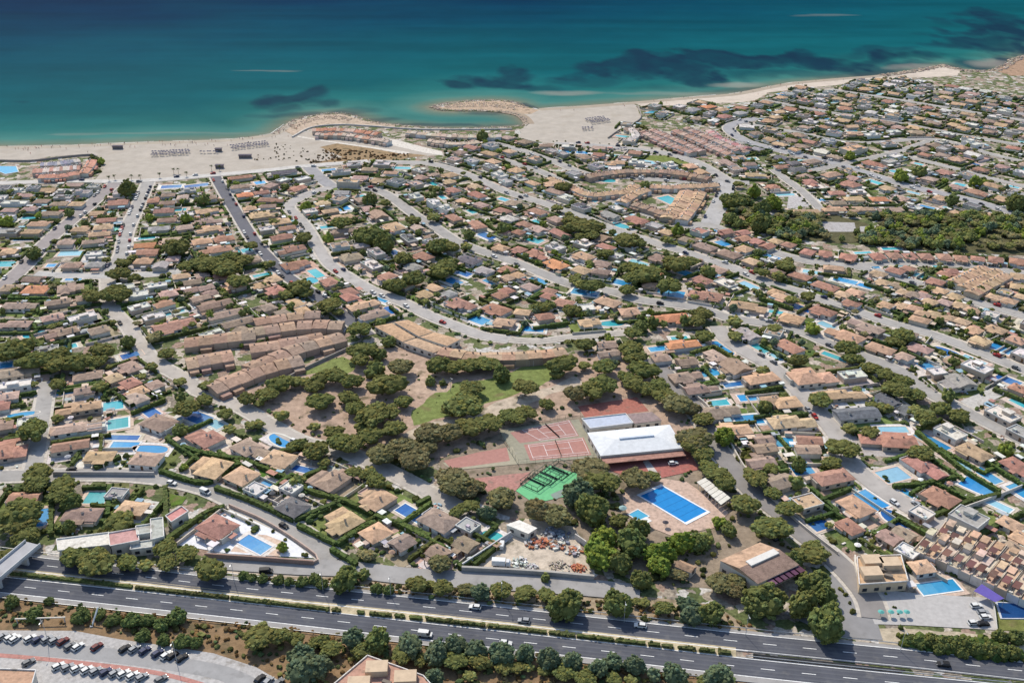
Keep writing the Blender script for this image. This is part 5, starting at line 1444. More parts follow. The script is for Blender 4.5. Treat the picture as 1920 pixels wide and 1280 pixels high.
def row_units(pts, n, depth, h, cols, labelf=None, flat=False, zc=0):
    """terraced houses along a pixel line (front line at the eaves); labelf(i) -> label for units of their own, else far mesh"""
    p = smooth_path([G(*q, h) for q in pts], 2)
    L = np.concatenate([[0], np.cumsum(np.linalg.norm(np.diff(p, axis=0), axis=1))])
    for i in range(n):
        s0, s1 = L[-1] * i / n, L[-1] * (i + 1) / n
        a = np.array([np.interp(s0, L, p[:, k]) for k in (0, 1)])
        b = np.array([np.interp(s1, L, p[:, k]) for k in (0, 1)])
        c = (a + b) / 2
        yaw = math.atan2(b[1] - a[1], b[0] - a[0])
        w_ = np.linalg.norm(b - a) * .97
        nx, ny = -math.sin(yaw), math.cos(yaw)
        hh = h + random.uniform(-.35, .35)
        x, y = c[0] + nx * depth / 2, c[1] + ny * depth / 2
        rc = jit(random.choice(cols), .1)
        wc = jit(random.choice(WALLC) if cols is not TB else (0.36, 0.28, 0.22), .08)
        if labelf and depth == 9: wc = jit((.30, .22, .17), .1)  # curved building: deep shade of its park-facing walls is darkened into the colour
        wall, roof, unit = MB(), MB(), MB()
        if flat:
            wall.box(0, 0, 0, hh, w_, depth, 0, wc)
            roof.box(0, 0, hh - .02, hh + .1, w_ - .05, depth - .1, 0, rc)
            for sx in (-1, 1):
                roof.box(sx * (w_ / 2 - .12), 0, hh + .1, hh + .6, .24, depth, 0, jit((0.56, 0.47, 0.37), .08))
            ux, ud, uz = random.uniform(-.18, .18) * w_, random.uniform(.2, .36), random.choice([.5, 1.2, 2.2])
            wall.box(ux, depth * (.45 - ud / 2), hh + .1, hh + uz, w_ * .62, depth * ud, 0, wc)
            roof.box(ux, depth * (.45 - ud / 2), hh + uz, hh + uz + .15, w_ * .66, depth * (ud + .04), 0, jit(rc, .2))
            for _ in range(4): unit.box(random.uniform(-.4, .4) * w_, random.uniform(-.45, 0) * depth, hh + .1, hh + random.uniform(.4, .9), random.uniform(.5, 1.8), random.uniform(.5, 1.2), 0, jit(random.choice([(.6, .57, .5), (.3, .2, .16), (.45, .36, .28)]), .2))
            unit.box(random.uniform(-.1, .1) * w_, -depth * .25, hh + 2.1, hh + 2.2, w_ * .6, depth * .3, 0, jit((0.16, 0.085, 0.075), .2))
            for sx in (-1, 1):
                unit.box(sx * w_ * .27, -depth * .38, hh + .1, hh + 2.1, .15, .15, 0, (0.15, 0.08, 0.07))
        else:
            wall.box(0, 0, 0, hh, w_, depth, 0, wc)
            gable(roof, 0, 0, hh, w_, depth * .96, .22 * depth * .5, rc, over=.12, along='x')
            unit.box(random.uniform(-.3, .3) * w_, depth * .12, hh, hh + 2.0, .7, .7, 0, wc)
            if random.random() < .5: roof.box(0, -depth * .62, 0, 2.2, w_ * .8, depth * .25, 0, jit(rc, .15))
        if labelf:
            t = thing("terraced_house", labelf(i), "terraced house", (x, y, .12), yaw, "terraced houses in rows")
            wall.build("wall", M_WALL, t)
            ro = roof.build("roof", M_PAVE if flat else M_ROOF, t)
            unit.build("pergola" if flat else "chimney", M_WALL, t if flat else ro)
        else:
            cc, ss = math.cos(yaw), math.sin(yaw)
            for src, dst in ((wall, farw), (roof, farr), (unit, farw)):
                o = len(dst.v)
                dst.v += [(x + X * cc - Y * ss, y + X * ss + Y * cc, Z + .1) for X, Y, Z in src.v]
                dst.f += [[q + o for q in f] for f in src.f]
                dst.c += src.c
                dst.m += src.m


TB = [RC['B'], (0.33, 0.22, 0.16), (0.37, 0.25, 0.18)]
# the brown town-house complex left of the park
for nm, pts, n, dp in (("the top row left of the park", [(345, 652), (480, 637)], 5, 12), ("the second row left of the park", [(352, 692), (440, 676)], 4, 13),
                       ("the long lower row left of the park", [(408, 738), (505, 700), (572, 684)], 7, 13), ("the front row above the park corner", [(480, 700), (560, 665), (652, 640)], 7, 12),
                       ("the middle row of the brown complex", [(470, 662), (540, 652), (610, 640)], 5, 11), ("the upper row of the brown complex", [(470, 632), (560, 618), (640, 618)], 6, 11),
                       ("the back row of the brown complex", [(480, 612), (550, 600), (600, 597)], 4, 10)):
    row_units(pts, n, dp, 3.3, TB, lambda i, nm=nm: f"brown terraced house, {ordw(i + 1)} from the left in {nm}")
TN = [(0.50, 0.36, 0.25), (0.46, 0.31, 0.22), (0.52, 0.42, 0.33)]
row_units([(1712, 1030), (1788, 1064), (1858, 1096), (1960, 1142)], 11, 15, 3.5, TN, lambda i: f"tan flat terraced house with pergola, {ordw(i + 1)} from the left in the lower right row", flat=True)
row_units([(1752, 1006), (1822, 1034), (1895, 1066), (1960, 1096)], 9, 12, 3.3, TN, lambda i: f"tan flat terraced house, {ordw(i + 1)} from the left behind the lower right row", flat=True)
# the curved building above the park
row_units([(818, 664), (858, 672), (905, 676), (960, 676), (1020, 672), (1066, 665)], 10, 9, 4.0, [(0.42, 0.30, 0.20), (0.40, 0.26, 0.18)], lambda i: f"tan unit of the curved building above the park, {ordw(i + 1)} from the left", flat=False)
# far rows: part of the far houses
TT3 = [(0.47, 0.32, 0.21), (0.42, 0.28, 0.19)]
for pts, n, dp, cl in (([(1022, 336), (1060, 352), (1100, 368), (1145, 366), (1180, 362), (1203, 350)], 30, 9, TT3), ([(1105, 335), (1150, 327), (1220, 324), (1290, 331), (1325, 338)], 30, 9, TB),
                       ([(1218, 354), (1280, 354), (1350, 350)], 18, 9, TT3), ([(1175, 382), (1200, 366), (1222, 358)], 9, 9, TT3), ([(1182, 385), (1225, 398), (1262, 412)], 14, 9, TB),
                       ([(1268, 412), (1290, 385), (1305, 360)], 14, 12, TT3), ([(1290, 415), (1312, 385), (1325, 362)], 14, 9, TT3),
                       ([(1198, 248), (1240, 268), (1292, 288)], 24, 9, [(0.35, 0.225, 0.18), (0.42, 0.31, 0.26)]), ([(1215, 244), (1265, 265), (1310, 285)], 24, 8, [(0.33, 0.21, 0.17), (0.42, 0.31, 0.26)]),
                       ([(1258, 245), (1310, 268), (1362, 292)], 26, 9, [(0.35, 0.225, 0.18), (0.42, 0.31, 0.26)]), ([(1280, 241), (1330, 262), (1378, 284)], 26, 8, [(0.35, 0.225, 0.18), (0.42, 0.31, 0.26)]),
                       ([(1322, 245), (1345, 262), (1395, 281)], 18, 9, [(0.38, 0.18, 0.18), (0.46, 0.33, 0.30)]),
                       ([(585, 247), (640, 246), (705, 254)], 18, 10, [(0.44, 0.22, 0.15), (0.50, 0.36, 0.28)]), ([(590, 254), (650, 256), (725, 268)], 18, 8, [(0.48, 0.28, 0.20), (0.50, 0.40, 0.33)]),
                       ([(760, 250), (850, 258), (940, 258)], 18, 9, [(0.50, 0.44, 0.36), (0.46, 0.36, 0.28)]), ([(800, 266), (860, 272), (900, 268)], 12, 8, [(0.50, 0.40, 0.31)]),
                       ([(60, 325), (105, 322), (150, 318)], 14, 12, [(0.46, 0.27, 0.21), (0.58, 0.50, 0.43)]), ([(70, 335), (110, 334), (150, 328)], 12, 10, [(0.50, 0.26, 0.19)]),
                       ([(165, 325), (178, 310), (182, 300)], 8, 8, [(0.48, 0.26, 0.19)]), ([(75, 312), (115, 309), (152, 303)], 12, 10, [(0.30, 0.29, 0.34), (0.5, 0.46, 0.42)]),
                       ([(1820, 545), (1850, 530), (1885, 512)], 12, 9, TT3), ([(1800, 535), (1830, 520), (1860, 506)], 12, 9, TT3), ([(1835, 555), (1868, 537), (1900, 520)], 12, 9, TT3),
                       ([(1180, 265), (1200, 255), (1190, 240)], 6, 7, [(0.5, .46, .42)])):
    row_units(pts, n, dp, 3.2, cl)
o_ = len(farw.v)
farw.v += farr.v
farw.f += [[i + o_ for i in f] for f in farr.f]
farw.c += farr.c
farw.m += [1] * len(farr.f)
tag(farw.build("distant_houses", [M_WALL, M_ROOF]), "dense spread of small distant houses with tan, red and white roofs", "houses", None, "stuff")

# ------------------------------------------------------------------ vegetation
def crown(kind, hi=True, base=(0.1, 0.115, 0.035)):
    """crown of unit radius, centred on z=0: many leaf clumps, then loose leaf faces over them"""
    mb = MB()
    iv, fs = ICO2 if hi else ICO1
    flat = {'p': .38, 'r': .80, 's': .62}[kind]
    lobes = []
    nl = random.randint(5, 7)
    for k in range(nl):
        a = k * 2 * math.pi / nl + random.uniform(-.4, .4)
        r = random.uniform(.40, .60)
        lobes.append((math.cos(a) * r, math.sin(a) * r, random.uniform(-.12, .1) * flat, random.uniform(.38, .52)))
    lobes.append((random.uniform(-.15, .15), random.uniform(-.15, .15), .25 * flat, .5))
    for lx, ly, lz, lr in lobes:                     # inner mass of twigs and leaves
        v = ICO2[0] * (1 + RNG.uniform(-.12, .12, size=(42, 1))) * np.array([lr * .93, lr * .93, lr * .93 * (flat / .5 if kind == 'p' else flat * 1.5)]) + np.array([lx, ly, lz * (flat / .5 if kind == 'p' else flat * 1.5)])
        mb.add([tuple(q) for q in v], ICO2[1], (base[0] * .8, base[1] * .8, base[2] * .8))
    n = 230 if hi else 34
    cl = []
    for i in range(n):
        lx, ly, lz, lr = random.choice(lobes)
        d = RNG.normal(size=3)
        d /= np.linalg.norm(d)
        if kind == 'p' and d[2] < -.1: d[2] *= -.6
        rr = lr * random.uniform(.84, 1.02)
        p = np.array([lx + d[0] * rr, ly + d[1] * rr, (lz + d[2] * rr * (1.25 if kind != 'p' else 1.0)) * (flat / .5 if kind == 'p' else flat * 1.5)])
        cl.append((p, random.uniform(.08, .145) if hi else random.uniform(.17, .28)))
    for p, r in cl:
        v = iv * (1 + RNG.uniform(-.34, .34, size=(len(iv), 1)))
        v = v * np.array([r, r, r * (.62 if kind == 'p' else .85)]) + p
        k = random.uniform(.72, 1.3)
        yel = random.uniform(-.12, .16)
        mb.add([tuple(q) for q in v], fs, (base[0] * k * (1 + yel), base[1] * k, base[2] * k * (1 - yel)))
    if hi:
        for i in range(2600):
            p, r = random.choice(cl)
            d = RNG.normal(size=3)
            d /= np.linalg.norm(d)
            if d[2] < -.1: continue
            d[2] *= .6
            q = p + d * r * random.uniform(.9, 1.4)
            e = RNG.normal(size=(3, 3)) * .032
            k = random.uniform(.6, 1.5)
            mb.face([tuple(q + e[j]) for j in range(3)], (base[0] * k, base[1] * k, base[2] * k))
    return mb


def trunk_mesh(name, kind):
    mb = MB()
    lean = random.uniform(-.06, .06)
    mb.tube((0, 0, 0), (lean, lean * .5, .62), .045, .03, 7, (0.13, .09, .06))
    mb.tube((lean, lean * .5, .62), (lean * 1.5, lean, 1.0), .03, .012, 6, (0.13, .09, .06))
    for k in range(5):
        a = k * 1.256 + random.uniform(-.3, .3)
        mb.tube((lean, lean * .5, .5 + .05 * k), (lean + math.cos(a) * .36, lean * .5 + math.sin(a) * .36, .86 + random.uniform(0, .1)), .02, .008, 5, (0.13, .09, .06))
    me = mb.build(name, M_TRUNK)
    m = me.data
    bpy.data.objects.remove(me)
    return m


LC = {'p': ('p', (0.168, 0.176, 0.060)), 'r': ('r', (0.155, 0.178, 0.060)), 'y': ('r', (0.20, 0.245, 0.048)), 'g': ('p', (0.185, 0.170, 0.080)), 'c': ('r', (0.125, 0.165, 0.095)), 's': ('s', (0.135, 0.17, 0.06))}
CROWNS, LOW = {}, {}
for c_, (k_, b_) in LC.items():
    CROWNS[c_] = []
    for i in range(5 if c_ in 'pg' else 3):
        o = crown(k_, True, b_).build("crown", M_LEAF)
        CROWNS[c_].append(o.data)
        bpy.data.objects.remove(o)
    LOW[c_] = [crown(k_, False, b_) for i in range(4)]
TRUNKS = [trunk_mesh("trunk", 'p') for _ in range(3)]
ANCH = [(110, 670, "in the long pine belt at far left"), (225, 560, "by the upper left crossroads"), (410, 500, "in the grove right of the left cross street"), (330, 465, "behind the orange house below the second beach street"), (110, 930, "in the corner grove above the motorway bridge"), (60, 805, "along the short far-left lane"),
        (20, 960, "at the left edge above the motorway bridge"), (190, 1058, "below the long white building"), (390, 1066, "below the white triangular plot"), (650, 1085, "alone on the left motorway verge"), (810, 1097, "on the verge below the brown villas"), (930, 1105, "on the verge below the construction yard"), (1060, 1125, "on the verge right of the construction yard"),
        (1180, 1130, "on the verge below the leafy grove"), (1290, 1145, "on the verge below the brown clubhouse"), (510, 1190, "in the left thicket before the motorway"), (640, 1215, "in the thicket above the bottom tan building"), (770, 1215, "in the thicket right of the bottom tan building"), (900, 1225, "in the middle thicket before the motorway"), (1060, 1240, "in the right thicket before the motorway"), (1190, 1250, "in the thicket at the bottom edge"), (1300, 1268, "in the last thicket before the motorway"),
        (1500, 1130, "in the tall grove right of the brown clubhouse"), (1510, 1060, "between the brown clubhouse and the club lane"), (1350, 1090, "left of the brown clubhouse"), (1140, 1040, "in the yellow-green grove by the yard"), (1240, 1060, "in the grove below the pool deck"), (1310, 1010, "at the lower edge of the pool deck"), (1400, 960, "along the club lane below the white carport"), (1340, 890, "between the carport and the club lane"), (1300, 840, "at the right end of the white sports hall"),
        (1110, 890, "between the green courts and the big pool"), (1190, 900, "above the big pool"), (1010, 955, "below the green courts"), (1100, 970, "left of the small pool"), (850, 900, "left of the small red court"), (780, 860, "left of the long red court"), (870, 930, "by the end of the park lane"), (640, 840, "at the lower left corner of the park"), (700, 900, "among the brown villas below the park"), (580, 850, "behind the tan villa near the lane"),
        (490, 760, "at the left tip of the park"), (570, 720, "below the small left lawn"), (600, 760, "on the bare park ground at left"), (690, 770, "in the middle of the park"), (710, 810, "above the park lane"), (680, 680, "at the top left of the park"), (760, 685, "below the tan flat blocks"), (870, 683, "in the row below the curved building"), (870, 765, "on the park lawn"), (830, 815, "in the row behind the long red court"), (930, 790, "in the row behind the tennis courts"),
        (1040, 685, "at the right end of the park lawn"), (1120, 690, "below the curved building's right end"), (1090, 735, "in the grove behind the clay court"), (1190, 715, "in the park's top right grove"), (1240, 745, "beside the upper club lane"), (1290, 780, "right of the blue-grey hall"), (1170, 650, "around the dark houses above the park"), (1320, 600, "along the central avenue above the orange house"), (1380, 630, "at the top of the lower right street"), (1440, 690, "beside the upper part of the lower right street"),
        (620, 575, "around the end of the dark beach street"), (670, 620, "left of the tan flat blocks"), (1080, 430, "in the big grove below the upper avenue"), (1190, 455, "beside the middle of the upper avenue"), (1200, 510, "in the grove between the two long avenues"), (1280, 495, "before the upper avenue near the blue pool"), (1110, 540, "along the middle of the central avenue"), (1010, 580, "among the villas with blue pools"), (760, 525, "left of the central avenue"), (830, 460, "at the bend of the central avenue"), (830, 500, "in the dark grove beside the central avenue"), (680, 445, "inside the looping street"), (560, 540, "below the dark beach street"),
        (1400, 385, "in the scrub near the wide link"), (1420, 420, "at the left end of the wood"), (1470, 500, "beside the street below the wood"), (1590, 660, "along the central avenue at right"), (1690, 635, "behind the tan houses of the upper avenue"), (1670, 710, "in the garden grove below the central avenue"), (1700, 740, "in the grove beside the parking yard"), (1760, 775, "along the central avenue by the concrete lot"), (1640, 765, "above the dark-roofed houses"), (1540, 750, "at the bend of the lower right street"), (1590, 840, "over the lower right street"), (1620, 805, "beside the red house with a pale pool"), (1730, 850, "behind the blue rectangular pool"), (1460, 895, "in the gardens right of the club lane"), (1540, 880, "behind the blue pools by the club lane"), (1470, 960, "at the club lane's right side"), (310, 800, "among the villas left of the park lane"), (390, 760, "along the park lane's left side"), (430, 790, "beside the red-roofed villa"), (330, 660, "on the park lane above the brown rows"), (230, 700, "beside the pink houses at left"), (270, 780, "beside the dark blue pool at left")]
trees = []
for px, py, s, q in rows(TT):
    c = q[1] if len(q) > 1 else 'p'
    D0 = float(q[0]) / s / ppm(py) * 1.0
    kind = LC[c][0]
    hc = min(5.6, max(1.7, .34 * D0)) if kind == 'p' else min(5.2, max(1.4, .38 * D0))
    X, Y = G(px, py, hc)
    trees.append(dict(x=X, y=Y, D=D0, hc=hc, c=c, px=px, py=py, a=float(q[0]) / s))
trees.sort(key=lambda t: -t['a'])
ind = trees[:292]
grp = {}
for t_ in ind:
    k = min(range(len(ANCH)), key=lambda i: math.hypot((ANCH[i][0] - t_['px']), (ANCH[i][1] - t_['py']) * 1.5))
    if math.hypot(ANCH[k][0] - t_['px'], (ANCH[k][1] - t_['py']) * 1.5) < 75:
        grp.setdefault(ANCH[k][2], []).append(t_)
    else:
        t_['road'], t_['ri'], _ = nearest_road(t_['x'], t_['y'])
        t_['side'] = side_word(t_)
        grp.setdefault(f"in gardens {t_['side']} {ROADS[t_['road']][3].replace('the ', '', 1)}", []).append(t_)
TW = {'p': "dark umbrella pine", 'g': "dull olive pine", 'r': "green leafy tree", 'y': "yellow-green tree", 'c': "blue-green bushy tree"}
for ph, L in grp.items():
    L.sort(key=lambda t: t['px'])
    for n, t_ in enumerate(L):
        nm = "pine_tree" if t_['c'] in 'pg' else "broadleaf_tree"
        rank = "" if len(L) == 1 else f", {ordw(n + 1)} from the left"
        o = thing(nm, f"{TW[t_['c']]}{rank} {ph}", "tree", (t_['x'], t_['y'], 0.05), random.uniform(0, 6.28), "pines and garden trees of the estate")
        cr = bpy.data.objects.new("crown", random.choice(CROWNS[t_['c']]))
        COL.objects.link(cr)
        cr.parent = o
        cr.location = (0, 0, t_['hc'])
        r = t_['D'] / 2
        cr.scale = (r * random.uniform(.9, 1.22), r * random.uniform(.8, 1.05), r * random.uniform(.75, 1.1))
        tr = bpy.data.objects.new("trunk", random.choice(TRUNKS))
        COL.objects.link(tr)
        tr.parent = o
        tr.scale = (r * .8 + .8, r * .8 + .8, t_['hc'])

# everything leafy too small or too many to count: far trees, wood, shrubs
veg = MB()


def low_tree(X, Y, D0, hc, c):
    src = random.choice(LOW[c])
    o = len(veg.v)
    r = D0 / 2
    a = random.uniform(0, 6.28)
    ca, sa = math.cos(a), math.sin(a)
    k = random.uniform(.95, 1.45)
    veg.v += [(X + (x * ca - y * sa) * r, Y + (x * sa + y * ca) * r, hc + z * r) for x, y, z in src.v]
    veg.f += [[i + o for i in f] for f in src.f]
    veg.c += [(a_ * k, b_ * k, c2 * k) for a_, b_, c2 in src.c]
    veg.m += src.m


for t_ in trees[292:]:
    low_tree(t_['x'], t_['y'], t_['D'], t_['hc'], t_['c'])
for h in HOUSES:                                       # small garden trees between the houses
    if h['py'] > 700 or h['area'] <= 0: continue
    for _ in range(random.choice([1, 2, 2, 3, 4])):
        a = random.uniform(0, 6.28)
        r = random.uniform(8, 13)
        X, Y = h['x'] + math.cos(a) * r, h['y'] + math.sin(a) * r
        if road_gap(X, Y) > 1.5 and not any(inpoly(X, Y, e) for e in EXCL[:3]):
            D0 = random.uniform(2.0, 5.5)
            low_tree(X, Y, D0, min(5, max(1.5, D0 * .5)), random.choice("pprrgcy"))
for poly in ([(1440, 412), (1535, 404), (1545, 438), (1450, 445)], [(1640, 425), (1700, 408), (1990, 420), (1990, 482), (1860, 470), (1700, 468), (1600, 452)], [(1560, 405), (1700, 404), (1990, 412), (1990, 424), (1700, 418), (1610, 414)], [(1360, 385), (1400, 380), (1440, 405), (1430, 430), (1380, 420)], [(1440, 440), (1640, 439), (1720, 452), (1720, 470), (1600, 458), (1450, 452)]):
    W = [G(*p) for p in poly]
    x0, x1 = min(p[0] for p in W), max(p[0] for p in W)
    y0, y1 = min(p[1] for p in W), max(p[1] for p in W)
    n = int(abs(area2(W)) / 2 / 32)
    for _ in range(n * 2):
        X, Y = random.uniform(x0, x1), random.uniform(y0, y1)
        if inpoly(X, Y, W) and fbm(np.array([X * .03]), np.array([Y * .03]), 3, 5)[0] > .30:
            D0 = random.uniform(4.5, 8.5)
            low_tree(X, Y, D0, random.uniform(2.2, 3.6), random.choice("ppggcry"))
tag(veg.build("distant_trees", M_LEAF), "many small trees of the wood at right and of the far gardens", "trees", None, "stuff")

sh_ = MB()
iv, fs = ICO1


def shrub(X, Y, r, base=(0.10, 0.13, 0.045), z=0.0):
    k = random.uniform(.5, 1.5)
    y_ = random.uniform(-.2, .35)
    for j in range(random.choice([1, 2, 3])):
        v = iv * (1 + RNG.uniform(-.35, .35, size=(12, 1))) * np.array([r, r, r * .8]) * random.uniform(.6, 1) + np.array([X + random.uniform(-.7, .7) * r, Y + random.uniform(-.7, .7) * r, z + r * .45])
        sh_.add([tuple(q) for q in v], fs, (base[0] * k * (1 + y_), base[1] * k, base[2] * k * (1 - y_ * .5)))


for X, Y, r in shrub_pts: shrub(X, Y, r)
for k in RKEYS:                                        # planting along the streets
    if k in ('Bp', 'Sv', 'L', 'Gr'): continue
    nn = normals(RPATH[k])
    for i in range(0, len(RPATH[k])):
        for sgn in (1, -1):
            for _ in range(2):
                if random.random() < .6:
                    p = RPATH[k][i] + nn[i] * sgn * (ROADS[k][1] / 2 + random.uniform(2.2, 3.6)) + RTAN[k][i] * random.uniform(-3, 3)
                    if road_gap(*p) > 1.6: shrub(p[0], p[1], random.uniform(.5, 1.3))


KEEP = [[G(*p) for p in q] for q in (DECK, GREEN, [(930, 800), (1090, 780), (1130, 862), (970, 876)], [(825, 866), (961, 832), (978, 874), (840, 886)], [(1078, 760), (1194, 740), (1222, 775), (1096, 790)], [(886, 896), (1000, 882), (981, 905), (967, 925), (910, 925)], [(866, 1064), (958, 1000), (985, 968), (1080, 985), (1116, 1084), (1000, 1080)], [(1080, 780), (1260, 760), (1310, 880), (1200, 910), (1115, 870)], [(1345, 1050), (1425, 1010), (1505, 1060), (1421, 1102)], [(1300, 900), (1322, 890), (1375, 935), (1352, 955)])]


def scatter(pxs, n, r0, r1, base=(0.105, 0.13, 0.05)):
    W = [G(*p) for p in pxs]
    x0, x1 = min(p[0] for p in W), max(p[0] for p in W)
    y0, y1 = min(p[1] for p in W), max(p[1] for p in W)
    c = 0
    for _ in range(n * 6):
        X, Y = random.uniform(x0, x1), random.uniform(y0, y1)
        if inpoly(X, Y, W) and road_gap(X, Y) > 1.2 and not any(inpoly(X, Y, e) for e in KEEP):
            shrub(X, Y, random.uniform(r0, r1), base)
            c += 1
            if c >= n: break


DRYB = (0.17, 0.125, 0.06)
scatter([(-60, 1112), (20, 1120), (400, 1162), (800, 1206), (1200, 1250), (1380, 1272), (1380, 1300), (700, 1300), (560, 1280), (400, 1215), (140, 1172), (-60, 1172)], 500, .4, 1.1, DRYB)
scatter([(-60, 1112), (20, 1120), (400, 1162), (800, 1206), (1200, 1250), (1380, 1272), (1380, 1300), (700, 1300), (560, 1280), (400, 1215), (140, 1172), (-60, 1172)], 260, .4, 1.3)
scatter([(430, 1083), (600, 1085), (1000, 1110), (1330, 1140), (1425, 1180), (1400, 1184), (1000, 1139), (600, 1098)], 240, .35, 1.0, DRYB)
scatter([(430, 1083), (600, 1085), (1000, 1110), (1330, 1140), (1425, 1180), (1400, 1184), (1000, 1139), (600, 1098)], 110, .4, 1.2)
scatter([(1690, 1195), (1860, 1200), (1920, 1225), (1920, 1240), (1800, 1228), (1690, 1212)], 260, .7, 1.8, (0.07, 0.105, 0.03))
scatter(SPORT, 200, .5, 1.6)
scatter(PARK, 120, .3, .9)
scatter([(1350, 370), (1430, 400), (1480, 420), (1450, 440), (1400, 430), (1350, 415)], 120, .8, 2.2)
scatter([(610, 278), (700, 284), (790, 292), (700, 300), (580, 308)], 160, .5, 1.3, (0.16, 0.11, 0.06))
scatter([(520, 268), (620, 285), (570, 305), (470, 300)], 60, .4, .9, (0.12, 0.11, 0.06))
scatter([(840, 262), (960, 262), (980, 285), (900, 292), (830, 285)], 140, .8, 2.0)
scatter([(1195, 235), (1225, 245), (1300, 292), (1250, 285)], 90, .8, 2.0, (0.09, 0.10, 0.03))
scatter([(170, 290), (190, 300), (185, 325), (160, 330)], 60, .8, 1.8)
# garden clutter: pergolas, sheds, tarps, furniture, low walls
ct = MB()
CCOL = [(.68, .67, .64), (.60, .55, .47), (.46, .36, .28), (.30, .20, .15), (.36, .37, .38), (.55, .42, .32), (.62, .60, .56), (.26, .40, .46), (.12, .12, .13), (.40, .22, .17)]
for h in HOUSES:
    if h['area'] <= 0: continue
    pw, pd = h['plot']
    c, s = math.cos(h['yaw']), math.sin(h['yaw'])
    def put(a, b): return h['x'] + a * c - b * s, h['y'] + a * s + b * c
    for _ in range(random.randint(3, 7)):
        if random.random() < .5: a, b = random.choice([-1, 1]) * (h['w'] / 2 + random.uniform(.8, 4)), random.uniform(-.5, .5) * pd
        else: a, b = random.uniform(-.5, .5) * pw, random.choice([-1, 1]) * (h['d'] / 2 + random.uniform(.8, 4))
        X, Y = put(a, b)
        if road_gap(X, Y) < 1.2 or any((X - p['x']) ** 2 + (Y - p['y']) ** 2 < (p['L'] * .55) ** 2 for p in POOLS): continue
        col = jit(random.choice(CCOL), .12)
        r_ = random.random()
        if r_ < .22:                                  # pergola or awning
            w_, d_ = random.uniform(2.5, 5), random.uniform(2.2, 3.5)
            ct.box(X, Y, 2.25, 2.38, w_, d_, h['yaw'], col)
            for q in rect(X, Y, w_ - .3, d_ - .3, h['yaw']): ct.box(q[0], q[1], 0, 2.25, .12, .12, h['yaw'], (.4, .36, .3))
        elif r_ < .36:                                # shed with pitched lid
            w_, d_ = random.uniform(1.8, 3.5), random.uniform(1.6, 2.6)
            ct.box(X, Y, 0, 2.0, w_, d_, h['yaw'], jit((.5, .45, .38), .2))
            ct.box(X, Y, 2.0, 2.15, w_ + .3, d_ + .3, h['yaw'], col)
        elif r_ < .55:                                # parasol
            ct.tube((X, Y, 1.9), (X, Y, 2.5), 1.4, .06, 8, col)
            ct.tube((X, Y, 0), (X, Y, 2), .04, .04, 4, (.5, .5, .5))
        else:                                         # table, planter, lounger set
            for _k in range(random.randint(1, 4)):
                ct.box(X + random.uniform(-1.8, 1.8), Y + random.uniform(-1.8, 1.8), .12, random.uniform(.4, 1.0), random.uniform(.5, 1.9), random.uniform(.5, .9), h['yaw'] + random.choice([0, 1.57]), jit(random.choice(CCOL), .2))
    if not h['ind']:
        for sd in range(4):
            if random.random() < .8:
                run = clear_run([(h['x'] + (x - h['x']) * 1.03, h['y'] + (y - h['y']) * 1.03) for x, y in side_path(h, [sd], step=2.5)], .9)
                if len(run) > 2:
                    if random.random() < .42: wall_line(ct, np.array(run), .3, 0, random.uniform(1.1, 1.8), jit((.52, .47, .40), .15))
                    else: wall_line(sh_, np.array(run), 1.2, 0, random.uniform(1.3, 2.0), jit((.085, .112, .04), .25), .3)
tag(ct.build("garden_clutter", M_WALL), "garden furniture, awnings, sheds and low walls crowding the plots", "garden clutter", None, "stuff")
tag(sh_.build("garden_shrubs", M_LEAF), "small shrubs and ground cover scattered through gardens and verges", "shrubs", None, "stuff")

n_ = 0
for px, py, s, q in rows(SHR):
    D0 = float(q[0]) / s / ppm(py)
    X, Y = G(px, py, D0 * .3)
    n_ += 1
    where = "on the brown slope above the lower car park" if py > 1120 and px < 600 else ("on the green bank right of the underpass" if px > 1600 else "on the strip between service road and motorway")
    o = thing("shrub", "rounded green shrub " + where, "shrub", (X, Y, .05), random.uniform(0, 6), "rounded shrubs " + where)
    cr = bpy.data.objects.new("foliage", random.choice(CROWNS['s' if px < 1600 else 'r']))
    COL.objects.link(cr)
    cr.parent = o
    cr.location = (0, 0, D0 * .28)
    cr.scale = (D0 / 2, D0 / 2, D0 / 2)

# hedges of the near gardens and of the motorway median
HD = [((300, 820, 4.795), "0 300 400 405 640 268 790 212;800 215 1170 372;200 80 420 150 800 205;870 200 1080 130 1290 60;500 450 830 570 1200 740;1210 740 1440 650 1640 560;1290 355 1490 270;1180 375 1350 480 1640 560 1918 690;1240 785 1580 955;1590 955 1750 850 1918 760;60 920 410 680 580 625"),
      ((600, 820, 4.795), "150 960 320 850 500 760;490 705 740 785 990 885;770 1010 900 925;870 600 990 540;1220 825 1390 725;1250 1170 1430 1060 1500 1000;100 1000 330 1140"),
      ((0, 820, 4.795), "455 870 470 470;990 440 970 700;1485 440 1495 720;850 270 1080 170;740 450 960 440"),
      ((1520, 740, 4.795), "950 330 1180 520 1400 690 1700 870;480 420 380 280;740 820 1000 800 1300 740;1120 1080 1420 960 1700 890;1500 1270 1700 1160 1918 1060")]
hn = 0
HL = []
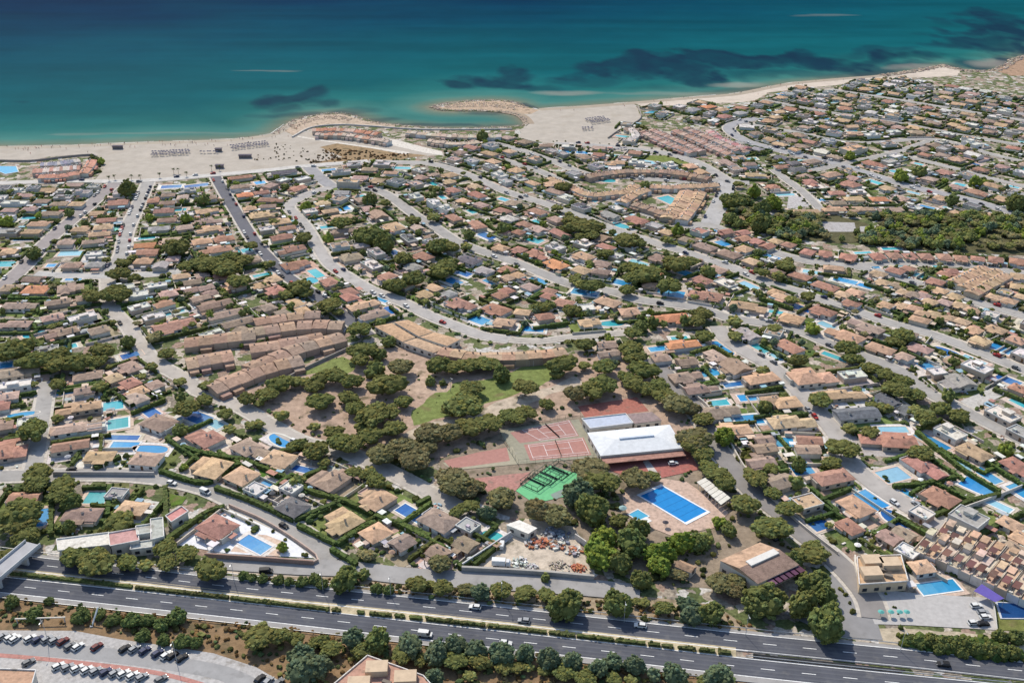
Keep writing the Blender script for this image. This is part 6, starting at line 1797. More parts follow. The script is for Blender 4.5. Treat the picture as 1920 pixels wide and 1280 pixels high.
for (ox, oy, s), txt in HD:
    for e in txt.split(";"):
        q = [float(v) for v in e.split()]
        pts = [G(ox + q[i] / s, oy + q[i + 1] / s, 1.2) for i in range(0, len(q), 2)]
        p = smooth_path(pts, 1.5)
        m = MB()
        hedge_line(m, p, 1.8, 2.1, jit((0.080, 0.108, 0.036), .15))
        hn += 1
        mid = P(*p[len(p) // 2])
        hz = dict(x=p[len(p) // 2][0], y=p[len(p) // 2][1], px=mid[0], py=mid[1])
        near_h = min((h for h in HOUSES if h['ind']), key=lambda h: (h['x'] - hz['x']) ** 2 + (h['y'] - hz['y']) ** 2)
        o = m.build("hedge", M_HEDGE)
        HL.append((mid[0], o))
        end = P(*p[0]), P(*p[-1])
        way = "rising to the right" if (end[1][1] - end[0][1]) * (end[1][0] - end[0][0]) < 0 else "falling to the right"
        tag(o, f"thick boundary hedge {way}", "hedge", "boundary hedges of the near villas")
for i, (x, o) in enumerate(sorted(HL, key=lambda a: a[0])):
    o["label"] = f"{o['label']}, {ordw(i + 1)} from the left among the near villas"
runs = [(22, 250), (256, 430), (434, 618), (624, 640), (672, 684), (694, 735), (742, 760), (770, 792), (800, 910), (915, 1025), (1030, 1078), (1082, 1150), (1156, 1210), (1216, 1238), (1243, 1262), (1272, 1304), (1312, 1340), (1346, 1370)]
mp = np.array([P(*p) for p in MED])
for n, (a, b) in enumerate(runs):
    sel = [i for i in range(len(MED)) if a <= mp[i, 0] <= b]
    xs_ = np.linspace(a, b, max(3, int((b - a) / 7)))
    pts = np.stack([np.interp(xs_, mp[:, 0], MED[:, 0]), np.interp(xs_, mp[:, 0], MED[:, 1])], 1)
    pts = pts + normals(pts) * -.6
    m = MB()
    hedge_line(m, pts, 1.2, 1.2, jit((0.085, 0.10, 0.038), .15))
    tag(m.build("hedge", M_HEDGE), f"clipped hedge on the motorway median, {ordw(n + 1)} from the left", "hedge", "hedges on the motorway median")
# ------------------------------------------------------------------ vehicles
def car_meshes(L=4.3, W=1.75, Hh=1.45, van=False):
    prof = [(-L / 2, .35), (-L / 2, .8), (-L / 2 + .12, .95), (L * .22, .95), (L / 2 - .1, .75), (L / 2, .55), (L / 2, .35)] if not van else [(-L / 2, .4), (-L / 2, 1.0), (L * .30, 1.0), (L / 2 - .1, .95), (L / 2, .6), (L / 2, .4)]
    b = MB()
    n = len(prof)
    for sx in (-1, 1):
        b.face([(x, sx * W / 2 * (1 if z < .9 else .97), z) for x, z in (prof if sx < 0 else prof[::-1])])
    for i in range(n):
        (x0, z0), (x1, z1) = prof[i], prof[(i + 1) % n]
        b.face([(x0, W / 2, z0), (x0, -W / 2, z0), (x1, -W / 2, z1), (x1, W / 2, z1)])
    c0, c1 = (-L / 2 + .15, L * .20) if not van else (-L / 2 + .05, L * .36)
    r0, r1 = (-L / 2 + .55, L * .06) if not van else (-L / 2 + .1, L * .24)
    zb = .95 if not van else 1.0
    zt = Hh
    wb, wt = W / 2 * .95, W / 2 * .80
    g = MB()
    V = [(c0, -wb, zb), (c1, -wb, zb), (c1, wb, zb), (c0, wb, zb), (r0, -wt, zt), (r1, -wt, zt), (r1, wt, zt), (r0, wt, zt)]
    g.add(V, [[0, 1, 5, 4], [1, 2, 6, 5], [2, 3, 7, 6], [3, 0, 4, 7]], (.03, .03, .04))
    r = MB()
    r.prism([(r0 - .03, -wt - .02), (r1 + .03, -wt - .02), (r1 + .03, wt + .02), (r0 - .03, wt + .02)], zt - .02, zt + .05, (.5, .5, .5))
    if van:
        r.prism([(-L / 2 + .05, -wb), (L * .12, -wb), (L * .12, wb), (-L / 2 + .05, wb)], zb - .01, zt + .04, (.5, .5, .5))
    wh = []
    for sx in (-1, 1):
        for sy in (-1, 1):
            m = MB()
            m.tube((sx * L * .31, sy * (W / 2 - .2), .33), (sx * L * .31, sy * (W / 2 + .01), .33), .33, .33, 10, (.02, .02, .02))
            wh.append(m)
    hl = []
    for sy in (-1, 1):
        m = MB()
        m.box(L / 2 - .02, sy * W * .34, .6, .76, .1, .35, 0, (.7, .7, .7))
        hl.append(m)
    out = []
    for nm, m, mt in [("body", b, M_PAINT), ("window", g, M_GLASS), ("roof", r, M_PAINT)] + [("wheel", m, M_RUBBER) for m in wh] + [("headlight", m, M_LAMP) for m in hl]:
        o = m.build(nm, mt)
        out.append((nm, o.data))
        bpy.data.objects.remove(o)
    return out


CAR, VAN = car_meshes(), car_meshes(4.9, 1.9, 2.0, True)
CARC = {'white': (.60, .60, .58), 'silver': (.28, .29, .30), 'grey': (.16, .165, .17), 'black': (.02, .02, .022), 'dark blue': (.03, .04, .09), 'red': (.32, .03, .025), 'maroon': (.13, .03, .03)}


def make_car(X, Y, yaw, colr, label, van=False, group=None, small=False, z=.22):
    t = thing("van" if van else "car", label, "van" if van else "car", (X, Y, z), yaw, group)
    for nm, me in (VAN if van else CAR):
        if small and nm in ("wheel", "headlight"): continue
        o = bpy.data.objects.new(nm, me)
        COL.objects.link(o)
        o.parent = t
        if nm in ("body", "roof"): o.color = (*CARC[colr], 1)
    return t


def lot(ox, oy, s, pts, cols, yaw, nm, grp, z=.1):
    for i, ((x, y), c) in enumerate(zip(pts, cols)):
        X, Y = G(ox + x / s, oy + y / s, .7)
        make_car(X, Y, yaw + random.uniform(-.06, .06), c, f"{c} car, {ordw(i + 1)} from the left in {nm}", False, grp, z=z)


lot(0, 1000, 4.5725, [(245, 1100), (500, 1132), (580, 1142), (660, 1152), (745, 1165), (820, 1175), (905, 1183), (985, 1192), (1060, 1197), (1135, 1215), (1215, 1228), (1380, 1245)],
    ['grey', 'white', 'silver', 'white', 'white', 'silver', 'dark blue', 'silver', 'white', 'white', 'silver', 'grey'], R(46), "the lower row of the car park", "cars in the lower row of the bottom car park")
lot(0, 1000, 4.5725, [(20, 880), (90, 888), (130, 900), (258, 895), (325, 905), (405, 902), (470, 912), (540, 920), (600, 962), (668, 966), (830, 965), (1070, 982), (1150, 985), (1240, 1000), (1350, 1022), (1425, 1040), (1480, 1042), (1560, 1062)],
    ['silver', 'white', 'white', 'white', 'dark blue', 'silver', 'silver', 'maroon', 'grey', 'white', 'maroon', 'black', 'silver', 'dark blue', 'dark blue', 'white', 'black', 'black'], R(52), "the upper row of the car park", "cars in the upper row of the bottom car park")
lot(400, 1000, 4.5725, [(400, 1240), (470, 1262), (560, 1275)], ['black', 'silver', 'grey'], R(60), "the short row by the tan building", "cars beside the bottom tan building")
lot(1520, 1000, 4.5725, [(1420, 615), (1480, 672), (1500, 712), (1400, 762), (1480, 770)], ['white', 'silver', 'white', 'white', 'black'], R(5), "the pale parking lot by the blue pool", "cars in the pale lot at lower right")


def on_hw(hw, px, off):
    m = np.array([P(*p)[0] for p in hw])
    i = int(np.argmin(abs(m - px)))
    n = normals(hw)[i]
    d = hw[min(i + 1, len(hw) - 1)] - hw[i - 1]
    return hw[i] + n * off, math.atan2(d[1], d[0])


for hw, px, off, c, van, rev, lb in ((HW_UP, 908, 1.9, 'white', False, True, "white car on the far carriageway, leftmost of the two white cars close together"), (HW_UP, 967, -2.1, 'silver', False, True, "silver car on the far carriageway beside the median, behind the white car"),
                                     (HW_UP, 1228, 1.8, 'white', False, True, "white car on the far carriageway below the clubhouse trees"), (HW_UP, 1780, -1.6, 'black', False, True, "black car on the far carriageway near the right edge"),
                                     (HW_LO, 776, -2.0, 'white', True, False, "white van on the near carriageway, left of the white estate car"), (HW_LO, 957, -1.9, 'white', False, False, "white estate car on the near carriageway, right of the white van")):
    p, a = on_hw(hw, px, off)
    make_car(p[0], p[1], a + (math.pi if rev else 0), c, lb, van)
for px, py, c, van, lb, yaw in ((499, 1071, 'black', True, "black off-road car parked on the dirt track by the junction", .1), (385, 922, 'white', True, "white van parked on the curve of the street above the motorway", -.5), (941, 1022, 'white', True, "white van at the left side of the construction yard", 1.4),
                                (830, 604, 'red', False, "bright red car on the looping park street", -.6), (532, 985, 'black', False, "black car on the street beside the white triangular plot", -.6), (1449, 1008, 'black', False, "black car at the kerb of the shaded club lane", 2.2), (1262, 868, 'white', False, "white car by the corner of the white sports hall", .2)):
    X, Y = G(px, py, .7)
    make_car(X, Y, yaw, c, lb, van)
items = []
for k, dens in (('E', .55), ('D', .30), ('Fr', .22), ('Lp', .13), ('Hr', .10), ('Ir', .12), ('M', .16), ('A', .06), ('Q', .25), ('N', .14), ('J', .15), ('K', .15), ('O', .12), ('C', .06), ('Bp', .15), ('L', .4)):
    nn = normals(RPATH[k])
    for i in range(2, len(RPATH[k]) - 2):
        for sgn in (1, -1):
            if random.random() < dens:
                p = RPATH[k][i] + nn[i] * sgn * (ROADS[k][1] / 2 - 1.1)
                px, py = P(*p)
                if 0 < px < 1920 and py < 1280:
                    items.append(dict(x=p[0], y=p[1], px=px, py=py, road=k, ri=i, yaw=math.atan2(RTAN[k][i][1], RTAN[k][i][0]) + (math.pi if sgn > 0 else 0), c=random.choice(['white', 'white', 'silver', 'grey', 'black', 'dark blue', 'red'])))
items = items[:230]
street_labels(items)
for t_ in items:
    o_, e_, s_, r_ = t_['where']
    make_car(t_['x'], t_['y'], t_['yaw'], t_['c'], f"{t_['c']} parked car, {o_} from the {e_} end, {s_} {r_}", False, "cars parked along the streets", t_['py'] < 620, z=.40)

# lorry in the yard
t = thing("lorry", "white box lorry parked in the construction yard near the front wall", "lorry", (*G(941, 1058, 1), .2), R(-4))
m = MB(); m.box(-1.2, 0, 1.0, 3.3, 5.0, 2.3, 0, (.72, .72, .70)); m.build("cargo_box", M_CLEAN, t)
m = MB(); m.box(2.4, 0, .6, 2.2, 1.7, 2.1, 0, (.6, .6, .6)); m.box(2.2, 0, 2.2, 2.9, 1.2, 1.95, 0, (.6, .6, .6)); m.build("cab", M_CLEAN, t)
m = MB(); m.box(3.27, 0, 1.5, 2.15, .06, 1.8, 0, (.03, .03, .04)); m.build("window", M_GLASS, t)
m = MB(); m.box(-.3, 0, .55, .95, 6.6, 1.2, 0, (.05, .05, .05)); m.build("chassis", M_RUBBER, t)
for sx in (-2.6, -1.4, 2.3):
    for sy in (-1, 1):
        m = MB(); m.tube((sx, sy * .8, .48), (sx, sy * 1.12, .48), .48, .48, 10, (.02, .02, .02)); m.build("wheel", M_RUBBER, t)

# heaps and stacks in the yard
def pile(px, py, rx, n, cols, nm, lb, cat, smax=1.2):
    X, Y = G(px, py, .4)
    m = MB()
    for _ in range(n):
        a, r = random.uniform(0, 6.28), random.random() ** .6 * rx
        s = random.uniform(.3, smax)
        z = .15 + max(0, (1 - r / rx)) * random.uniform(0, 1.2)
        m.box(math.cos(a) * r, math.sin(a) * r, max(0.02, z - s * .3), z + s * .5, s * random.uniform(.8, 2), s * random.uniform(.5, 1.2), random.uniform(0, 3), jit(random.choice(cols), .2))
    o = m.build(nm, M_PAVE)
    o.location = (X, Y, .17)
    tag(o, lb, cat)


OR, GY = [(.42, .17, .09), (.36, .14, .09), (.3, .2, .15)], [(.45, .44, .42), (.55, .54, .5), (.3, .3, .3)]
pile(976, 1055, 3.4, 60, [(.5, .52, .48), (.62, .62, .58), (.3, .32, .3)], "material_stack", "pale stacked sacks beside the white box lorry", "material stack", .9)
pile(998, 1062, 2.2, 30, GY, "material_stack", "grey stacked blocks right of the pale sacks", "material stack", .8)
pile(1000, 1018, 3.2, 50, OR + GY, "material_stack", "mixed brick and grey stacks near the yard's white shed", "material stack")
pile(1020, 1016, 3.0, 50, OR, "brick_stack", "orange brick stacks in the middle of the yard", "brick stack")
pile(1045, 1022, 3.0, 50, OR + GY, "brick_stack", "orange and grey brick stacks toward the yard's right wall", "brick stack")
pile(1076, 1033, 3.0, 45, GY + OR, "material_stack", "grey and brick stacks at the yard's right corner", "material stack")
pile(1085, 1065, 2.8, 50, OR[:2], "brick_stack", "bright orange brick heap behind the front wall's right end", "brick stack", .8)
pile(1050, 1062, 4.0, 60, [(.5, .44, .36), (.42, .36, .3)], "rubble_heap", "low beige rubble heap behind the front wall", "rubble heap", .6)
pile(1042, 1005, 6, 80, [(.2, .22, .28), (.3, .32, .36), (.5, .5, .5)], "scrap_heap", "dark blue-grey scrap heap behind the brick stacks", "scrap heap", 1.2)
pile(992, 996, 1.6, 8, [(.6, .42, .05)], "digger_parts", "yellow machine parts under the white slab shed", "machine parts", 1.0)

# walls and fences read off the photograph
def line_wall(nm, pts, w_, h_, col, lb, cat, mt=None, jag=0):
    m = MB()
    wall_line(m, smooth_path([G(*p) for p in pts], 3) if len(pts) > 2 else np.array([G(*pts[0]), lerp(G(*pts[0]), G(*pts[1]), .5), G(*pts[1])]), w_, 0, h_, col, jag)
    o = m.build(nm, mt or M_WALL)
    tag(o, lb, cat)


line_wall("stone_wall", [(866, 1070), (1000, 1077), (1114, 1087)], 1.0, 2.2, (.36, .34, .31), "long low stone wall along the front of the construction yard", "wall")
line_wall("yard_wall", [(867, 1066), (958, 1006)], .5, 2.6, (.50, .49, .48), "tall pale wall on the left side of the construction yard", "wall")
line_wall("yard_wall", [(1078, 1010), (1110, 1032)], .5, 2.6, (.50, .47, .43), "pale wall at the back right of the construction yard", "wall")
line_wall("boundary_wall", [(385, 1046), (480, 1052), (588, 1060)], .6, 2.4, (.30, .20, .16), "brown wall along the front of the white triangular plot", "wall")
line_wall("boundary_wall", [(588, 1058), (593, 1044), (505, 984), (430, 950)], .45, 1.6, (.45, .34, .28), "pinkish wall on the street side of the white triangular plot", "wall")
line_wall("boundary_wall", [(332, 1024), (382, 985), (425, 952)], .45, 1.8, (.52, .45, .37), "pale wall on the left side of the white triangular plot", "wall")
line_wall("retaining_wall", [(812, 672), (860, 683), (930, 688), (1000, 686), (1075, 676)], .8, 3.2, (.40, .36, .32), "long curved retaining wall above the park", "wall")
line_wall("retaining_wall", [(100, 891), (200, 891), (290, 892)], .6, 2.0, (.42, .39, .36), "grey retaining wall behind the street above the motorway", "wall")
line_wall("park_wall", [(470, 752), (560, 700), (655, 655)], .5, 1.8, (.32, .29, .26), "dark wall between the brown terraced rows and the park lawn", "wall")
line_wall("lane_wall", [(1267, 722), (1330, 770), (1395, 880), (1430, 915)], .5, 2.0, (.52, .47, .40), "pale wall along the right of the shaded club lane, upper part", "wall")
line_wall("lane_wall", [(1440, 930), (1500, 985), (1570, 1040)], .5, 1.6, (.52, .47, .40), "pale wall along the right of the shaded club lane, lower part", "wall")
line_wall("parking_wall", [(1602, 1046), (1605, 1075), (1616, 1104)], .5, 1.8, (.60, .55, .48), "pale wall left of the tan building", "wall")
line_wall("lawn_fence", [(1850, 1112), (1862, 1140), (1868, 1185)], .25, 1.6, (.5, .48, .44), "pale fence between parking lot and the deep blue pool", "fence")
line_wall("garden_partition", [(1795, 960), (1890, 925), (1960, 895)], .4, 1.8, (.55, .51, .45), "pale wall above the modern grey house at right", "wall")
line_wall("promenade_wall", [(1140, 260), (1160, 246), (1200, 224), (1196, 200)], .8, 1.4, (.30, .27, .24), "dark stone wall at the right end of the bay beach", "wall")
line_wall("promenade_wall", [(548, 258), (585, 240), (640, 235), (700, 238), (800, 244), (960, 243)], 1.2, 1.2, (.5, .47, .43), "pale curved promenade wall behind the rocky shore", "wall")
line_wall("promenade_wall", [(0, 303), (60, 303), (120, 296), (170, 292), (182, 296)], 1.0, 1.6, (.28, .25, .23), "dark curved wall around the beach resort at far left", "wall")

# guard rails
def rail(nm, hw, off, p0, p1, lb):
    px = np.array([P(*p)[0] for p in hw])
    sel = [i for i in range(len(hw)) if p0 <= px[i] <= p1]
    path = (hw + normals(hw) * off)[sel]
    t = thing(nm, lb, "guard rail", (path[0][0], path[0][1], 0), 0, "guard rails of the motorway")
    p = path - path[0]
    m = MB()
    wall_line(m, p, .12, .62, .92, (.5, .5, .5))
    m.build("beam", M_METAL, t)
    for q in p[::2][:60]:
        m = MB()
        m.box(q[0], q[1], .1, .7, .14, .14, 0, (.4, .4, .4))
        m.build("post", M_METAL, t)


rail("guard_rail", HW_UP, 6.2, -60, 1960, "steel guard rail along the far edge of the motorway")
rail("guard_rail", HW_LO, -7.0, -60, 1960, "steel guard rail along the near edge of the motorway")
rail("guard_rail", HW_UP, -4.7, 1390, 1960, "steel guard rail between the carriageways, far side of the cutting")
rail("guard_rail", HW_LO, 4.7, 1390, 1960, "steel guard rail between the carriageways, near side of the cutting")

# lamps
def lamp(X, Y, lb, yaw, hgt=9.5):
    t = thing("street_lamp", lb, "street lamp", (X, Y, 0), yaw, "tall street lamps")
    m = MB(); m.tube((0, 0, 0), (0, 0, hgt), .11, .06, 8); m.build("pole", M_METAL, t)
    m = MB(); m.tube((0, 0, hgt - .05), (0, -1.6, hgt + .25), .05, .04, 6); m.build("arm", M_METAL, t)
    m = MB(); m.box(0, -1.9, hgt + .18, hgt + .32, .3, .8, 0, (.5, .5, .5)); m.build("lamp_head", M_METAL, t)


for n, (px, py) in enumerate([(440, 1094), (606, 1110), (733, 1118), (941, 1126), (1170, 1167), (1398, 1192), (1688, 1221)]):
    lamp(*G(px, py), f"tall lamp post, {ordw(n + 1)} from the left along the far motorway edge", 0)
for n, (px, py) in enumerate([(90, 1203), (332, 1243)]):
    lamp(*G(px, py), f"tall lamp post in the bottom car park, {'left' if n == 0 else 'right'} one of two", 0)
lamp(*G(845, 735), "lamp post standing alone on the park lawn", .5, 8)

# signs at the slip road
t = thing("sign_gantry", "white slanted pole sign on the brown slope above the car park", "pole", (*G(172, 1174), 0), .3)
m = MB(); m.tube((0, 0, 0), (2.8, 3.0, 5.4), .28, .28, 8, (.7, .7, .68)); m.build("pole", M_CLEAN, t)
m = MB(); m.box(0, 0, 0, .5, 1.0, 1.0, 0, (.4, .4, .4)); m.build("foot", M_WALL, t)
t = thing("barrier_beam", "long white horizontal beam at the top of the car park", "beam", (*G(78, 1168), 0), .05)
m = MB(); m.box(0, 0, 2.2, 2.6, 17, .35, 0, (.62, .58, .5)); m.build("beam", M_CLEAN, t)
for sx in (-8, 0, 8):
    m = MB(); m.box(sx, .0, 0, 2.2, .3, .3, 0, (.5, .48, .44)); m.build("post", M_WALL, t)

# bridge over the slip road at the left
a, b = G(-60, 1120, 5), G(62, 1018, 5)
L = math.hypot(b[0] - a[0], b[1] - a[1])
t = thing("road_bridge", "grey road bridge crossing the motorway at the lower left corner", "bridge", ((a[0] + b[0]) / 2, (a[1] + b[1]) / 2, 0), math.atan2(b[1] - a[1], b[0] - a[0]))
m = MB(); m.box(0, 0, 4.2, 5.0, L, 7, 0, (.34, .34, .35)); m.build("deck", M_ROAD, t)
for sy in (-1, 1):
    m = MB(); m.box(0, sy * 3.35, 5.0, 6.0, L, .3, 0, (.50, .50, .50)); m.build("parapet", M_WALL, t)
for sx in (-.12, .3):
    m = MB(); m.box(sx * L, 0, 0, 4.2, 1.0, 5, 0, (.42, .41, .4)); m.build("pier", M_WALL, t)

# carport of white panels beside the pool
q = [G(*p, 3) for p in [(1306, 903), (1322, 895), (1370, 935), (1352, 948)]]
cx, cy = sum(p[0] for p in q) / 4, sum(p[1] for p in q) / 4
t = thing("carport", "long carport of seven white roof panels beside the big pool", "carport", (cx, cy, 0))
q = [(x - cx, y - cy) for x, y in q]
for i in range(7):
    a0, a1 = i / 7 + .008, (i + 1) / 7 - .008
    m = MB()
    z = 3 + .06 * i
    m.prism([lerp(q[0], q[3], a0), lerp(q[1], q[2], a0), lerp(q[1], q[2], a1), lerp(q[0], q[3], a1)], z, z + .12, jit((.60, .57, .50), .04))
    m.build("roof_panel", M_CLEAN, t)
    for e0, e1 in ((q[0], q[3]), (q[1], q[2])):
        p = lerp(e0, e1, (i + .5) / 7)
        m = MB(); m.box(p[0] * .97, p[1] * .97, 0, z, .18, .18, 0, (.4, .4, .4)); m.build("post", M_METAL, t)

# big pool and small pool
def quad_pool(pxs, col, label, grow, copc, wave=False):
    q = [G(*p, .3) for p in pxs]
    if area2(q) < 0: q = q[::-1]
    cx, cy = sum(p[0] for p in q) / 4, sum(p[1] for p in q) / 4
    q = [(x - cx, y - cy) for x, y in q]
    t = thing("swimming_pool", label, "pool", (cx, cy, .0))
    g = [(x * (1 + grow / math.hypot(x, y)), y * (1 + grow / math.hypot(x, y))) for x, y in q]
    m = MB()
    V = [(x, y, .36) for x, y in g] + [(x, y, .36) for x, y in q] + [(x, y, .1) for x, y in g] + [(x, y, .1) for x, y in q]
    for i in range(4):
        j = (i + 1) % 4
        m.add([V[i], V[j], V[4 + j], V[4 + i]], [[0, 1, 2, 3]], copc)
        m.add([V[8 + i], V[8 + j], V[j], V[i]], [[0, 1, 2, 3]], copc)
        m.add([V[4 + i], V[4 + j], V[12 + j], V[12 + i]], [[0, 1, 2, 3]], copc)
    m.build("coping", M_CLEAN, t)
    m = MB()
    m.face([(x, y, .25) for x, y in q], col)
    m.build("water", M_POOL, t)
    if wave:
        m = MB()
        for k in range(1, 6):
            a, b = lerp(q[0], q[3], k / 6), lerp(q[1], q[2], k / 6)
            wall_line(m, np.array([a, lerp(a, b, .5), b]), .35, .24, .262, (0.015, 0.16, 0.40))
        m.build("lane_line", M_POOL, t)
    return t


quad_pool([(1284.6, 978.9), (1325.2, 958), (1241.8, 911.1), (1200.1, 928.8)], (0.018, 0.205, 0.50), "the largest pool, long blue rectangle with lane lines on the pink deck", 1.5, (.70, .72, .74), True)
quad_pool([(1198, 976), (1216, 967), (1196, 955), (1179, 964)], (0.07, 0.33, 0.50), "small pale blue children's pool left of the largest pool", .7, (.66, .65, .62))
DECKT = [("white_canopy", (1207, 978), (.66, .65, .62), "white flat canopy beside the small children's pool", "canopy", 5.5), ("black_parasol", (1248, 978), (.09, .08, .09), "black parasol on the pink deck below the largest pool", "parasol", 2.6),
         ("green_parasol", (1168, 951), (.25, .36, .36), "pale green parasol on the deck left of the children's pool", "parasol", 3.4)]
for nm, (px, py), c, lb, cat, D0 in DECKT:
    t = thing(nm, lb, cat, (*G(px, py, 2.4), .15))
    m = MB()
    if cat == "canopy":
        m.box(0, 0, 2.5, 2.65, D0, D0 * .6, .6, c)
    else:
        m.tube((0, 0, 2.1), (0, 0, 2.8), D0 / 2, .05, 8, c)
    m.build("canopy_cloth", M_CLOTH, t)
    for p in ([(0, 0)] if cat == "parasol" else [(2, 2), (-2, -2), (-1.8, .6), (1.8, -.6)]):
        m = MB(); m.tube((p[0], p[1], 0), (p[0], p[1], 2.5), .05, .05, 6, (.4, .4, .4)); m.build("pole", M_METAL, t)
quad_pool([(1879, 1158), (1955, 1158), (1945, 1132), (1870, 1129)], (0.012, 0.055, 0.17), "deep blue pool cut by the right edge, below the purple shade sail", .8, (.5, .52, .55))
quad_pool([(10, 326), (34, 322), (30, 312), (-30, 311)], (0.05, 0.30, 0.48), "large blue lagoon pool of the beach resort at far left", 1.0, (.6, .58, .52))
quad_pool([(1206, 212), (1240, 213), (1243, 208), (1226, 207)], (0.05, 0.30, 0.42), "blue angled pool just behind the bay beach", .8, (.6, .58, .52))
quad_pool([(1463, 180), (1488, 176), (1480, 171), (1455, 176)], (0.05, 0.22, 0.44), "blue pool near the far beach end", .8, (.6, .58, .52))
far_p = [(1370, 203), (1445, 208), (1610, 180), (1650, 177), (1525, 195), (1740, 203), (1545, 223), (1580, 250), (1600, 245), (1700, 224), (1750, 230), (1690, 168), (1860, 182), (1900, 205), (1820, 204), (1290, 207), (1660, 225), (1770, 222), (1840, 240), (1495, 262), (1480, 287)]
cand = [h for h in HOUSES if not h['hand'] and h['py'] < 330 and h['px'] > 1000 and h['area'] > 0]
for h in random.sample(cand, min(42, len(cand))):
    a_ = random.choice([-1, 1]) * (h['d'] / 2 + 4.5)
    x_, y_ = h['x'] - a_ * math.sin(h['yaw']), h['y'] + a_ * math.cos(h['yaw'])
    if road_gap(x_, y_) > 4: far_p.append(P(x_, y_, .2))
for n, (px, py) in enumerate(sorted(far_p)):
    make_pool(*G(px, py), random.uniform(9, 14), random.uniform(5, 7.5), random.choice("tbtl"), random.uniform(-.5, .3), f"tiny distant pool among the far right houses, {ordw(n + 1)} from the left", "tiny distant pools")

# courts: lines, nets, glass padel walls
mb = MB()


def court_lines(pxs, fr):
    q = [G(*p) for p in pxs]
    def at(a, b): return lerp(lerp(q[0], q[1], a), lerp(q[3], q[2], a), b)
    for (a0, b0, a1, b1) in fr:
        p, r = at(a0, b0), at(a1, b1)
        wall_line(mb, np.array([p, lerp(p, r, .5), r]), .16, .19, .215, (.7, .7, .68))


FR = [(0, .02, 1, .02), (0, .98, 1, .98), (0, 0.02, 0, .98), (1, .02, 1, .98), (0, .14, 1, .14), (0, .86, 1, .86), (.27, .14, .27, .86), (.73, .14, .73, .86), (.27, .5, .73, .5)]
COURTS = [[(990, 834), (1091, 821), (1105, 852), (1000, 861)], [(978, 806), (1066, 788), (1083, 817), (1015, 827)]]
for c_ in COURTS: court_lines(c_, FR)
struct("court_lines", mb, M_MARK)
for n, c_ in enumerate(COURTS):
    q = [G(*p) for p in c_]
    a, b = lerp(q[0], q[1], .5), lerp(q[3], q[2], .5)
    t = thing("tennis_net", "dark tennis net across the " + ("near" if n == 0 else "far") + " red tennis court", "net", (a[0], a[1], .19))
    d = (b[0] - a[0], b[1] - a[1])
    m = MB(); wall_line(m, np.array([(0, 0), (d[0] / 2, d[1] / 2), d]), .05, .05, .95, (.04, .04, .04)); m.build("net", M_CLOTH, t)
    for p in ((0, 0), d):
        m = MB(); m.tube((p[0], p[1], 0), (p[0], p[1], 1.1), .06, .06, 6, (.2, .2, .2)); m.build("post", M_METAL, t)
for n, (c_, pos) in enumerate([((1005, 905), "left"), ((1028, 893), "middle"), ((1050, 884), "right")]):
    cx, cy = G(*c_)
    yw = math.atan2(*(np.array(G(1031, 873)) - np.array(G(967, 920)))[::-1])
    t = thing("padel_cage", f"padel court cage of dark frames on the green surface, {pos} one", "court cage", (cx, cy, .19), yw, "padel cages on the green court")
    for k, (x, y, w_, d_) in enumerate(((-5, 0, .12, 9), (5, 0, .12, 9), (0, 4.5, 10, .12), (0, -4.5, 10, .12))):
        m = MB()
        m.box(x, y, 2.0, 2.1, w_ + .1, d_ + .1, 0, (.05, .09, .07))
        m.box(x, y, 0, .3, w_, d_, 0, (.05, .09, .07))
        for s_ in np.linspace(-.5, .5, 4):
            m.box(x + s_ * (w_ if w_ > 1 else 0), y + s_ * (d_ if d_ > 1 else 0), .3, 2.0, .12, .12, 0, (.05, .09, .07))
        m.build("wall_frame", M_CLOTH, t)
    m = MB(); m.box(0, 0, 0, .9, .06, 9, 0, (.05, .05, .05)); m.build("net", M_CLOTH, t)

fq = [G(*p) for p in [(930, 806), (1088, 784), (1129, 858), (972, 873)]]
t = thing("court_fence", "thin dark green wire fence around the two tennis courts", "fence", (*fq[0], .17))
for i in range(4):
    a, b = np.subtract(fq[i], fq[0]), np.subtract(fq[(i + 1) % 4], fq[0])
    m = MB()
    for z in (.1, 1.5, 2.9): wall_line(m, np.array([a, (a + b) / 2, b]), .05, z, z + .06, (.07, .11, .08))
    m.build("rail", M_CLOTH, t)
    n = int(np.linalg.norm(b - a) / 3.5)
    for k in range(n):
        p = a + (b - a) * k / n
        m = MB(); m.box(p[0], p[1], 0, 3, .09, .09, 0, (.07, .11, .08)); m.build("post", M_CLOTH, t)
t = thing("shade_sail", "purple triangular shade sail above the deep blue pool", "shade sail", (*G(1850, 1112, 3), 0))
c0 = G(1850, 1112, 3)
pp = [(*np.subtract(G(*p, z), c0), z) for p, z in (((1826, 1107), 3), ((1841, 1094), 4), ((1883, 1121), 4.2), ((1866, 1128), 3))]
m = MB(); m.add(pp + [(x, y, z - .06) for x, y, z in pp], [[0, 3, 2, 1][::-1], [4, 5, 6, 7][::-1], [0, 1, 5, 4], [1, 2, 6, 5], [2, 3, 7, 6], [3, 0, 4, 7]], (.13, .10, .34)); m.build("cloth", M_CLOTH, t)
for x, y, z in pp:
    m = MB(); m.tube((x, y, 0), (x, y, z), .08, .08, 6); m.build("pole", M_METAL, t)
soft_patch("lawn", [(1858, 1128), (1990, 1130), (1990, 1185), (1868, 1180)], M_GRASS, (.15, .16, .05), .12, .3, 40)
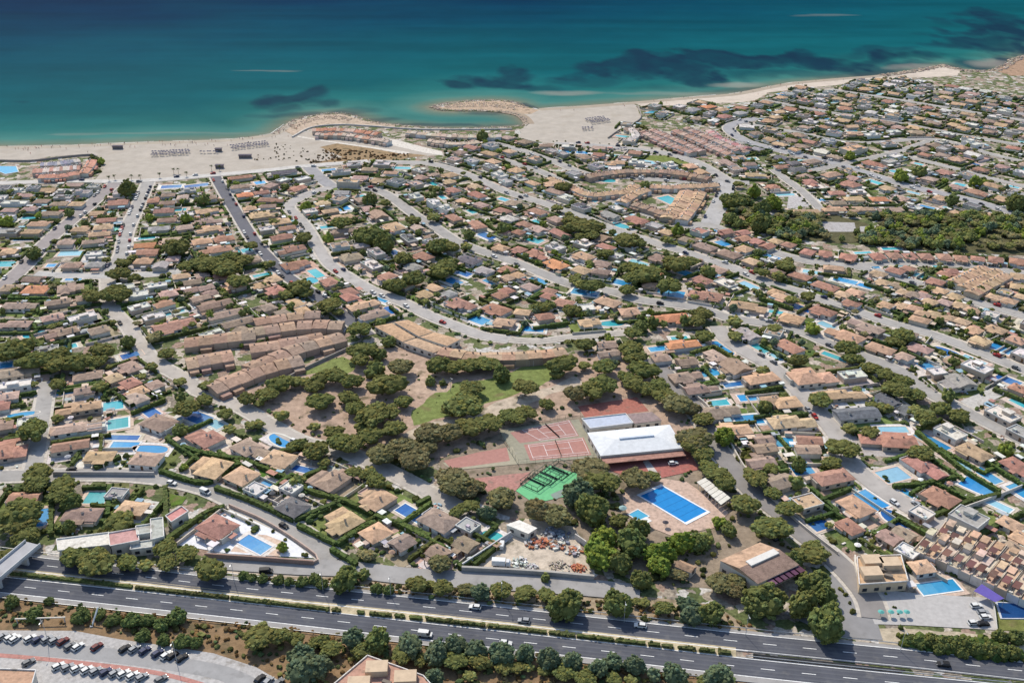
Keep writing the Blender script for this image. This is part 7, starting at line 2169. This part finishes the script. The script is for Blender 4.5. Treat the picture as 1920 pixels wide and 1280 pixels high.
for n, x in enumerate((600, 685, 760, 820)):
    t = thing("parasol", f"teal parasol on the pale parking lot, {ordw(n + 1)} from the left", "parasol", (*G(1520 + (x + 5) / 4.5725, 1000 + 668 / 4.5725, 2.2), .2), 0, "teal parasols on the parking lot")
    m = MB(); m.tube((0, 0, 2.0), (0, 0, 2.5), 1.15, .06, 8, (.12, .36, .33)); m.build("canopy", M_CLOTH, t)
    m = MB(); m.tube((0, 0, 0), (0, 0, 2.1), .06, .05, 6); m.build("pole", M_METAL, t)

# ------------------------------------------------------------------ beach
PAL = []
def sub(t, me, nm):
    o = bpy.data.objects.new(nm, me); COL.objects.link(o); o.parent = t


m = MB(); m.tube((0, 0, 1.9), (0, 0, 2.5), 1.2, .08, 8, (.10, .10, .15)); o = m.build("canopy", M_CLOTH); UM1 = o.data; bpy.data.objects.remove(o)
m = MB(); m.tube((0, 0, 0), (0, 0, 2.0), .05, .05, 5, (.5, .5, .5)); o = m.build("pole", M_METAL); UM2 = o.data; bpy.data.objects.remove(o)
for (x0, y0, x1, y1, nx_, ny_, wh_) in ((286, 291, 357, 287, 13, 3, "in the dense rows on the left beach"), (434, 279, 505, 271, 13, 3, "in the dense rows on the middle of the left beach"), (1105, 231, 1142, 226, 8, 4, "in the block on the bay beach"), (1089, 243, 1112, 241, 4, 2, "in the small group at the front of the bay beach"), (1148, 282, 1172, 277, 5, 1, "at the back of the bay beach by the road"),
                                        (380, 285, 415, 285, 6, 1, "in the thin row between the two parasol blocks")):
    A, B = np.array(G(x0, y0)), np.array(G(x1, y1))
    nrm = np.array([-(B - A)[1], (B - A)[0]])
    nrm /= np.linalg.norm(nrm)
    for i in range(nx_):
        for j in range(ny_):
            p = A + (B - A) * (i + .5 * (j % 2)) / nx_ + nrm * (j - 1) * 4.6 + RNG.uniform(-.5, .5, 2)
            t = thing("parasol", f"dark blue beach parasol {wh_}", "parasol", (p[0], p[1], .03), 0, f"dark parasols {wh_}")
            sub(t, UM1, "canopy")
            sub(t, UM2, "pole")
# beach goers: one small continuous standing figure, copied
prof_ = [(0.0, .10), (.45, .12), (.85, .17), (1.1, .16), (1.38, .22), (1.45, .08), (1.52, .07), (1.62, .11), (1.75, .03)]
def figure(col):
    m = MB()
    n = 8
    V = []
    for z, r in prof_:
        for k in range(n):
            a = k * 2 * math.pi / n
            V.append((math.cos(a) * r * (1.25 if 1.0 < z < 1.45 else 1), math.sin(a) * r * .75, z))
    fs = [[i * n + k, i * n + (k + 1) % n, (i + 1) * n + (k + 1) % n, (i + 1) * n + k] for i in range(len(prof_) - 1) for k in range(n)]
    m.add(V, fs + [list(range(len(V) - n, len(V)))], col)
    for sx in (-1, 1):                               # arms hang from the shoulders
        m.tube((sx * .24, 0, 1.38), (sx * .32, .03, .85), .055, .04, 5, (.36, .22, .15))
    o = m.build("person", M_CLOTH)
    d = o.data
    bpy.data.objects.remove(o)
    return d


FIG = [figure(c) for c in ((.10, .05, .05), (.36, .22, .16), (.05, .07, .14), (.45, .12, .10))]
sp = smooth_path([G(*p) for p in SHORE[1:11]], 2)
sp2 = smooth_path([G(*p) for p in SHORE[38:50]], 2)
for path, n, wh_ in ((sp, 110, "standing near the waterline of the long left beach"), (sp2, 30, "standing near the waterline of the bay beach")):
    nn = normals(path)
    for _ in range(n):
        i = random.randrange(len(path))
        p = path[i] - nn[i] * abs(random.gauss(5, 9))
        if p[0] < G(0, 280)[0] - 5: continue
        o = bpy.data.objects.new("person", random.choice(FIG))
        COL.objects.link(o)
        o.location = (p[0], p[1], .05)
        o.rotation_euler = (0, 0, random.uniform(0, 6))
        tag(o, f"tiny beachgoer in swimwear {wh_}", "person", f"beachgoers {wh_}")
# beach huts
for n, (px, py, w_) in enumerate(((221, 279, 8), (460, 296, 10), (410, 284, 5), (412, 315, 6))):
    t = thing("beach_hut", f"dark low beach hut on the left beach, {ordw([1, 4, 2, 3][n])} from the left", "hut", (*G(px, py), .03), random.uniform(-.05, .05), "beach huts")
    m = MB(); m.box(0, 0, 0, 2.4, w_, 3, 0, (.16, .14, .14)); m.build("wall", M_WALL, t)
    m = MB(); m.box(0, 0, 2.4, 2.6, w_ + 1, 4, 0, (.10, .09, .11)); m.build("roof", M_ROOF, t)
# palms
def palm_meshes():
    tr = MB()
    tr.tube((0, 0, 0), (.3, 0, 6.5), .24, .17, 7, (.2, .15, .1))
    cr = MB()
    for k in range(16):
        a = k * 2 * math.pi / 16 + random.uniform(-.15, .15)
        up = random.uniform(.2, 1.1)
        pts = [(.3 + math.cos(a) * r, math.sin(a) * r, 6.5 + up * r - .34 * r * r) for r in (0, .7, 1.4, 2.1, 2.7)]
        for i in range(4):
            w0, w1 = (.12, .38, .42, .3, .05)[i], (.12, .38, .42, .3, .05)[i + 1]
            sx, sy = -math.sin(a), math.cos(a)
            p, q = pts[i], pts[i + 1]
            cr.face([(p[0] - sx * w0, p[1] - sy * w0, p[2] - w0 * .3), (q[0] - sx * w1, q[1] - sy * w1, q[2] - w1 * .3), (q[0], q[1], q[2]), (p[0], p[1], p[2])], (.07, .09, .03))
            cr.face([(p[0], p[1], p[2]), (q[0], q[1], q[2]), (q[0] + sx * w1, q[1] + sy * w1, q[2] - w1 * .3), (p[0] + sx * w0, p[1] + sy * w0, p[2] - w0 * .3)], (.07, .09, .03))
    a, b = tr.build("trunk", M_TRUNK), cr.build("crown", M_LEAF)
    d = a.data, b.data
    bpy.data.objects.remove(a)
    bpy.data.objects.remove(b)
    return d


PT_, PC_ = palm_meshes()
for n, (px, py) in enumerate(sorted([(205, 340), (216, 338), (264, 338), (300, 334), (326, 326), (335, 326), (397, 320), (350, 332), (412, 320), (247, 338)])):
    t = thing("palm_tree", f"small palm beside the beach promenade, {ordw(n + 1)} from the left", "palm tree", (*G(px, py), 0), random.uniform(0, 6), "palms along the promenade")
    t.scale = (.62, .62, .62)
    sub(t, PT_, "trunk")
    sub(t, PC_, "crown")
# rocks of the groynes and the rocky shore
rk = MB()


def rocks(path, n, spread, off, r0, r1, cols):
    nn = normals(path)
    for _ in range(n):
        i = random.randrange(len(path))
        p = path[i] + nn[i] * (off + random.uniform(-spread, spread))
        r = random.uniform(r0, r1)
        v = iv * (1 + RNG.uniform(-.3, .3, size=(12, 1))) * np.array([r, r, r * .55]) + np.array([p[0], p[1], r * .1])
        rk.add([tuple(q) for q in v], fs, jit(random.choice(cols), .2))


RCOL = [(.40, .31, .24), (.34, .28, .22), (.44, .36, .28), (.24, .20, .17)]
rocks(smooth_path([G(*p) for p in SHORE[8:24]], 2), 380, 3.0, -2, .4, 1.0, RCOL)
rocks(smooth_path([G(*p) for p in SHORE[23:37]], 2), 480, 3.0, -2, .4, 1.0, RCOL)
rocks(smooth_path([G(*p) for p in [(835, 200), (880, 197), (930, 197), (970, 203)]], 2), 420, 9, 0, .4, 1.0, [(.42, .33, .25), (.36, .27, .20), (.47, .38, .30)])
rocks(smooth_path([G(*p) for p in [(540, 240), (570, 226), (620, 219), (660, 224)]], 2), 260, 6, -2, .4, 1.0, [(.42, .33, .25), (.36, .27, .20)])
rocks(smooth_path([G(*p) for p in SHORE[50:60]], 3), 500, 5, -4, .7, 2.0, RCOL)
tag(rk.build("shore_rocks", M_ROCK), "countless brown boulders along the groynes and rocky shore", "rocks", None, "stuff")
soft_patch("rocky_spit", [(822, 203), (855, 193), (900, 190), (940, 190), (968, 194), (992, 203), (1012, 206), (995, 214), (972, 213), (940, 209), (900, 206), (850, 206)], M_DRY, (.40, .30, .215), .045, .6, 50)
soft_patch("rocky_shore", [(530, 246), (550, 228), (600, 216), (640, 214), (690, 228), (740, 234), (740, 240), (640, 233), (585, 238), (552, 254)], M_DRY, (.42, .33, .25), .05, .6, 51)
